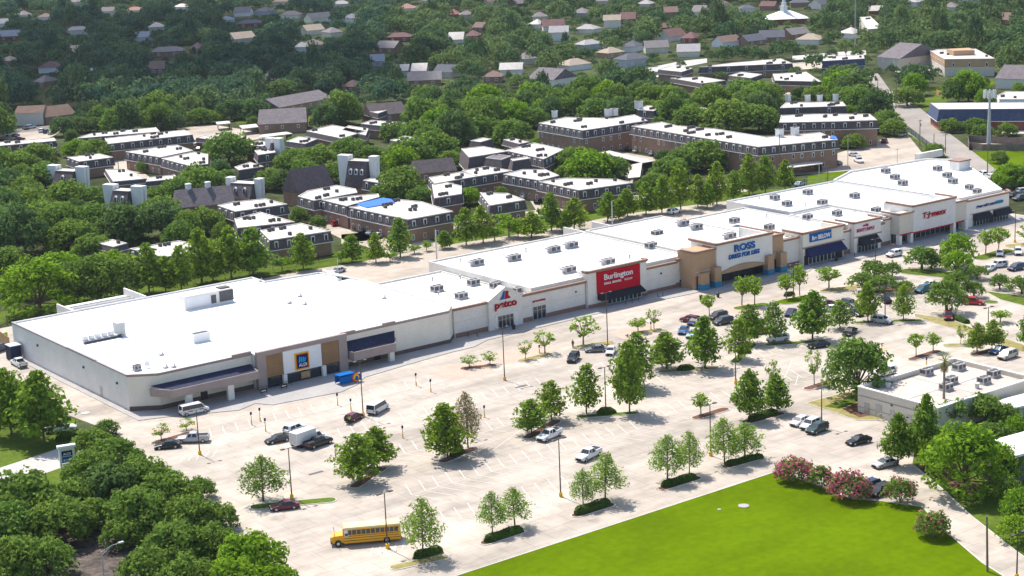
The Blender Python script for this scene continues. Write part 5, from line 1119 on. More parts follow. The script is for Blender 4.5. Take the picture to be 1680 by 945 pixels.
PROTO = {'dense': [proto_cypress(1), proto_cypress(2, 10, 6.0, False, 15, .36, .8), proto_cypress(3, 10, 6.8, False, 22, .34, .5), proto_cypress(4, 10, 6.2, False, 17, .38, .7), proto_cypress(5, 10, 6.6, False, 12, .36, .58)], 'feather': [proto_cypress(s, 10, 6.6, True) for s in (11, 12, 13, 14)],
         'round': [proto_round(s) for s in (21, 22, 23)], 'open': [proto_round(s, 6, 4.6, 1.7, 42, .23, 24, True) for s in (24, 25, 26)],
         'oak': [proto_oak(s) for s in (31, 32, 33, 34, 35)], 'lotoak': [proto_oak(s, 7.5, 9.5, 22, .36, 44, 1.9) for s in (41, 42, 43)],
         'big': [proto_oak(s, 16, 15, 16, .5, 64, 3.5) for s in (51, 52)], 'col': [proto_cypress(s, 11, 6.2, False, 13, .42) for s in (61, 62, 63)]}
# the small far trees: lighter crowns with the trunk in the same mesh
def proto_far(seed):
    g = np.random.default_rng(seed); H, W = 9.5, 13.; C, Rd = [], []
    for i in range(26):
        f = (i + .5) / 26; el = math.asin(f ** .85); a = i * 2.39996; q = g.uniform(.7, .92); C.append([W / 2 * q * math.cos(el) * math.cos(a), W / 2 * q * math.cos(el) * math.sin(a), 3.0 + 5 * q * math.sin(el)]); Rd.append(W * .5 * g.uniform(.18, .34))
    P, N_, S_ = clump_leaves(g, np.array(C), np.array(Rd), 6.5, .72, .78, -.6); return leaf_quads(g, P, N_, S_, .62)
FAR = [proto_far(s) for s in (71, 72, 73, 74)]
VARIANT = {}
def variant(me, mname):
    k = (me.name, mname)
    if k not in VARIANT:
        c = me.copy(); c.materials.clear(); c.materials.append(M[mname]); VARIANT[k] = c
    return VARIANT[k]
def tree(name, kind, x, y, top, wpx, leaf, look, group, cat='tree', near=None):
    "a tree whose trunk foot is at photo (x, y), reaching up to photo row top, wpx wide"
    g = at(x, y); s = ppm(x, y); Wm = wpx / s
    lo, hi = .5, 40
    for _ in range(26):
        mid = (lo + hi) / 2
        if pix(g[0], g[1], mid)[1] > top: lo = mid
        else: hi = mid
    # the far rim of a wide crown shows above the axis: take part of it off
    Hm = max(1.5, lo - (.03 if kind in ('dense', 'feather', 'col') else .10) * Wm)
    cr, tr, H, W = rnd.choice(PROTO[kind]); t = thing(name, '', cat, g, group); t.rotation_euler = (rnd.gauss(0, .025), rnd.gauss(0, .025), rnd.uniform(0, 6.28))
    t.scale = (Wm / W, Wm / W, Hm / H)
    a = bpy.data.objects.new('trunk', tr); COL.objects.link(a); a.parent = t
    b = bpy.data.objects.new('crown', variant(cr, leaf)); COL.objects.link(b); b.parent = t
    later(t, look, cat, x, y, group, near); return t
G_LOT = 'trees of the car park'
for x, y, top, wd, leaf in ((694, 914, 812, 68, 'cyp_feather'), (808, 876, 805, 48, 'cyp_feather'), (845, 865, 797, 58, 'cyp_feather'), (957, 832, 768, 42, 'cyp_feather'), (993, 822, 740, 66, 'cyp_feather'), (1095, 790, 711, 62, 'cyp_feather'), (1131, 779, 706, 46, 'cyp_feather'), (1189, 763, 683, 58, 'cyp_feather'), (1222, 752, 690, 70, 'cyp_feather'),
                            (768, 735, 640, 50, 'cyp_brown')):
    tree('bald_cypress', 'feather', x, y, top, wd, leaf, 'feathery pale cypress' if leaf == 'cyp_feather' else 'half-bare browning cypress', G_LOT)
tree('bald_cypress', 'feather', 432, 822, 745, 80, 'cyp', 'broad weeping cypress', G_LOT)
for x, y, top, wd in ((587, 793, 712, 75), (619, 768, 700, 62), (735, 752, 660, 72), (872, 712, 655, 55), (905, 690, 625, 60), (962, 679, 598, 57), (1033, 678, 563, 58), (1042, 636, 546, 64), (1094, 605, 543, 58), (1157, 605, 518, 62), (1212, 590, 522, 50), (1230, 564, 500, 46), (1271, 562, 495, 46), (1333, 558, 477, 60), (1378, 540, 492, 46),
                      (1424, 527, 463, 40), (1482, 525, 468, 37), (1230, 690, 606, 52), (1275, 678, 615, 48), (1603, 577, 530, 37), (1632, 573, 525, 37), (1690, 572, 510, 40)):
    tree('bald_cypress', 'dense', x, y, top, wd, 'cyp', 'dense dark-green cypress', G_LOT)
for x, y, top, wd, kind in ((1047, 545, 516, 36, 'round'), (1073, 541, 502, 30, 'open'), (957, 566, 510, 60, 'open'), (862, 590, 553, 28, 'open'), (894, 580, 536, 46, 'open'), (770, 603, 579, 40, 'open'), (804, 599, 572, 36, 'open'), (265, 722, 692, 37, 'open'), (306, 706, 684, 36, 'open'), (1164, 517, 478, 28, 'round'), (1217, 501, 446, 38, 'round'), (1238, 502, 445, 36, 'round'),
                            (1290, 490, 443, 34, 'round'), (1312, 485, 428, 32, 'round'), (1360, 473, 431, 46, 'round'), (1268, 636, 585, 30, 'open'), (1150, 680, 640, 36, 'round'), (1336, 632, 568, 32, 'open'), (1364, 622, 572, 26, 'open'), (1503, 583, 542, 30, 'round'), (1531, 577, 541, 32, 'round'), (1576, 565, 528, 20, 'open'), (1617, 417, 370, 36, 'round'), (1638, 413, 365, 36, 'round'), (1682, 400, 365, 34, 'open'), (1641, 529, 502, 37, 'round')):
    tree('street_tree', kind, x, y, top, wd, 'street', 'small lime-green tree' if kind == 'round' else 'thin open young tree', G_LOT)
for x, y, top, wd in ((1415, 477, 438, 52), (1436, 465, 417, 50), (1449, 481, 443, 50), (1464, 455, 423, 30), (1484, 480, 455, 36), (1512, 442, 394, 54), (1528, 441, 408, 40), (1603, 458, 429, 40), (1598, 488, 455, 36), (1553, 513, 446, 66), (1570, 490, 436, 46), (1640, 475, 443, 33), (1676, 482, 445, 52)):
    tree('live_oak', 'lotoak', x, y, top, wd, 'oak', 'spreading grey-green oak', G_LOT)
for x, y, top, wd in ((1572, 440, 370, 60), (1570, 452, 402, 56)): tree('street_tree', 'lotoak', x, y, top, wd, 'oak_bright', 'bright round-headed tree', G_LOT)
tree('shade_tree', 'big', 1405, 658, 532, 112, 'oak', 'tall wide shade tree', G_LOT)
G_S = 'trees around the car park edge'
tree('bald_cypress', 'dense', 73, 728, 608, 92, 'cyp', 'huge dark cypress beside grass', G_S); tree('bald_cypress', 'dense', 20, 715, 605, 84, 'cyp', 'huge dark cypress at the photo edge', G_S)
tree('bald_cypress', 'dense', 1516, 765, 648, 54, 'cyp', 'tall dark cypress before the tan wall', G_S); tree('bald_cypress', 'dense', 1473, 764, 678, 52, 'cyp', 'wide low cypress before the tan wall', G_S)
tree('shade_tree', 'big', 1581, 813, 676, 138, 'oak_bright', 'large yellow-green shade tree', G_S)
for x, y, top, wd, k, lf in ((1617, 695, 636, 70, 'lotoak', 'oak'), (1562, 705, 645, 52, 'round', 'oak'), (1590, 690, 655, 40, 'round', 'oak'), (1668, 735, 668, 50, 'lotoak', 'oak_bright'), (1672, 862, 786, 64, 'lotoak', 'oak_bright'), (1668, 890, 836, 66, 'lotoak', 'oak_bright'), (1650, 700, 655, 44, 'lotoak', 'oak'), (1545, 730, 690, 46, 'round', 'oak_bright'), (1600, 740, 690, 60, 'lotoak', 'oak_bright'), (1640, 790, 712, 70, 'lotoak', 'oak_bright'), (1535, 775, 705, 60, 'lotoak', 'oak_bright'), (1560, 750, 690, 70, 'lotoak', 'oak'), (1630, 745, 680, 70, 'lotoak', 'oak'), (1500, 740, 690, 48, 'lotoak', 'oak'), (1655, 830, 770, 46, 'lotoak', 'oak')):
    tree('shade_tree', k, x, y, top, wd, lf, {'oak': 'mid-green bushy tree', 'oak_bright': 'yellow-green bushy tree'}[lf], G_S)
for cx, cy, r, lf in ((177, 700, 18, 'oak'), (152, 728, 36, 'oak'), (192, 745, 42, 'oak'), (150, 768, 42, 'oak'), (235, 780, 46, 'oak'), (180, 792, 50, 'oak_dark'), (278, 808, 50, 'oak'), (228, 836, 52, 'oak'), (130, 812, 40, 'oak'), (40, 812, 60, 'oak'), (105, 850, 52, 'oak'), (15, 858, 50, 'oak'), (150, 842, 34, 'oak'), (315, 842, 44, 'oak'), (358, 846, 32, 'oak'), (290, 892, 52, 'oak'), (352, 888, 38, 'oak'), (240, 930, 44, 'oak'), (412, 912, 56, 'oak_bright'), (385, 950, 48, 'oak_bright'), (25, 915, 52, 'oak'), (310, 945, 46, 'oak'), (455, 950, 34, 'oak_bright'), (8, 640, 30, 'oak_dark'), (45, 655, 26, 'oak_dark'), (330, 800, 24, 'oak'), (80, 915, 46, 'oak'), (200, 872, 34, 'oak')):
    tree('live_oak', 'oak', cx, cy + r * .75, cy - r * .92, 2.1 * r, lf, {'oak': 'spreading thicket oak', 'oak_dark': 'dark thicket oak', 'oak_bright': 'fresh-green thicket oak'}[lf], 'oaks of the near corner thicket', near='the pylon sign' if cx < 250 else 'the parked school bus')
G_R = 'screen trees behind the shops'
tree('shade_tree', 'big', 66, 516, 406, 128, 'oak_bright', 'broad bright tree behind the grocery store', G_R)
for x, y, top, wd, k, lf in ((128, 500, 412, 70, 'big', 'oak'), (166, 494, 404, 92, 'big', 'oak'), (205, 490, 408, 70, 'big', 'oak')): tree('shade_tree', k, x, y, top, wd, lf, 'deep green round-headed tree', G_R)
for x, y, top, wd in ((245, 482, 398, 58), (298, 478, 402, 44), (332, 466, 373, 52), (380, 458, 371, 54), (416, 452, 371, 62), (498, 443, 382, 42), (578, 431, 384, 38), (617, 431, 381, 32), (657, 422, 357, 42), (730, 408, 378, 30), (765, 402, 339, 38), (793, 399, 336, 40), (872, 390, 346, 48), (905, 379, 316, 38), (942, 378, 324, 44), (997, 364, 314, 36), (1030, 356, 309, 36), (1060, 352, 298, 38), (1086, 350, 288, 36), (1117, 346, 270, 40), (1145, 340, 286, 32), (1176, 337, 264, 38), (1203, 332, 279, 30), (1229, 320, 252, 36), (1256, 318, 254, 36), (1288, 313, 262, 32), (272, 480, 420, 40), (350, 462, 395, 40), (1015, 360, 325, 28), (925, 382, 345, 28), (1160, 342, 300, 28)):
    tree('bald_cypress', 'col', x, y, top, wd, 'cyp', 'columnar rear-row cypress', G_R)
for x, y, top, wd in ((463, 445, 414, 36), (835, 389, 341, 50), (850, 390, 362, 40), (812, 396, 365, 40), (560, 432, 408, 30), (640, 430, 408, 28), (700, 412, 392, 24), (680, 416, 398, 26), (1060, 352, 325, 26), (1235, 322, 300, 22)):
    tree('street_tree', 'round', x, y, top, wd, 'oak_bright', 'low bright rear-row tree', G_R)
# shrubs in bloom
for x, y, top, wd, pink in ((1303, 790, 744, 68, .6), (1347, 801, 757, 48, .25), (1395, 819, 767, 74, .6), (1477, 826, 772, 58, .12), (1530, 881, 832, 62, .12)):
    g = at(x, y); s = ppm(x, y); W_ = wd / s; H_ = (y - top) / s * .95; t = thing('crape_myrtle', '', 'shrub', g, 'flowering shrubs along the lawn')
    r_ = np.random.default_rng(int(x)); n = 30; C, Rd, limbs = [], [], []
    for i in range(n):
        f = (i + .5) / n; a = i * 2.4; el = math.asin(min(.97, f)); q = r_.uniform(.6, .85); c = np.array([W_ / 2 * q * math.cos(el) * math.cos(a), W_ / 2 * q * math.cos(el) * math.sin(a), H_ * .32 + H_ * .62 * q * math.sin(el)]); C.append(c); Rd.append(W_ * r_.uniform(.12, .19))
        if i % 4 == 0: limbs.append(((r_.normal(0, .15), r_.normal(0, .15), 0), tuple(c * .85), .07, .02))
    P, N_, S_ = clump_leaves(r_, np.array(C), np.array(Rd), 62, .24, .85, -1.1)
    out_ = np.linalg.norm((P - np.array([0, 0, H_ * .3])) / np.array([W_ / 2, W_ / 2, H_ * .7]), axis=1); isp = r_.random(len(P)) < pink * np.clip((out_ - .55) * 2.6, 0, 1.0)
    for nm, sel, m_ in (('crown', ~isp, 'oak'), ('blossom', isp, 'myrtle_pink')):
        V, F = leaf_quads(r_, P[sel], N_[sel], S_[sel], .65); o = bpy.data.objects.new(nm, fast_mesh(nm, V, F, [M[m_]])); COL.objects.link(o); o.parent = t
    o = bpy.data.objects.new('stem', skel(limbs, 'stem', 'bark_pale')); COL.objects.link(o); o.parent = t
    t['label'] = {1303: 'first pink crape myrtle at the lawn corner', 1347: 'greener crape myrtle between two pink ones', 1395: 'broad pink crape myrtle hiding two dark parked cars', 1477: 'round crape myrtle with a few magenta tips, near the drive', 1530: 'reddish green crape myrtle alone where the lawn meets the drive'}[x]
# clipped hedges on the islands
def hedge(name, label, q, wd, h, leaf='hedge'):
    wd *= .84; h *= .9; c = capsule(*q, wd, n=5); c = [Vector(p) for p in c]; ctr = sum(c, Vector((0, 0))) / len(c); a = Vector(at(q[0], q[1])[:2]); b = Vector(at(q[2], q[3])[:2]); L_ = (b - a).length; g = np.random.default_rng(int(q[0]))
    t = thing(name, label, 'hedge', (ctr.x, ctr.y, .12), 'clipped hedges on the car park islands'); d = (b - a).normalized(); n = Vector((-d.y, d.x))
    kk = int((L_ + wd) * 150); u = g.uniform(-wd / 2, L_ + wd / 2, kk); th = g.uniform(0, math.pi, kk); end = np.clip(np.minimum(u + wd / 2, L_ + wd / 2 - u) / (wd / 2), 0, 1) ** .5
    r_ = wd / 2 * end * (1 + .06 * np.sin(u * 2.1)); v = r_ * np.cos(th); z = h * end * np.sin(th) ** .7 * (1 + .07 * np.sin(u * 1.7 + 1))
    P = np.stack([a.x + d.x * u + n.x * v - ctr.x, a.y + d.y * u + n.y * v - ctr.y, z], 1); N_ = np.stack([n.x * np.cos(th), n.y * np.cos(th), np.sin(th) + .2], 1)
    V, F = leaf_quads(g, P, N_, np.full(kk, .17) * g.uniform(.7, 1.4, kk), .7, .35); o = bpy.data.objects.new('foliage', fast_mesh('foliage', V, F, [M[leaf]])); COL.objects.link(o); o.parent = t
    rings = []
    for i in range(9):
        uu = -wd / 2 * .8 + (L_ + wd * .8) * i / 8; e = max(.15, min(1, min(uu + wd / 2, L_ + wd / 2 - uu) / (wd / 2))) ** .5 * .86
        rings.append([(a.x + d.x * uu + n.x * wd / 2 * e * math.cos(k), a.y + d.y * uu + n.y * wd / 2 * e * math.cos(k), .13 + h * .86 * e * max(0, math.sin(k)) ** .7) for k in [math.pi * j / 6 for j in range(7)]])
    MB().loft(rings).build('core', M[leaf], t)
for q, wd, h, lb in (((686, 916, 718, 907), 1.9, 1.2, 'dark hedge under the tree nearest the school bus'), ((802, 889, 850, 873), 1.9, 1.15, 'long dark hedge under the leaning pair of cypresses'), ((950, 844, 994, 829), 2.0, 1.35, 'tall thick hedge under the pale cypress pair beside the lawn'), ((1092, 799, 1136, 786), 1.9, 1.1, 'dark hedge below the third cypress pair along the lawn'), ((1196, 764, 1246, 752), 1.7, .9, 'reddish low hedge beside the first pink shrub'),
                     ((1234, 690, 1268, 679), 2.2, 1.1, 'dark rounded hedge beside the three parked cars'), ((988, 679, 1002, 678), 2.4, 1.2, 'round clipped bush at a lamp post foot'), ((1118, 608, 1132, 606), 2.2, 1.1, 'round bush between two dense cypresses'), ((1216, 580, 1226, 579), 2.0, 1.1, 'small round bush behind the tall lamp'), ((744, 748, 756, 743), 1.9, 1.0, 'low bush at the foot of the biggest dark cypress'), ((1556, 520, 1585, 530), 2.0, .9, 'sparse bush in the dry median'), ((100, 722, 122, 715), 2.6, 1.3, 'dark bushes behind the pylon sign'), ((1290, 486, 1300, 484), 1.5, .9, 'little round bush under two lime-green trees')):
    hedge('hedge', lb, q, wd, h, 'hedge')
# palm in front of the tan building
def palm(x, y, top, label):
    g = at(x, y); t = thing('palm_tree', label, 'tree', g); r_ = np.random.default_rng(5); H_ = 0
    for k in range(300):
        if pix(g[0], g[1], k * .1)[1] < top: H_ = k * .1; break
    H_ -= 1.0; mb = MB(); mb.tube((0, 0, 0), (.1, .1, H_), .26, .2, 8); o = mb.build('trunk', M['bark_pale']); o.parent = t
    for nm, m_, cnt, el0, el1, ln in (('frond', 'palm', 30, -.35, 1.35, 1.9), ('dead_frond', 'palm_dead', 26, -1.45, -1.0, 2.1)):
        mb = MB()
        for i in range(cnt):
            a = i * 2.4; el = r_.uniform(el0, el1); dx, dy = math.cos(a), math.sin(a); sx, sy = -dy, dx
            p0 = Vector((0, 0, H_)); mid = p0 + Vector((dx * math.cos(el), dy * math.cos(el), math.sin(el))) * ln * .55; tip = mid + Vector((dx * math.cos(el - .5), dy * math.cos(el - .5), math.sin(el - .5))) * ln * .55
            for j in range(7):
                w_ = (j - 3) / 3 * .55; e = tip + Vector((sx, sy, 0)) * w_ * 1.2 - Vector((0, 0, abs(w_) * .25)); b1 = mid + Vector((sx, sy, 0)) * (w_ - .09) * .4; b2 = mid + Vector((sx, sy, 0)) * (w_ + .09) * .4
                mb.poly([tuple(b1), tuple(b2), tuple(e)])
            mb.tube(tuple(p0), tuple(mid), .03, .02, 4)
        o = mb.build(nm, M[m_]); o.parent = t
palm(1548, 690, 584, 'fan palm with a skirt of dead fronds before the tan building')

# ---------------------------------------------------------------- the oak canopy around the apartments
G_O = 'oaks between the apartment blocks'
HAND = []
for cx, cy, r, lf in ((35, 270, 35, 0), (75, 290, 38, 0), (125, 243, 22, 3), (157, 246, 30, 1), (128, 204, 22, 2), (160, 204, 20, 2), (60, 257, 34, 0), (110, 322, 40, 0), (40, 322, 44, 0), (150, 325, 30, 0), (80, 357, 48, 0), (20, 362, 40, 0), (150, 362, 46, 0), (202, 366, 36, 1), (120, 385, 40, 0), (262, 345, 36, 1), (300, 365, 34, 0),
                      (340, 362, 32, 1), (376, 243, 41, 1), (335, 300, 42, 1), (290, 315, 36, 1), (258, 322, 26, 1), (372, 292, 22, 1), (479, 264, 30, 1), (521, 262, 38, 0), (447, 293, 28, 1), (501, 283, 30, 1), (545, 282, 26, 1), (572, 247, 35, 1), (606, 256, 26, 1), (640, 268, 26, 1), (674, 250, 40, 0), (660, 302, 42, 1), (632, 318, 26, 1), (690, 322, 24, 1), (716, 242, 38, 0), (742, 262, 24, 0),
                      (690, 217, 34, 1), (740, 214, 32, 0), (792, 213, 34, 1), (843, 217, 34, 1), (877, 194, 26, 1), (945, 262, 34, 1), (970, 272, 42, 3), (1006, 275, 28, 1), (930, 285, 22, 1), (978, 180, 30, 0), (1020, 176, 26, 0), (1090, 186, 30, 0), (1060, 178, 26, 0), (1097, 278, 34, 1), (1120, 262, 30, 0), (1152, 254, 40, 0), (1188, 258, 26, 1), (1075, 300, 26, 1), (1135, 193, 34, 0), (1195, 190, 44, 0),
                      (1245, 194, 35, 1), (1271, 206, 18, 1), (1166, 160, 34, 0), (1220, 150, 34, 0), (1262, 150, 24, 0), (1381, 226, 18, 1), (1400, 232, 20, 1), (1407, 160, 30, 0), (1425, 178, 22, 1), (1380, 158, 26, 0), (1340, 155, 24, 0), (1455, 196, 26, 1), (1466, 210, 22, 1), (1437, 206, 20, 1), (1488, 158, 26, 0), (1560, 205, 19, 1), (1601, 205, 20, 0), (1612, 214, 18, 1), (1652, 212, 17, 1), (1640, 258, 16, 1),
                      (1660, 286, 30, 3), (1533, 246, 18, 1), (1682, 290, 26, 1), (1646, 298, 18, 3), (410, 176, 24, 2), (330, 190, 22, 1), (240, 180, 30, 2), (280, 188, 28, 2), (205, 186, 26, 1), (345, 192, 18, 1), (770, 322, 22, 3), (832, 182, 30, 0), (770, 180, 34, 0), (720, 180, 30, 1), (905, 165, 30, 0), (650, 215, 26, 1), (560, 190, 20, 1), (486, 234, 18, 1), (420, 180, 26, 2), (380, 180, 26, 2), (460, 148, 28, 2), (100, 440, 40, 3), (40, 462, 40, 3), (185, 432, 36, 3), (232, 425, 28, 1), (8, 430, 40, 1), (150, 405, 34, 1)):
    HAND.append((cx, cy + .62 * r, r, lf))
for x, y, r, lf in HAND:
    tree('live_oak', 'oak', x, y, y - 1.5 * r, 2.05 * r, ('oak', 'oak', 'oak_dark', 'oak_bright')[lf], ('olive-green spreading oak', 'mid-green spreading oak', 'dark blue-green oak', 'bright sunlit oak')[lf], G_O)
# every other crown between and beyond the houses: the nearest are trees of their own, the rest is one far wood
tre = random.Random(5); cand = []
PAVED = [o for o in bpy.data.objects if o.get('kind') == 'structure' and o.name.split('.')[0] in ('boulevard', 'street', 'court_paving', 'open_grass', 'side_road')]
POLYS = [[tuple(v.co[:2]) for v in o.data.vertices] for o in PAVED]
hw = [(at(x, y)[0], at(x, y)[1], r / ppm(x, y)) for x, y, r, _ in HAND]
gx = 110.
while gx < 1120:
    gy = 400.
    while gy < 1750:
        X = gx + tre.uniform(-5, 5); Y = gy + tre.uniform(-5, 5); gy += 10.0 + max(0, Y - 700) * .003
        px_, py_ = pix(X, Y)
        if not (-60 < px_ < 1740 and -45 < py_ < 420): continue
        s = ppm(px_, py_)
        if py_ > 520 - .30 * px_ * 1.0 + 20 and px_ < 700: continue
        if Y < 412 and X > 150 or Y < 400: continue
        dens = .93 if px_ < 620 or py_ < 60 else .84
        if px_ > 1420 and py_ > 100: dens = .6
        if py_ > 195 and px_ < 1420: dens = .5
        if tre.random() > dens: continue
        for Wm in (tre.uniform(8.5, 17), tre.uniform(4.5, 6.5)):
            Hm = min(15, Wm * tre.uniform(.72, 1.05)); r_px = Wm * s * .5; top = py_ - Hm * s * .97
            ok = True
            for (x0, y0, x1, y1) in EXC:
                if px_ + r_px * .5 > x0 and px_ - r_px * .5 < x1 and py_ > y0 + .3 * (y1 - y0) and top < y1 - (.55 if Wm > 7 else .38) * (y1 - y0) and py_ < y1 + 60:
                    ok = False; break
            if ok: break
        if ok:
            for P_ in POLYS:
                if inside((X, Y), P_): ok = False; break
        if ok and any((X - a) ** 2 + (Y - b) ** 2 < (c * .8) ** 2 for a, b, c in hw): ok = False
        if ok and 1420 < px_ < 1660 and 205 < py_ < 330: ok = False
        if ok: cand.append((s, X, Y, Wm, Hm, px_, py_))
    gx += 10.0
cand.sort(reverse=True)
NEAR = 190
for (s, X, Y, Wm, Hm, px_, py_) in cand[:NEAR]:
    cr, tr, H, W = tre.choice(PROTO['oak']); lf, lk = tre.choice((('oak', 'wild green oak'), ('oak', 'wild green oak'), ('oak_dark', 'dark shaggy oak'), ('oak_bright', 'light-green oak') if px_ > 600 else ('oak_dark', 'dark shaggy oak')))
    t = thing('oak_tree', '', 'tree', (X, Y, 0), 'oaks of the far streets'); t.rotation_euler[2] = tre.uniform(0, 6.28); t.scale = (Wm / W, Wm / W, Hm / H)
    a = bpy.data.objects.new('trunk', tr); COL.objects.link(a); a.parent = t; b = bpy.data.objects.new('crown', variant(cr, lf)); COL.objects.link(b); b.parent = t
    later(t, lk, 'tree', px_, py_, 'oaks of the far streets')
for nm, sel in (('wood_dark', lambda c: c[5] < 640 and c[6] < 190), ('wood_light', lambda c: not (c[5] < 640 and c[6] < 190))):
    Vs, Fs, Ts, n0 = [], [], [], 0
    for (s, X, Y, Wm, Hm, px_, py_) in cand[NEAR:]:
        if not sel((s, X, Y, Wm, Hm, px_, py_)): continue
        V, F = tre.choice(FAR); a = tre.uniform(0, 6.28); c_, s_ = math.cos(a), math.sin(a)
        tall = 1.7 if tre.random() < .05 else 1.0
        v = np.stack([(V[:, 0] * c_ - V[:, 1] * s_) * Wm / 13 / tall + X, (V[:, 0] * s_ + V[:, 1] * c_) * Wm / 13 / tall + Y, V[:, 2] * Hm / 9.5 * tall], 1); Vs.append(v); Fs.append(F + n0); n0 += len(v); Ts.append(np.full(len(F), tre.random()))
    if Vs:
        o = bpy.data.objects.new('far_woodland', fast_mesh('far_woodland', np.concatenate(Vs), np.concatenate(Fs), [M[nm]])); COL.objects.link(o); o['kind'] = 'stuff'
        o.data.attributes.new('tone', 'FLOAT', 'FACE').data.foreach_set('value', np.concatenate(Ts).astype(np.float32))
print('TREES', len(cand), NEAR)
# ================================================================== vehicles (nose towards +X)
def car_shell(kind):
    "returns dict name -> MB for one vehicle kind; body colour comes from the object"
    P = {}
    if kind == 'sedan': L, W, prof = 4.75, 1.82, dict(hood=.86, belt=.92, roof=1.44, tail=.98, a0=.95, a1=.18, c1=-1.05, c0=-1.85, gc=.2)
    elif kind == 'hatch': L, W, prof = 4.3, 1.8, dict(hood=.92, belt=.98, roof=1.5, tail=1.0, a0=.95, a1=.25, c1=-1.45, c0=-2.0, gc=.2)
    elif kind == 'suv': L, W, prof = 4.75, 1.92, dict(hood=1.05, belt=1.12, roof=1.74, tail=1.1, a0=1.05, a1=.4, c1=-1.85, c0=-2.25, gc=.26)
    elif kind == 'minivan': L, W, prof = 5.0, 1.98, dict(hood=1.05, belt=1.1, roof=1.75, tail=1.1, a0=1.5, a1=.6, c1=-2.1, c0=-2.4, gc=.22)
    elif kind == 'pickup': L, W, prof = 5.8, 2.0, dict(hood=1.15, belt=1.18, roof=1.86, tail=1.2, a0=1.15, a1=.55, c1=-.75, c0=-1.0, gc=.34)
    elif kind == 'van': L, W, prof = 5.7, 2.02, dict(hood=1.15, belt=1.22, roof=2.12, tail=1.2, a0=2.05, a1=1.35, c1=-2.6, c0=-2.78, gc=.28)
    h, w2 = L / 2, W / 2; p = prof; gc = p['gc']
    b = MB(); st = [(-h, .55, p['tail'] - .12, .90), (-h + .12, gc + .1, p['tail'], .97), (-h + .8, gc, p['belt'], 1.0), (p['c1'], gc, p['belt'], 1.0), (p['a1'], gc, p['belt'], 1.0), (p['a0'], gc, p['belt'] - .02, 1.0), (h - .75, gc, p['hood'] - .06, .98), (h - .16, gc + .06, p['hood'] - .17, .93), (h, .42, p['hood'] - .32, .82)]
    if kind == 'pickup': st = [(-h, .5, 1.16, .97), (-h + .06, gc, 1.2, 1.0), (p['c0'] - .02, gc, 1.2, 1.0), (p['c0'], gc, 1.18, 1.0)] + st[4:]
    rings = []
    for x, z0, z1, k in st:
        y = w2 * k; zm = z0 + (z1 - z0) * .62
        rings.append([(x, -y * .93, z0), (x, -y, z0 + .14), (x, -y, zm), (x, -y * .93, z1 - .05), (x, -y * .82, z1), (x, y * .82, z1), (x, y * .93, z1 - .05), (x, y, zm), (x, y, z0 + .14), (x, y * .93, z0)])
    b.loft(rings)
    P['body'] = (b, 'paint_car')
    c = MB(); y0, y1 = w2 * .90, w2 * .70; z0, z1 = p['belt'] - .02, p['roof'] - .06
    if kind in ('van',): y1 = w2 * .86
    c.loft([[(p['a0'], -y0, z0), (p['a0'], y0, z0), (p['c0'], y0, z0), (p['c0'], -y0, z0)], [(p['a1'], -y1, z1), (p['a1'], y1, z1), (p['c1'], y1, z1), (p['c1'], -y1, z1)]], False, True)
    P['cabin_glass'] = (c, 'glass')
    r = MB(); ym = y1 + .03
    r.loft([[(p['a1'] + .06, -ym, z1 - .05), (p['a1'] + .06, ym, z1 - .05), (p['c1'] - .06, ym, z1 - .05), (p['c1'] - .06, -ym, z1 - .05)], [(p['a1'] - .02, -ym, z1 + .03), (p['a1'] - .02, ym, z1 + .03), (p['c1'] + .02, ym, z1 + .03), (p['c1'] + .02, -ym, z1 + .03)], [(p['a1'] - .22, -ym * .82, p['roof']), (p['a1'] - .22, ym * .82, p['roof']), (p['c1'] + .2, ym * .82, p['roof']), (p['c1'] + .2, -ym * .82, p['roof'])]])
    for sgn in (-1, 1):
        for (xa, xb) in ((p['a0'] - .06, p['a1'] + .02), (p['c0'] + .02, p['c1'] - .02)) + ((((p['a0'] + p['c0']) / 2 + .1, (p['a1'] + p['c1']) / 2 + .05),) if kind != 'van' else ()):
            wd = .09 if abs(xa - xb) > .12 else .07
            if kind in ('suv', 'minivan', 'hatch') and xa < -1: wd = .3
            r.loft([[(xa - wd, sgn * (y0 + .012), z0), (xa + wd, sgn * (y0 + .012), z0), (xa + wd, sgn * (y0 - .04), z0), (xa - wd, sgn * (y0 - .04), z0)], [(xb - wd, sgn * (y1 + .012), z1), (xb + wd, sgn * (y1 + .012), z1), (xb + wd, sgn * (y1 - .04), z1), (xb - wd, sgn * (y1 - .04), z1)]])
    P['roof'] = (r, 'paint_car')
    if kind == 'pickup':
        bed = MB(); bed.box(-h + .12, p['c0'] - .1, -w2 * .8, w2 * .8, 1.19, 1.215); P['cargo_bed'] = (bed, 'trim')
        rail = MB()
        for sgn in (-1, 1): rail.box(-h + .02, p['c0'] - .02, sgn * w2 * .9 - .09, sgn * w2 * .9 + .09, 1.17, 1.36)
        rail.box(-h, -h + .1, -w2 * .8, w2 * .8, 1.1, 1.35); P['bed_rail'] = (rail, 'paint_car')
    f = MB(); f.box(h - .12, h + .02, -w2 * .55, w2 * .55, .42, .62 + (.12 if kind == 'pickup' else 0)); f.box(h - .16, h + .04, -w2 * .82, w2 * .82, gc, gc + .16); P['front_bumper'] = (f, 'trim')
    f = MB(); f.box(-h - .03, -h + .12, -w2 * .84, w2 * .84, gc + .06, gc + .28); P['rear_bumper'] = (f, 'trim')
    P['headlight'] = [(MB().box(h - .34, h - .03, s * w2 * .70 - .2, s * w2 * .70 + .2, p['hood'] - .40, p['hood'] - .22), 'lamp_white') for s in (-1, 1)]
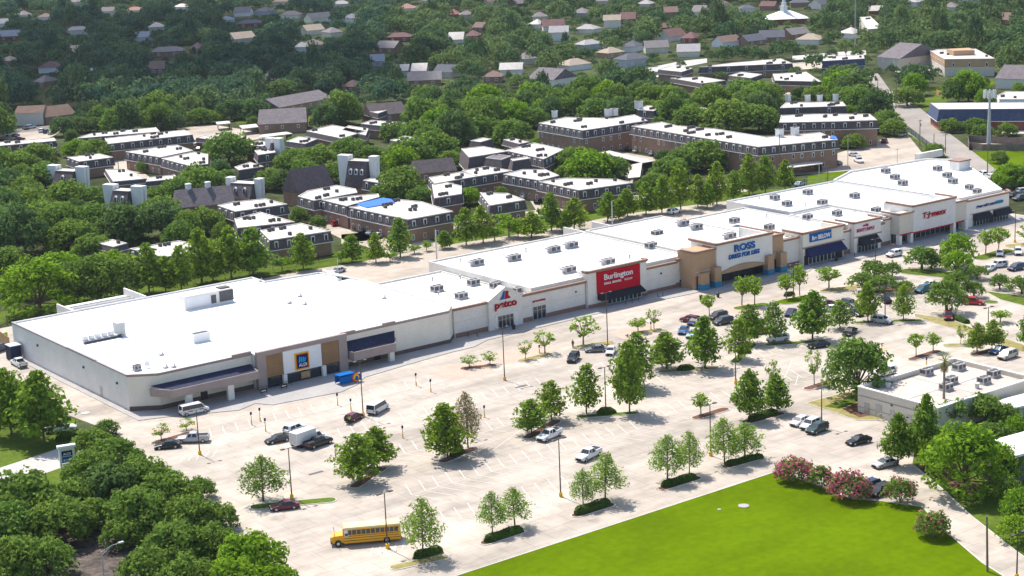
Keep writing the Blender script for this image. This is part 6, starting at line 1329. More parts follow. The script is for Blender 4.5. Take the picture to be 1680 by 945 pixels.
    P['taillight'] = [(MB().box(-h - .015, -h + .2, s * w2 * .76 - .14, s * w2 * .76 + .14, p['tail'] - .36, p['tail'] - .12), 'lamp_red') for s in (-1, 1)]
    rw = .33 if kind in ('sedan', 'hatch') else .38; xs = (-h + .95, h - .92)
    P['wheel'] = [(MB().tube((x, s * (w2 - .23), rw), (x, s * (w2 + .012), rw), rw, n=14), 'tyre', MB().tube((x, s * (w2 - .0), rw), (x, s * (w2 + .022), rw), rw * .62, n=10)) for x in xs for s in (-1, 1)]
    P['mirror'] = [(MB().box(p['a0'] - .35, p['a0'] - .17, s * (w2 + .08) - .09, s * (w2 + .08) + .09, p['belt'] + .02, p['belt'] + .17), 'paint_car') for s in (-1, 1)]
    return P
CARN = {'sedan': 'car', 'hatch': 'car', 'suv': 'suv', 'minivan': 'minivan', 'pickup': 'pickup_truck', 'van': 'van'}
CPROTO, CFAR = {}, {}
def car_proto(kind, far):
    d = CFAR if far else CPROTO
    if kind in d: return d[kind]
    P = car_shell(kind); root = bpy.data.objects.new(CARN[kind], None); root.empty_display_size = .3
    def mk(mb, nm, mt, par): o = mb.build(nm, M[mt]); o.parent = par; return o
    if far:
        mk(P['body'][0], 'body', 'paint_car', root); mk(P['cabin_glass'][0], 'cabin_glass', 'glass', root); mk(P['roof'][0], 'roof', 'paint_car', root)
        for q in P['wheel']: mk(q[0], 'wheel', 'tyre', root)
    else:
        for nm, v in P.items():
            for q in (v if isinstance(v, list) else [v]):
                o = mk(q[0], nm, q[1], root)
                if nm == 'wheel': mk(q[2], 'rim', 'rim', o)
    d[kind] = root; return root
CC = {'white': (.72, .72, .72), 'silver': (.42, .43, .44), 'grey': (.16, .165, .17), 'dark grey': (.06, .062, .066), 'black': (.012, .012, .014), 'dark blue': (.015, .03, .085), 'blue': (.03, .11, .25), 'pale blue': (.35, .45, .55), 'maroon': (.13, .012, .022), 'red': (.38, .015, .02), 'red-brown': (.20, .06, .04), 'beige': (.50, .44, .36), 'green-blue': (.02, .10, .15), 'dark green': (.02, .05, .045)}
def car(kind, colr, x0, y0, x1, y1, label=None, far=False, look=None, near=None):
    "rear and front of the vehicle on the ground, in photo positions"
    a = Vector(at(x0, y0)[:2]); b = Vector(at(x1, y1)[:2]); c = (a + b) / 2; d = b - a
    r_ = car_proto(kind, far); o = copy_tree(r_, None, (*CC[colr], 1))
    o.location = (c.x, c.y, .03); o.rotation_euler[2] = math.atan2(d.y, d.x); o.color = (*CC[colr], 1)
    later(o, look or '%s %s' % (colr, {'car': 'car', 'suv': 'SUV', 'minivan': 'minivan', 'pickup_truck': 'pickup truck', 'van': 'van'}[CARN[kind]]), CARN[kind].split('_')[0] if CARN[kind] != 'suv' else 'car', (x0 + x1) / 2, (y0 + y1) / 2, 'parked vehicles', near)
    if label: o['label'] = label; PENDING.pop()
    return o
car('van', 'white', 297, 683, 340, 674, 'white van parked in the shade of the grocery canopy')
car('sedan', 'black', 296, 733, 254, 737, 'low black car beside the silver pickup, behind a thin tree'); car('pickup', 'silver', 341, 724, 293, 726, 'silver crew-cab pickup under a lamp post near the thin trees')
car('sedan', 'black', 470, 722, 442, 728, 'black car facing the camera beside the white box truck'); car('suv', 'white', 471, 714, 498, 704, 'white hatch-backed SUV parked behind the white box truck')
o = car('pickup', 'black', 507, 737, 538, 726, 'black pickup with an open green-lined bed'); o.children[0].color = (.012, .012, .014, 1)
car('van', 'white', 607, 683, 633, 668, 'white passenger van in the open lot by a lamp post'); car('hatch', 'maroon', 571, 694, 591, 684, 'small maroon hatchback with its tailgate raised')
car('suv', 'black', 946, 586, 935, 598, 'black SUV driving toward the camera in the aisle'); car('sedan', 'grey', 996, 576, 960, 578, 'grey sedan beside the person, under an open tree'); car('sedan', 'white', 1006, 572, 998, 588, 'white car mostly hidden by the twin cypresses')
car('pickup', 'white', 917, 712, 885, 727, 'white pickup with a dark bed under two dense cypresses'); car('pickup', 'white', 982, 744, 949, 760, 'white pickup driving in the open lot above the feathery cypress')
car('sedan', 'maroon', 490, 832, 444, 838, 'dark maroon sedan in the shade of the weeping cypress')
car('hatch', 'white', 1324, 691, 1299, 702, 'white hatchback, farthest of three cars by the yellow lamp base'); car('suv', 'white', 1343, 696, 1316, 708, 'white SUV between two cars at the yellow lamp base'); car('suv', 'dark green', 1356, 703, 1325, 715, 'dark green SUV, nearest of three at the yellow lamp base')
car('sedan', 'black', 1424, 724, 1393, 731, 'sporty black coupe alone on the right-hand paving'); car('sedan', 'silver', 1464, 762, 1440, 768, 'silver car half under the wide low cypress')
car('suv', 'dark blue', 1436, 800, 1412, 810, 'dark blue car behind the pink shrub'); car('suv', 'black', 1456, 806, 1432, 816, 'boxy black car between pink and magenta-tipped shrubs')
car('pickup', 'dark blue', -10, 580, 14, 572, 'dark blue pickup cut off at the photo edge'); car('pickup', 'white', 43, 607, 20, 594, 'white pickup driving along the grey side wall'); car('pickup', 'white', 80, 710, 121, 706, 'white pickup half under the huge dark cypress')
for v in (('suv', 'maroon', 1138, 530, 1126, 528), ('sedan', 'dark blue', 1147, 528, 1133, 535), ('suv', 'dark grey', 1190, 520, 1165, 526), ('suv', 'dark grey', 1199, 529, 1173, 534), ('sedan', 'blue', 1127, 540, 1116, 552), ('sedan', 'pale blue', 1142, 547, 1129, 558), ('pickup', 'dark grey', 1228, 535, 1246, 532), ('sedan', 'red-brown', 1262, 545, 1238, 549), ('hatch', 'dark grey', 1237, 530, 1250, 540),
          ('suv', 'white', 1290, 558, 1262, 562), ('sedan', 'black', 1357, 568, 1329, 572), ('sedan', 'dark blue', 1302, 513, 1292, 521), ('sedan', 'white', 1373, 510, 1350, 511), ('sedan', 'maroon', 1362, 501, 1345, 504), ('suv', 'dark grey', 1386, 500, 1404, 506), ('sedan', 'black', 1394, 514, 1412, 520), ('suv', 'silver', 1432, 528, 1462, 532), ('sedan', 'black', 1458, 499, 1444, 492), ('suv', 'beige', 1412, 488, 1408, 482), ('sedan', 'black', 1400, 545, 1388, 552),
          ('suv', 'white', 1478, 418, 1456, 423), ('suv', 'green-blue', 1524, 476, 1504, 482), ('sedan', 'white', 1535, 469, 1514, 472), ('suv', 'red', 1587, 499, 1608, 500), ('suv', 'maroon', 1556, 517, 1556, 530), ('sedan', 'white', 1640, 414, 1640, 424), ('suv', 'white', 1668, 410, 1672, 424), ('suv', 'white', 1649, 437, 1626, 440), ('suv', 'dark blue', 1680, 440, 1654, 446), ('hatch', 'pale blue', 1576, 449, 1588, 452), ('sedan', 'white', 1626, 442, 1618, 446),
          ('sedan', 'blue', 1652, 574, 1624, 584), ('minivan', 'beige', 1666, 583, 1640, 592), ('suv', 'white', 1465, 612, 1440, 618), ('suv', 'black', 1657, 326, 1675, 322), ('suv', 'dark grey', 1682, 327, 1664, 330), ('suv', 'white', 1618, 291, 1606, 286), ('suv', 'white', 1630, 296, 1618, 291), ('suv', 'silver', 1672, 318, 1688, 316), ('sedan', 'white', 1352, 502, 1340, 503), ('hatch', 'white', 1670, 466, 1690, 462)):
    car(*v)
for v in (('sedan', 'black', 516, 355, 530, 360), ('sedan', 'dark grey', 520, 361, 535, 365), ('sedan', 'white', 528, 367, 546, 363), ('suv', 'red', 545, 372, 567, 369), ('suv', 'black', 580, 379, 600, 375), ('sedan', 'black', 590, 384, 610, 380), ('sedan', 'silver', 604, 387, 620, 383), ('sedan', 'white', 614, 391, 632, 387), ('suv', 'red-brown', 805, 312, 818, 315), ('sedan', 'black', 816, 315, 832, 318), ('sedan', 'silver', 846, 321, 860, 318), ('suv', 'white', 857, 327, 875, 324), ('suv', 'black', 880, 336, 893, 332),
          ('sedan', 'black', 986, 249, 1000, 246), ('suv', 'red', 1000, 248, 1007, 243), ('sedan', 'silver', 1016, 246, 1028, 243), ('sedan', 'dark blue', 1026, 249, 1040, 245), ('sedan', 'beige', 1041, 251, 1056, 249), ('suv', 'silver', 1066, 256, 1082, 253), ('suv', 'black', 1360, 270, 1372, 266), ('sedan', 'black', 1370, 273, 1380, 268), ('suv', 'dark blue', 1205, 278, 1216, 275), ('suv', 'maroon', 1448, 238, 1454, 231), ('suv', 'white', 1474, 226, 1488, 220), ('pickup', 'white', 1402, 263, 1416, 270), ('sedan', 'silver', 1396, 256, 1408, 258), ('sedan', 'white', 1378, 172, 1388, 170),
          ('suv', 'white', 43, 212, 58, 210), ('suv', 'dark grey', 38, 211, 46, 214), ('suv', 'white', 8, 224, 24, 222), ('sedan', 'grey', 20, 226, 32, 222), ('suv', 'white', 64, 220, 73, 214), ('suv', 'dark blue', 72, 221, 80, 216), ('sedan', 'white', 78, 223, 91, 218), ('sedan', 'maroon', 24, 231, 40, 229), ('suv', 'maroon', -6, 218, 9, 216), ('suv', 'white', 318, 242, 332, 240), ('sedan', 'silver', 322, 248, 334, 244), ('sedan', 'black', 1469, 115, 1478, 112), ('suv', 'white', 1484, 115, 1494, 113), ('sedan', 'black', 1481, 121, 1491, 119), ('sedan', 'dark grey', 1516, 114, 1524, 112),
          ('suv', 'white', 915, 134, 928, 131), ('sedan', 'dark grey', 906, 139, 914, 136), ('sedan', 'white', 40, 148, 54, 146), ('sedan', 'white', 1488, 60, 1492, 56), ('sedan', 'maroon', 930, 146, 948, 144), ('suv', 'white', 1386, 61, 1400, 60), ('suv', 'blue', 1658, 165, 1672, 163), ('hatch', 'maroon', 668, 398, 690, 394), ('sedan', 'dark grey', 700, 392, 716, 389), ('sedan', 'silver', 560, 446, 548, 449), ('suv', 'black', 250, 302, 262, 299), ('sedan', 'grey', 730, 386, 744, 383), ('suv', 'white', 1100, 352, 1112, 349), ('suv', 'dark blue', 1290, 304, 1302, 302), ('sedan', 'pale blue', 1306, 307, 1318, 303)):
    car(*v, far=True)
# box truck
def box_truck():
    a = Vector(at(486, 735)[:2]); b = Vector(at(524, 722)[:2]); c = (a + b) / 2; t = thing('box_truck', 'white box truck with a dark cab among four parked vehicles', 'truck', (0, 0, 0))
    bd = MB().box(-3.4, 1.3, -1.05, 1.05, .75, 2.95).build('cargo_box', M['white'], t); MB().box(-3.42, -3.38, -.95, .95, .85, 2.85).build('rear_door', M['galv'], bd)
    MB().loft([[(1.35, -.98, .5), (1.35, .98, .5), (1.35, .98, 2.2), (1.35, -.98, 2.2)], [(2.1, -.98, .5), (2.1, .98, .5), (2.1, .95, 2.15), (2.1, -.95, 2.15)], [(2.75, -.95, .5), (2.75, .95, .5), (2.75, .92, 1.3), (2.75, -.92, 1.3)], [(3.5, -.9, .5), (3.5, .9, .5), (3.5, .85, 1.15), (3.5, -.85, 1.15)]]).build('cab', M['white'], t)
    MB().loft([[(2.12, -.99, 1.3), (2.12, .99, 1.3), (2.12, .96, 2.05), (2.12, -.96, 2.05)], [(2.8, -.97, 1.28), (2.8, .97, 1.28), (2.8, .94, 1.34), (2.8, -.94, 1.34)]]).build('windscreen', M['glass'], t)
    MB().box(1.5, 2.1, -1.0, 1.0, 1.35, 2.0).build('side_window', M['glass'], t); MB().box(-3.4, 3.4, -.8, .8, .45, .75).build('chassis', M['trim'], t)
    for x in (-2.2, 2.6):
        for s in (-1, 1): MB().tube((x, s * .7, .4), (x, s * 1.0, .4), .4, n=14).build('wheel', M['tyre'], t)
    for s in (-1, 1): MB().box(3.42, 3.53, s * .65 - .15, s * .65 + .15, .75, .95).build('headlight', M['lamp_white'], t)
    t.location = (c.x, c.y, .02); t.rotation_euler[2] = math.atan2(b.y - a.y, b.x - a.x)
box_truck()
# school bus
def bus():
    a = Vector(at(655, 884)[:2]); b = Vector(at(545, 894)[:2]); c = (a + b) / 2; t = thing('school_bus', 'yellow school bus parked alone in the near corner of the lot', 'bus', (0, 0, 0))
    h, w = 5.4, 1.22
    def ring(x, z0, z1, k=1.0): y = w * k; return [(x, -y, z0), (x, -y, z1 - .35), (x, -y * .93, z1 - .14), (x, -y * .7, z1), (x, y * .7, z1), (x, y * .93, z1 - .14), (x, y, z1 - .35), (x, y, z0)]
    MB().loft([ring(-h, .6, 3.0), ring(-h + .1, .45, 3.05), ring(3.1, .45, 3.05), ring(3.4, .5, 3.0)]).build('body', M['bus'], t)
    MB().loft([[(x, -w * k, 2.74), (x, -w * .93 * k, 2.95), (x, -w * .68 * k, 3.09), (x, w * .68 * k, 3.09), (x, w * .93 * k, 2.95), (x, w * k, 2.74)] for x, k in ((-h - .01, 1.01), (3.3, 1.01))]).build('roof', M['bus_roof'], t)
    MB().loft([[(3.35, -1.05, .55), (3.35, 1.05, .55), (3.35, 1.0, 1.75), (3.35, -1.0, 1.75)], [(4.9, -.95, .55), (4.9, .95, .55), (4.9, .85, 1.6), (4.9, -.85, 1.6)], [(5.3, -.85, .6), (5.3, .85, .6), (5.3, .72, 1.4), (5.3, -.72, 1.4)]]).build('hood', M['bus'], t)
    MB().loft([[(3.41, -1.05, 1.8), (3.41, 1.05, 1.8), (3.41, 1.0, 2.72), (3.41, -1.0, 2.72)], [(3.5, -1.0, 1.8), (3.5, 1.0, 1.8), (3.42, 1.0, 2.7), (3.42, -1.0, 2.7)]]).build('windscreen', M['glass'], t)
    for i in range(11):
        x = -h + .35 + i * .72
        for s in (-1, 1): MB().box(x, x + .62, s * (w + .004) - .012, s * (w + .004) + .012, 1.78, 2.55).build('window', M['glass'], t)
    for s in (-1, 1):
        f = MB().box(2.65, 3.25, s * (w + .004) - .012, s * (w + .004) + .012, 1.6, 2.6).build('driver_window', M['white'], t)
        MB().box(2.7, 3.2, s * (w + .006) - .013, s * (w + .006) + .013, 1.68, 2.1).build('pane', M['glass'], f)
    MB().box(-h - .012, -h + .01, -.55, .55, 1.7, 2.6).build('rear_window', M['glass'], t)
    for z in (.82, 1.22, 1.56): MB().box(-h + .02, 3.35, -w - .012, w + .012, z, z + .075).build('side_stripe', M['trim'], t)
    for x in (-3.2, 4.25):
        for s in (-1, 1):
            wh = MB().tube((x, s * (w - .35), .5), (x, s * (w + .015), .5), .5, n=16).build('wheel', M['tyre'], t); MB().tube((x, s * w, .5), (x, s * (w + .03), .5), .26, n=10).build('rim', M['rim'], wh)
    MB().box(5.25, 5.42, -1.1, 1.1, .5, .75).build('front_bumper', M['trim'], t); MB().box(-h - .1, -h, -1.15, 1.15, .5, .75).build('rear_bumper', M['trim'], t)
    for s in (-1, 1):
        MB().box(5.2, 5.33, s * .6 - .12, s * .6 + .12, .95, 1.15).build('headlight', M['lamp_white'], t)
        MB().tube((4.7, s * .95, 1.5), (4.75, s * 1.35, 2.0), .03, n=5).box(4.7, 4.78, s * 1.35 - .12, s * 1.35 + .12, 1.95, 2.3).build('mirror', M['trim'], t)
        MB().box(-h - .02, -h, s * .95 - .12, s * .95 + .12, 1.25, 1.5).build('taillight', M['lamp_red'], t)
    MB().box(-1.9, -1.0, -.5, .5, 3.08, 3.16).box(1.2, 1.9, -.5, .5, 3.08, 3.16).build('roof_hatch', M['white'], t)
    t.location = (c.x, c.y, .02); t.rotation_euler[2] = math.atan2(b.y - a.y, b.x - a.x)
bus()
LAND.append(('the parked school bus', 600, 885)); LAND.append(('the white box truck', 503, 722)); LAND.append(('the three cars by the yellow base', 1325, 703)); LAND.append(('the maroon hatchback', 580, 690))
for r_ in list(CPROTO.values()) + list(CFAR.values()):
    for ch in list(r_.children):
        for g_ in list(ch.children): bpy.data.objects.remove(g_)
        bpy.data.objects.remove(ch)
    bpy.data.objects.remove(r_)
# ================================================================== lamps, poles, signs, people and small things
def hgt(x, y, top):
    g = at(x, y); lo, hi = .3, 60
    for _ in range(26):
        mid = (lo + hi) / 2
        if pix(g[0], g[1], mid)[1] > top: lo = mid
        else: hi = mid
    return lo
def lamp(x, y, top, label, heads=2, base='yellow_paint'):
    g = at(x, y); H = hgt(x, y, top); t = thing('street_lamp', label, 'lamp', g, 'lamp posts of the car park')
    MB().tube(g, (g[0], g[1], .75), .32, .30, 12).build('base', M[base], t); MB().tube((g[0], g[1], .75), (g[0], g[1], H), .12, .075, 8).build('pole', M['bronze'], t)
    ar = MB().tube((g[0] - .9, g[1], H - .05), (g[0] + .9, g[1], H - .05), .05, n=6).build('arm', M['bronze'], t)
    for s in ((-1, 1) if heads == 2 else (1,)): MB().loft([[(g[0] + s * .75, g[1] - .2, H - .12), (g[0] + s * .75, g[1] + .2, H - .12), (g[0] + s * .75, g[1] + .2, H + .08), (g[0] + s * .75, g[1] - .2, H + .08)], [(g[0] + s * 1.45, g[1] - .28, H - .08), (g[0] + s * 1.45, g[1] + .28, H - .08), (g[0] + s * 1.45, g[1] + .28, H + .06), (g[0] + s * 1.45, g[1] - .28, H + .06)]]).build('lamp_head', M['bronze'], ar)
for v in ((328, 746, 672, 'lamp post rising from beside the silver crew-cab pickup'), (920, 815, 720, 'tall lamp post left of the tall thick hedge'), (636, 900, 808, 'lamp post standing just in front of the school bus'), (596, 683, 592, 'lamp post beside the maroon hatchback'), (479, 818, 735, 'lamp post behind the weeping cypress'), (828, 624, 537, 'lamp post in the aisle below the gabled pet shop'),
          (997, 568, 480, 'lamp post below the red-panelled store'), (994, 674, 602, 'lamp post rising behind the round clipped bush'), (1166, 748, 663, 'lamp post behind the third cypress pair'), (1207, 630, 563, 'lamp post in front of the dense cypress with a bush'), (1348, 700, 636, 'lamp post with a yellow base by three cars'), (1452, 526, 470, 'lamp post by the silver SUV'), (1621, 547, 504, 'lamp post by the dry median grass'), (1302, 489, 434, 'lamp post between two lime-green trees'), (768, 716, 664, 'lamp post hidden behind the browning cypress'), (1668, 950, 875, 'lamp post with a small box at the drive edge'), (1436, 444, 392, 'lamp post at the kerb by the beauty shop'), (1665, 398, 345, 'lamp post beyond the end store')):
    lamp(*v)
def pole(x, y, top, label, arms=1, m='wood_pole', r=.16, dx=0, box=False):
    g = at(x, y); H = hgt(x, y, top); t = thing('utility_pole', label, 'pole', g, 'utility poles'); T = (g[0] + dx, g[1], H)
    MB().tube(g, T, r, r * .7, 8).build('shaft', M[m], t)
    for k in range(arms): MB().box(T[0] - 1.2, T[0] + 1.2, T[1] - .06, T[1] + .06, H - .5 - k, H - .36 - k).build('crossarm', M[m], t)
    if box: MB().tube((T[0] + .35, T[1], H - 2.4), (T[0] + .35, T[1], H - 1.4), .25, n=10).build('transformer', M['galv'], t)
for v in ((717, 431, 377, 'pale pole in the service lane behind the pet shop', 0, 'galv', .2), (1005, 378, 330, 'pale pole in the service lane behind the red-panelled store', 0, 'galv', .2), (1620, 938, 846, 'leaning pole on the lawn edge by the drive', 0, 'wood_pole', .18, -.4), (556, 466, 424, 'slim pole behind the grocery store corner', 0, 'galv', .12), (1279, 286, 220, 'pole in front of the long bent brick block', 1), (1344, 305, 268, 'pale pole by the grass patch behind the shops', 0, 'galv', .15), (1358, 302, 272, 'wooden pole by the grass patch behind the shops', 1),
          (1509, 240, 196, 'pole with a transformer beside the green fence', 1, 'wood_pole', .18, 0, True), (1551, 252, 219, 'pole on the verge of the boulevard bend', 1), (1532, 246, 220, 'shorter pole beside the boulevard verge', 0), (1620, 283, 235, 'pole before the board fence of the phone mast', 0), (1470, 178, 128, 'pole at the mouth of the boulevard', 1), (1388, 130, 75, 'pole near the office strip', 1), (1440, 163, 130, 'pole among the oaks left of the boulevard', 1), (1459, 104, 60, 'dark mast with a white lamp by the grey gabled hall', 0, 'bronze', .2), (380, 222, 196, 'pole in the tan court by the big rounded oak', 1), (296, 218, 206, 'slim pole above the long slate-sided block', 0), (195, 282, 255, 'thin pole in the sunny court', 0), (1391, 272, 222, 'grey lamp pole by the small car park', 0, 'galv', .12), (1472, 268, 243, 'double-headed pole in the small car park', 1, 'galv', .1),
          (1338, 102, 82, 'pole in front of the long white far roof', 1), (1648, 270, 222, 'dark pole at the right end of the boulevard', 1), (855, 150, 128, 'pole beside the far avenue', 1), (1041, 80, 50, 'tall thin mast by the far shops', 0, 'galv', .12), (577, 380, 345, 'lamp pole in front of the blue-tarped block', 0, 'galv', .12), (668, 360, 340, 'slim pole at the blue-tarped block corner', 0, 'galv', .1), (723, 362, 330, 'pole by the white roof near the cypresses', 0, 'wood_pole', .12), (847, 318, 290, 'pole in front of the angled block', 0, 'wood_pole', .12)):
    pole(*v)
# phone mast
g = at(1622, 243); H = hgt(1622, 243, 152); t = thing('phone_mast', 'tall grey phone mast crowned with white antenna panels', 'mast', g)
MB().tube(g, (g[0], g[1], H), .75, .35, 12).build('shaft', M['galv'], t)
for k in range(9):
    a = k * math.pi * 2 / 9; x, y = g[0] + 2.0 * math.cos(a), g[1] + 2.0 * math.sin(a); MB().box(x - .22, x + .22, y - .15, y + .15, H - 1.9, H + .9).build('antenna', M['white'], t); MB().tube((g[0], g[1], H - .6), (x, y, H - .6), .05, n=5).build('bracket', M['galv'], t)
LAND.append(('the phone mast', 1622, 200))
# lattice tower far off
g = at(1403, 85); t = thing('lattice_mast', 'thin grey lattice mast rising above the office strip', 'mast', g); mb = MB(); H = hgt(1403, 85, -12)
for a in range(3): c = Vector((math.cos(a * 2.09), math.sin(a * 2.09))) * .55; mb.tube((g[0] + c.x, g[1] + c.y, 0), (g[0] + c.x * .5, g[1] + c.y * .5, H), .07, n=4)
for k in range(int(H / 1.4)):
    c0 = Vector((math.cos(k * 2.09), math.sin(k * 2.09))) * .5; c1 = Vector((math.cos(k * 2.09 + 2.09), math.sin(k * 2.09 + 2.09))) * .5; mb.tube((g[0] + c0.x, g[1] + c0.y, k * 1.4), (g[0] + c1.x, g[1] + c1.y, k * 1.4 + 1.4), .04, n=4)
mb.build('lattice', M['galv'], t)
# kerbside pick-up posts: yellow foot, dark panel
for x, y, top, lb in ((413, 697, 676, 'short post, leftmost of three on the hatched paving'), (427, 691, 669, 'short post, farthest of three on the hatched paving'), (436, 708, 686, 'short post, nearest of three on the hatched paving'), (554, 665, 645, 'short post between the grocery store and a lamp post'), (576, 674, 654, 'short post just behind the maroon hatchback'), (683, 633, 612, 'short post, left one of two below the grocery wing'), (707, 643, 622, 'short post, right one of two below the grocery wing'), (661, 719, 698, 'short post between the white van and the big dark cypress'), (551, 750, 729, 'short post left of the two dense cypresses'), (795, 685, 665, 'short post beside the browning cypress'), (1168, 600, 586, 'short post behind the dense cypress'), (1520, 600, 586, 'short post at the tan building corner'), (885, 580, 566, 'short post beside two thin young trees'), (1068, 542, 528, 'short post by the crossing of the red store')):
    g = at(x, y); H = hgt(x, y, top); t = thing('sign_post', lb, 'post', g, 'short sign posts in the lot')
    MB().tube(g, (g[0], g[1], .9), .12, n=8).build('foot', M['yellow_paint'], t); MB().tube((g[0], g[1], .9), (g[0], g[1], H), .05, n=6).build('pole', M['black_metal'], t); MB().box(g[0] - .2, g[0] + .2, g[1] - .03, g[1] + .03, H - .55, H).build('panel', M['navy_text'], t)
# yellow bollards
for x, y, lb in ((1347, 706, 'yellow block at a lamp post foot by three cars'), (622, 905, 'white wheel stop left of the lamp post by the bus'), (645, 902, 'white wheel stop right of the lamp post by the bus')):
    g = at(x, y); m_ = 'yellow_paint' if 'yellow' in lb else 'white'
    if m_ == 'white': o = MB().loft([[(g[0] - .12, g[1] - .9, .03), (g[0] + .12, g[1] - .9, .03), (g[0] + .08, g[1] - .9, .17), (g[0] - .08, g[1] - .9, .17)], [(g[0] - .12, g[1] + .9, .03), (g[0] + .12, g[1] + .9, .03), (g[0] + .08, g[1] + .9, .17), (g[0] - .08, g[1] + .9, .17)]]).build('wheel_stop', M[m_])
    else: o = MB().tube((g[0], g[1], 0), (g[0], g[1], 1.0), .42, .4, 10).build('bollard', M[m_])
    tag(o, lb, 'bollard' if m_ != 'white' else 'wheel stop')
# street light with a curved arm in the near corner
g = at(172, 962); t = thing('street_lamp', 'grey street light with a long bent arm over the side street', 'lamp', g); H = hgt(172, 962, 905)
MB().tube(g, (g[0], g[1], H), .13, .09, 8).build('pole', M['galv'], t); e = at(198, 893, 0); k = Vector((float(RT[0]), float(RT[1]))).normalized()
ar = MB().tube((g[0], g[1], H - .6), (g[0] + k.x * 1.6, g[1] + k.y * 1.6, H + .9), .06, n=6).tube((g[0], g[1], H - .05), (g[0] + k.x * 1.6, g[1] + k.y * 1.6, H + .9), .05, n=6).tube((g[0] + k.x * 1.6, g[1] + k.y * 1.6, H + .9), (g[0] + k.x * 3.0, g[1] + k.y * 3.0, H + 1.3), .06, n=6).build('arm', M['galv'], t)
MB().box(g[0] + k.x * 3.0 - .4, g[0] + k.x * 3.0 + .4, g[1] + k.y * 3.0 - .2, g[1] + k.y * 3.0 + .2, H + 1.2, H + 1.42).build('lamp_head', M['galv'], ar)
# pylon sign
g = at(112, 768); a = Vector((.97, -.24)); n = Vector((.24, .97)); t = thing('pylon_sign', 'white pylon sign with navy and blue shop panels by the side road', 'sign', g); Hs = hgt(112, 768, 734)
P = lambda u, v: (g[0] + a.x * u + n.x * v, g[1] + a.y * u + n.y * v)
def slab_(u0, u1, v0, v1, z0, z1): return MB().prism([P(u0, v0), P(u1, v0), P(u1, v1), P(u0, v1)], z0, z1)
for u0, u1 in ((-1.35, -1.0), (1.0, 1.35)): slab_(u0, u1, -.3, .3, 0, Hs).build('post', M['white'], t)
slab_(-1.6, 1.6, -.5, .5, Hs, Hs + .45).build('cap', M['white'], t); slab_(-.98, .98, -.2, .2, 1.1, Hs - .03).build('cabinet', M['stucco_pale'], t)
cb = t.children[-1]
def board(z0, z1, m, txt):
    b_ = slab_(-.92, .92, -.26, -.2, Hs - z0, Hs - z1).build('board', M[m], t)
    c = bpy.data.curves.new('lettering', 'FONT'); c.body = txt; c.extrude = .02; c.align_x = 'CENTER'; c.size = .62; c.offset = .015; o = bpy.data.objects.new('lettering', c); COL.objects.link(o); c.materials.append(M['white']); q = P(0, -.30); bpy.context.view_layer.update(); o = to_mesh(o)
    o.parent = b_; o.location = (q[0] - g[0], q[1] - g[1], Hs - z0 + .18); o.rotation_euler = (R(90), 0, math.atan2(a.y, a.x))
board(1.5, .55, 'navy_text', 'ALDI'); board(2.7, 1.65, 'blue', 'ROSS'); board(3.5, 2.85, 'stucco_pale', ''); board(4.6, 3.7, 'navy_text', 'petco')
LAND.append(('the pylon sign', 110, 750))
# cart shelter by the grocery entrance
g = at(572, 628); t = thing('cart_corral', 'blue cart corral with a bright swirl panel at the grocery entrance', 'cart corral', (g[0], g[1], .13)); X, Y = g[0], g[1]
for x in (X - 2.6, X + 2.6):
    for y in (Y - .9, Y + .9): MB().tube((x, y, .13), (x, y, 2.1), .05, n=6).build('post', M['blue'], t)
MB().box(X - 2.6, X + 2.6, Y - .93, Y - .88, .35, 1.75).build('side_panel', M['blue'], t); MB().box(X - 2.6, X + 2.6, Y + .88, Y + .93, .35, 1.75).build('side_panel', M['blue'], t); MB().box(X - 2.7, X + 1.0, Y - 1.0, Y + 1.0, 2.05, 2.15).build('roof', M['blue'], t)
for i, (m_, r0, r1, a0, a1) in enumerate((('orange', .62, .95, 1.2, 5.6), ('red_text', .95, 1.1, 1.0, 5.2), ('yellow', .35, .6, -.5, 3.6))):
    mb = MB(); k = 16
    for j in range(k):
        u, v = a0 + (a1 - a0) * j / k, a0 + (a1 - a0) * (j + 1) / k
        mb.poly([(X + 1.4 + r0 * math.cos(u), Y - .95 - i * .004, 1.1 + r0 * math.sin(u)), (X + 1.4 + r1 * math.cos(u), Y - .95 - i * .004, 1.1 + r1 * math.sin(u)), (X + 1.4 + r1 * math.cos(v), Y - .95 - i * .004, 1.1 + r1 * math.sin(v)), (X + 1.4 + r0 * math.cos(v), Y - .95 - i * .004, 1.1 + r0 * math.sin(v))])
    mb.build('swirl', M[m_], t)
# railing of the grocery front and small boards
g0, g1 = at(425, 645), at(478, 633); t = thing('railing', 'dark metal railing in front of the grocery entrance', 'railing', (g0[0], g0[1], .13)); mb = MB()
for k in range(9): p = Vector(g0[:2]).lerp(Vector(g1[:2]), k / 8); mb.tube((p.x, p.y, .13), (p.x, p.y, 1.2), .04, n=5)
for z in (.6, 1.2): mb.tube((g0[0], g0[1], z), (g1[0], g1[1], z), .035, n=5)
mb.build('frame', M['black_metal'], t)
for x, y, lb in ((433, 648, 'small dark notice board nearest the white van'), (466, 640, 'small dark notice board in the middle of the grocery front')):
    g = at(x, y); t = thing('notice_board', lb, 'sign', (g[0], g[1], .13)); b_ = MB().box(g[0] - .7, g[0] + .7, g[1] - .06, g[1] + .06, .5, 1.35).build('panel', M['black_metal'], t); MB().box(g[0] - .45, g[0] + .45, g[1] - .09, g[1] - .062, .8, 1.0).build('lettering_panel', M['white'], b_)
    for s in (-1, 1): MB().tube((g[0] + s * .6, g[1], .13), (g[0] + s * .6, g[1], .55), .04, n=5).build('leg', M['black_metal'], t)
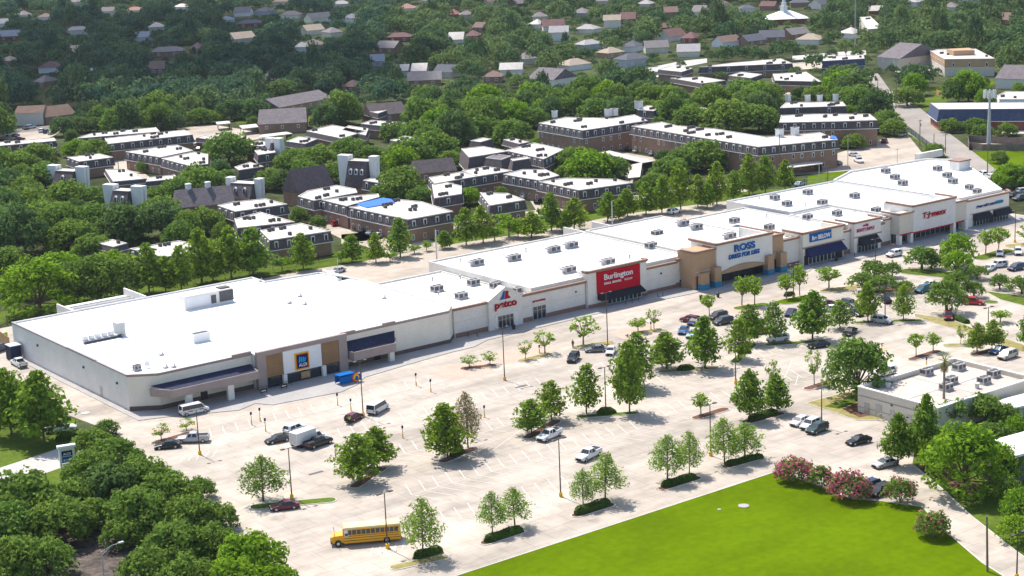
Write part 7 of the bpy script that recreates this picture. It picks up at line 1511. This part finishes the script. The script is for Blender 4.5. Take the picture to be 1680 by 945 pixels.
# bins, covers and other small things
g = at(718, 461, 0); q = at(723, 457, 1.5); t = thing('dumpster', 'green dumpster behind the pet shop', 'dumpster', (q[0], q[1], 0)); MB().loft([[(q[0] - 1.5, q[1] - .8, .2), (q[0] + 1.5, q[1] - .8, .2), (q[0] + 1.5, q[1] + .8, .2), (q[0] - 1.5, q[1] + .8, .2)], [(q[0] - 1.8, q[1] - .9, 1.5), (q[0] + 1.8, q[1] - .9, 1.5), (q[0] + 1.8, q[1] + .9, 1.9), (q[0] - 1.8, q[1] + .9, 1.9)]]).build('bin', M['green_bin'], t); MB().box(q[0] - 1.9, q[0] + 1.9, q[1] - .95, q[1] + .95, 1.92, 2.0).build('lid', M['green_bin'], t)
g = at(20, 576); t = thing('dumpster', 'grey-blue container at the far end of the grey side wall', 'dumpster', (133.8, 366, 0)); MB().box(132.9, 135.3, 364.5, 367.5, .2, 3.4).build('bin', M['canopy_top'], t); MB().box(132.8, 135.4, 364.4, 367.6, 3.4, 3.55).build('lid', M['galv'], t)
def disc(name, x, y, r, m, lb, cat, z=.07, h=.06):
    g = at(x, y); tag(MB().tube((g[0], g[1], z - .05), (g[0], g[1], z + h), r, n=14).build(name, M[m]), lb, cat)
disc('manhole_cover', 1220, 831, .9, 'walk', 'pale round manhole cover in the lawn', 'cover', .07, .1); disc('manhole_cover', 1180, 837, .3, 'walk', 'tiny pale valve cover on the lawn left of the manhole', 'cover', .07, .1); disc('manhole_cover', 140, 678, .9, 'pale_road', 'pale manhole cover on the paving beside the grey wall', 'cover', .03)
for x, y, lb in ((1150, 492, 'dark planter by the left tan tower'), (1178, 488, 'dark planter between the two tan pillars'), (1372, 429, 'maroon bin beside the navy-awning store'), (843, 541, 'black bin at the pet shop porch')):
    g = at(x, y); tag(MB().tube((g[0], g[1], .13), (g[0], g[1], 1.1), .35, .42, 10).tube((g[0], g[1], 1.1), (g[0], g[1], 1.25), .46, .2, 10).build('litter_bin', M['black_metal']), lb, 'bin')
# bollards with chain before the pet shop
for i, x in enumerate((735, 768, 783, 1375, 1402)):
    g = at(x, 553 if x < 800 else 427 - (x - 1375) * .2); tag(MB().tube((g[0], g[1], .13), (g[0], g[1], 1.1), .1, .1, 8).tube((g[0], g[1], 1.1), (g[0], g[1], 1.16), .1, .03, 8).build('bollard', M['bronze']), ('thin bollard left of the pet shop gable', 'thin bollard at the pet shop porch', 'thin bollard right beside the pet shop door', 'thin bollard by the navy-awning store', 'thin bollard by the beauty shop')[i], 'bollard')
# steel guard frames by the tan building
for i, (x, y) in enumerate(((1440, 690), (1449, 692))):
    g = at(x, y); t = thing('guard_rail', ('left', 'right')[i] + ' steel guard frame at the tan building doors', 'rail', g); MB().tube(g, (g[0], g[1], 1.2), .07, n=6).build('post', M['galv'], t); MB().tube((g[0] + 1.6, g[1] - .4, 0), (g[0] + 1.6, g[1] - .4, 1.2), .07, n=6).build('post', M['galv'], t); MB().tube((g[0], g[1], 1.2), (g[0] + 1.6, g[1] - .4, 1.2), .07, n=6).build('bar', M['galv'], t)

# people
def person(x, y, heading, label, shirt, legs, lean=0.0, arm=.3):
    g = at(x, y); t = thing('person', label, 'person', (g[0], g[1], .03)); t.rotation_euler[2] = heading
    V = [(0, 0, .95), (0, lean * .35, 1.25), (0, lean * .6, 1.47), (0, lean * .7, 1.58), (0, lean * .75 + .02, 1.70), (.10, 0, .90), (.12, .06, .50), (.12, .0, .08), (.12, .15, .04), (-.10, 0, .90), (-.12, -.10, .50), (-.12, -.16, .08), (-.12, -.02, .04),
         (.20, lean * .6, 1.43), (.27, lean * .6 + .04, 1.15), (.25, lean * .6 + arm, .95), (-.20, lean * .6, 1.43), (-.27, lean * .6 + .02, 1.15), (-.25, lean * .6 + arm * .7, .93)]
    E = [(0, 1), (1, 2), (2, 3), (3, 4), (0, 5), (5, 6), (6, 7), (7, 8), (0, 9), (9, 10), (10, 11), (11, 12), (2, 13), (13, 14), (14, 15), (2, 16), (16, 17), (17, 18)]
    rad = [.15, .16, .15, .06, .105, .1, .075, .05, .045, .1, .075, .05, .045, .07, .05, .04, .07, .05, .04]
    def skin(name, vs, es, rs, m, par, root=0):
        me = bpy.data.meshes.new(name); me.from_pydata(vs, es, []); o = bpy.data.objects.new(name, me); COL.objects.link(o); sm = o.modifiers.new('skin', 'SKIN'); o.modifiers.new('sub', 'SUBSURF').levels = 1
        lay = me.skin_vertices[0].data if me.skin_vertices else None
        if lay is None: return o
        for i, r_ in enumerate(rs): lay[i].radius = (r_, r_)
        lay[root].use_root = True; me.materials.append(M[m]); o.parent = par; return o
    def mk(name, idx, m, k=1.0):
        mp = {v: i for i, v in enumerate(idx)}; vs = [V[i] for i in idx]; es = [(mp[a], mp[b]) for a, b in E if a in mp and b in mp]
        b = bmesh.new(); me = bpy.data.meshes.new(name); ly = b.verts.layers.skin.verify(); bv = [b.verts.new(v) for v in vs]
        for i, j in es: b.edges.new((bv[i], bv[j]))
        for i, v in enumerate(bv): v[ly].radius = (rad[idx[i]] * k, rad[idx[i]] * k); v[ly].use_root = i == 0
        b.to_mesh(me); b.free(); o = bpy.data.objects.new(name, me); COL.objects.link(o); me.materials.append(M[m]); o.parent = t
        o.modifiers.new('skin', 'SKIN'); sb = o.modifiers.new('sub', 'SUBSURF'); sb.levels = 2; sb.render_levels = 2; return o
    mk('body', list(range(19)), 'skin'); mk('shirt', [0, 1, 2, 13, 14, 16, 17], shirt, 1.12); mk('trousers', [0, 5, 6, 7, 9, 10, 11], legs, 1.14)
    bpy_h = MB().loft([[(r_ * math.cos(k), lean * .75 - .01 + r_ * math.sin(k), z) for k in [j * math.pi / 4 for j in range(8)]] for r_, z in ((.115, 1.70), (.12, 1.76), (.09, 1.82), (.03, 1.845))]); o = bpy_h.build('hair', M['hair']); o.parent = t
person(940, 571, 2.6, 'person in dark clothes walking beside the open tree', 'cloth_dark', 'cloth_dark')
person(574, 697, -.3, 'person in a yellow-green vest at the raised tailgate', 'hivis', 'cloth_dark', .15)
# raised tailgate of the maroon hatchback
ht = [o for o in COL.objects if str(o.get('label', '')).startswith('small maroon hatchback')][0]
tg = MB(); tg.loft([[(-2.0, -.75, 1.5), (-2.0, .75, 1.5), (-2.0, .75, 1.55), (-2.0, -.75, 1.55)], [(-2.95, -.72, 1.85), (-2.95, .72, 1.85), (-2.95, .72, 1.9), (-2.95, -.72, 1.9)]])
o = tg.build('tailgate', M['paint_car']); o.parent = ht; o.color = (*CC['maroon'], 1)
mb = MB().box(-2.16, -1.6, -.62, .62, .55, 1.0); o = mb.build('boot_opening', M['dark']); o.parent = ht

# a drifting cloud, high above and behind, throws the blue shade over the far left woods
def cloud(label, spots):
    t = thing('cloud', label, 'cloud', (0, 0, 0)); t['kind'] = 'stuff'; g = np.random.default_rng(3); mb = bmesh.new(); c0 = Vector((spots[0][0], spots[0][1], 0))
    for X, Y, Z, r in spots: bmesh.ops.create_icosphere(mb, subdivisions=3, radius=1, matrix=Matrix.Translation((X, Y, Z)) @ Matrix.Diagonal((r, r, r * .3, 1)))
    me = bpy.data.meshes.new('cloud_puff'); mb.to_mesh(me); mb.free(); m_ = bpy.data.materials.new('cloud_vapour'); m_.use_nodes = True; N = m_.node_tree.nodes; L = m_.node_tree.links
    for q in list(N): N.remove(q)
    out = N.new('ShaderNodeOutputMaterial'); d = N.new('ShaderNodeBsdfDiffuse'); d.inputs[0].default_value = (.85, .86, .88, 1); tr = N.new('ShaderNodeBsdfTransparent'); mx = N.new('ShaderNodeMixShader'); mx.inputs[0].default_value = .42; L.new(tr.outputs[0], mx.inputs[1]); L.new(d.outputs[0], mx.inputs[2]); L.new(mx.outputs[0], out.inputs[0])
    me.materials.append(m_); o = bpy.data.objects.new('cloud_puff', me); COL.objects.link(o); o.parent = t
def over(px_, py_, r, Z=620):
    X, Y, _ = at(px_, py_); return (X, Y + Z / math.tan(SUN_EL), Z, r)
cloud('white cloud drifting over the far left woods', [over(60, 150, 95), over(200, 120, 110), over(330, 105, 110), over(440, 118, 95), over(540, 112, 70), over(120, 60, 150), over(300, 45, 130), over(-30, 100, 110), over(590, 140, 40), over(20, 200, 40)])
LAND += [('the far avenue houses', 900, 60), ('the top-left rooftops', 60, 40), ('the far left woods', 260, 90), ('the middle woods', 560, 90), ('the red brick houses far right', 1250, 60), ('the far upper right woods', 1580, 40), ('the avenue shops', 1040, 100), ('the long seam of far roofs', 1180, 105), ('the white far van', 920, 132), ('the tiled hill of roofs', 490, 45), ('the far top houses', 720, 20), ('the rear verge', 640, 425), ('the trees of the lane end', 1240, 320)]
name_them()
# the damp summer air between here and the far streets
hz = MB().box(-150, 2400, -200, 2600, -1.0, 104.0).build('haze', M['white']); hz['kind'] = 'stuff'
hm = bpy.data.materials.new('haze_air'); hm.use_nodes = True; N = hm.node_tree.nodes; N.remove(N['Principled BSDF'])
v_ = N.new('ShaderNodeVolumePrincipled'); v_.inputs['Color'].default_value = (.80, .88, 1.0, 1); v_.inputs['Density'].default_value = .000035; v_.inputs['Anisotropy'].default_value = .2
hm.node_tree.links.new(v_.outputs[0], N['Material Output'].inputs['Volume']); hz.data.materials.clear(); hz.data.materials.append(hm)
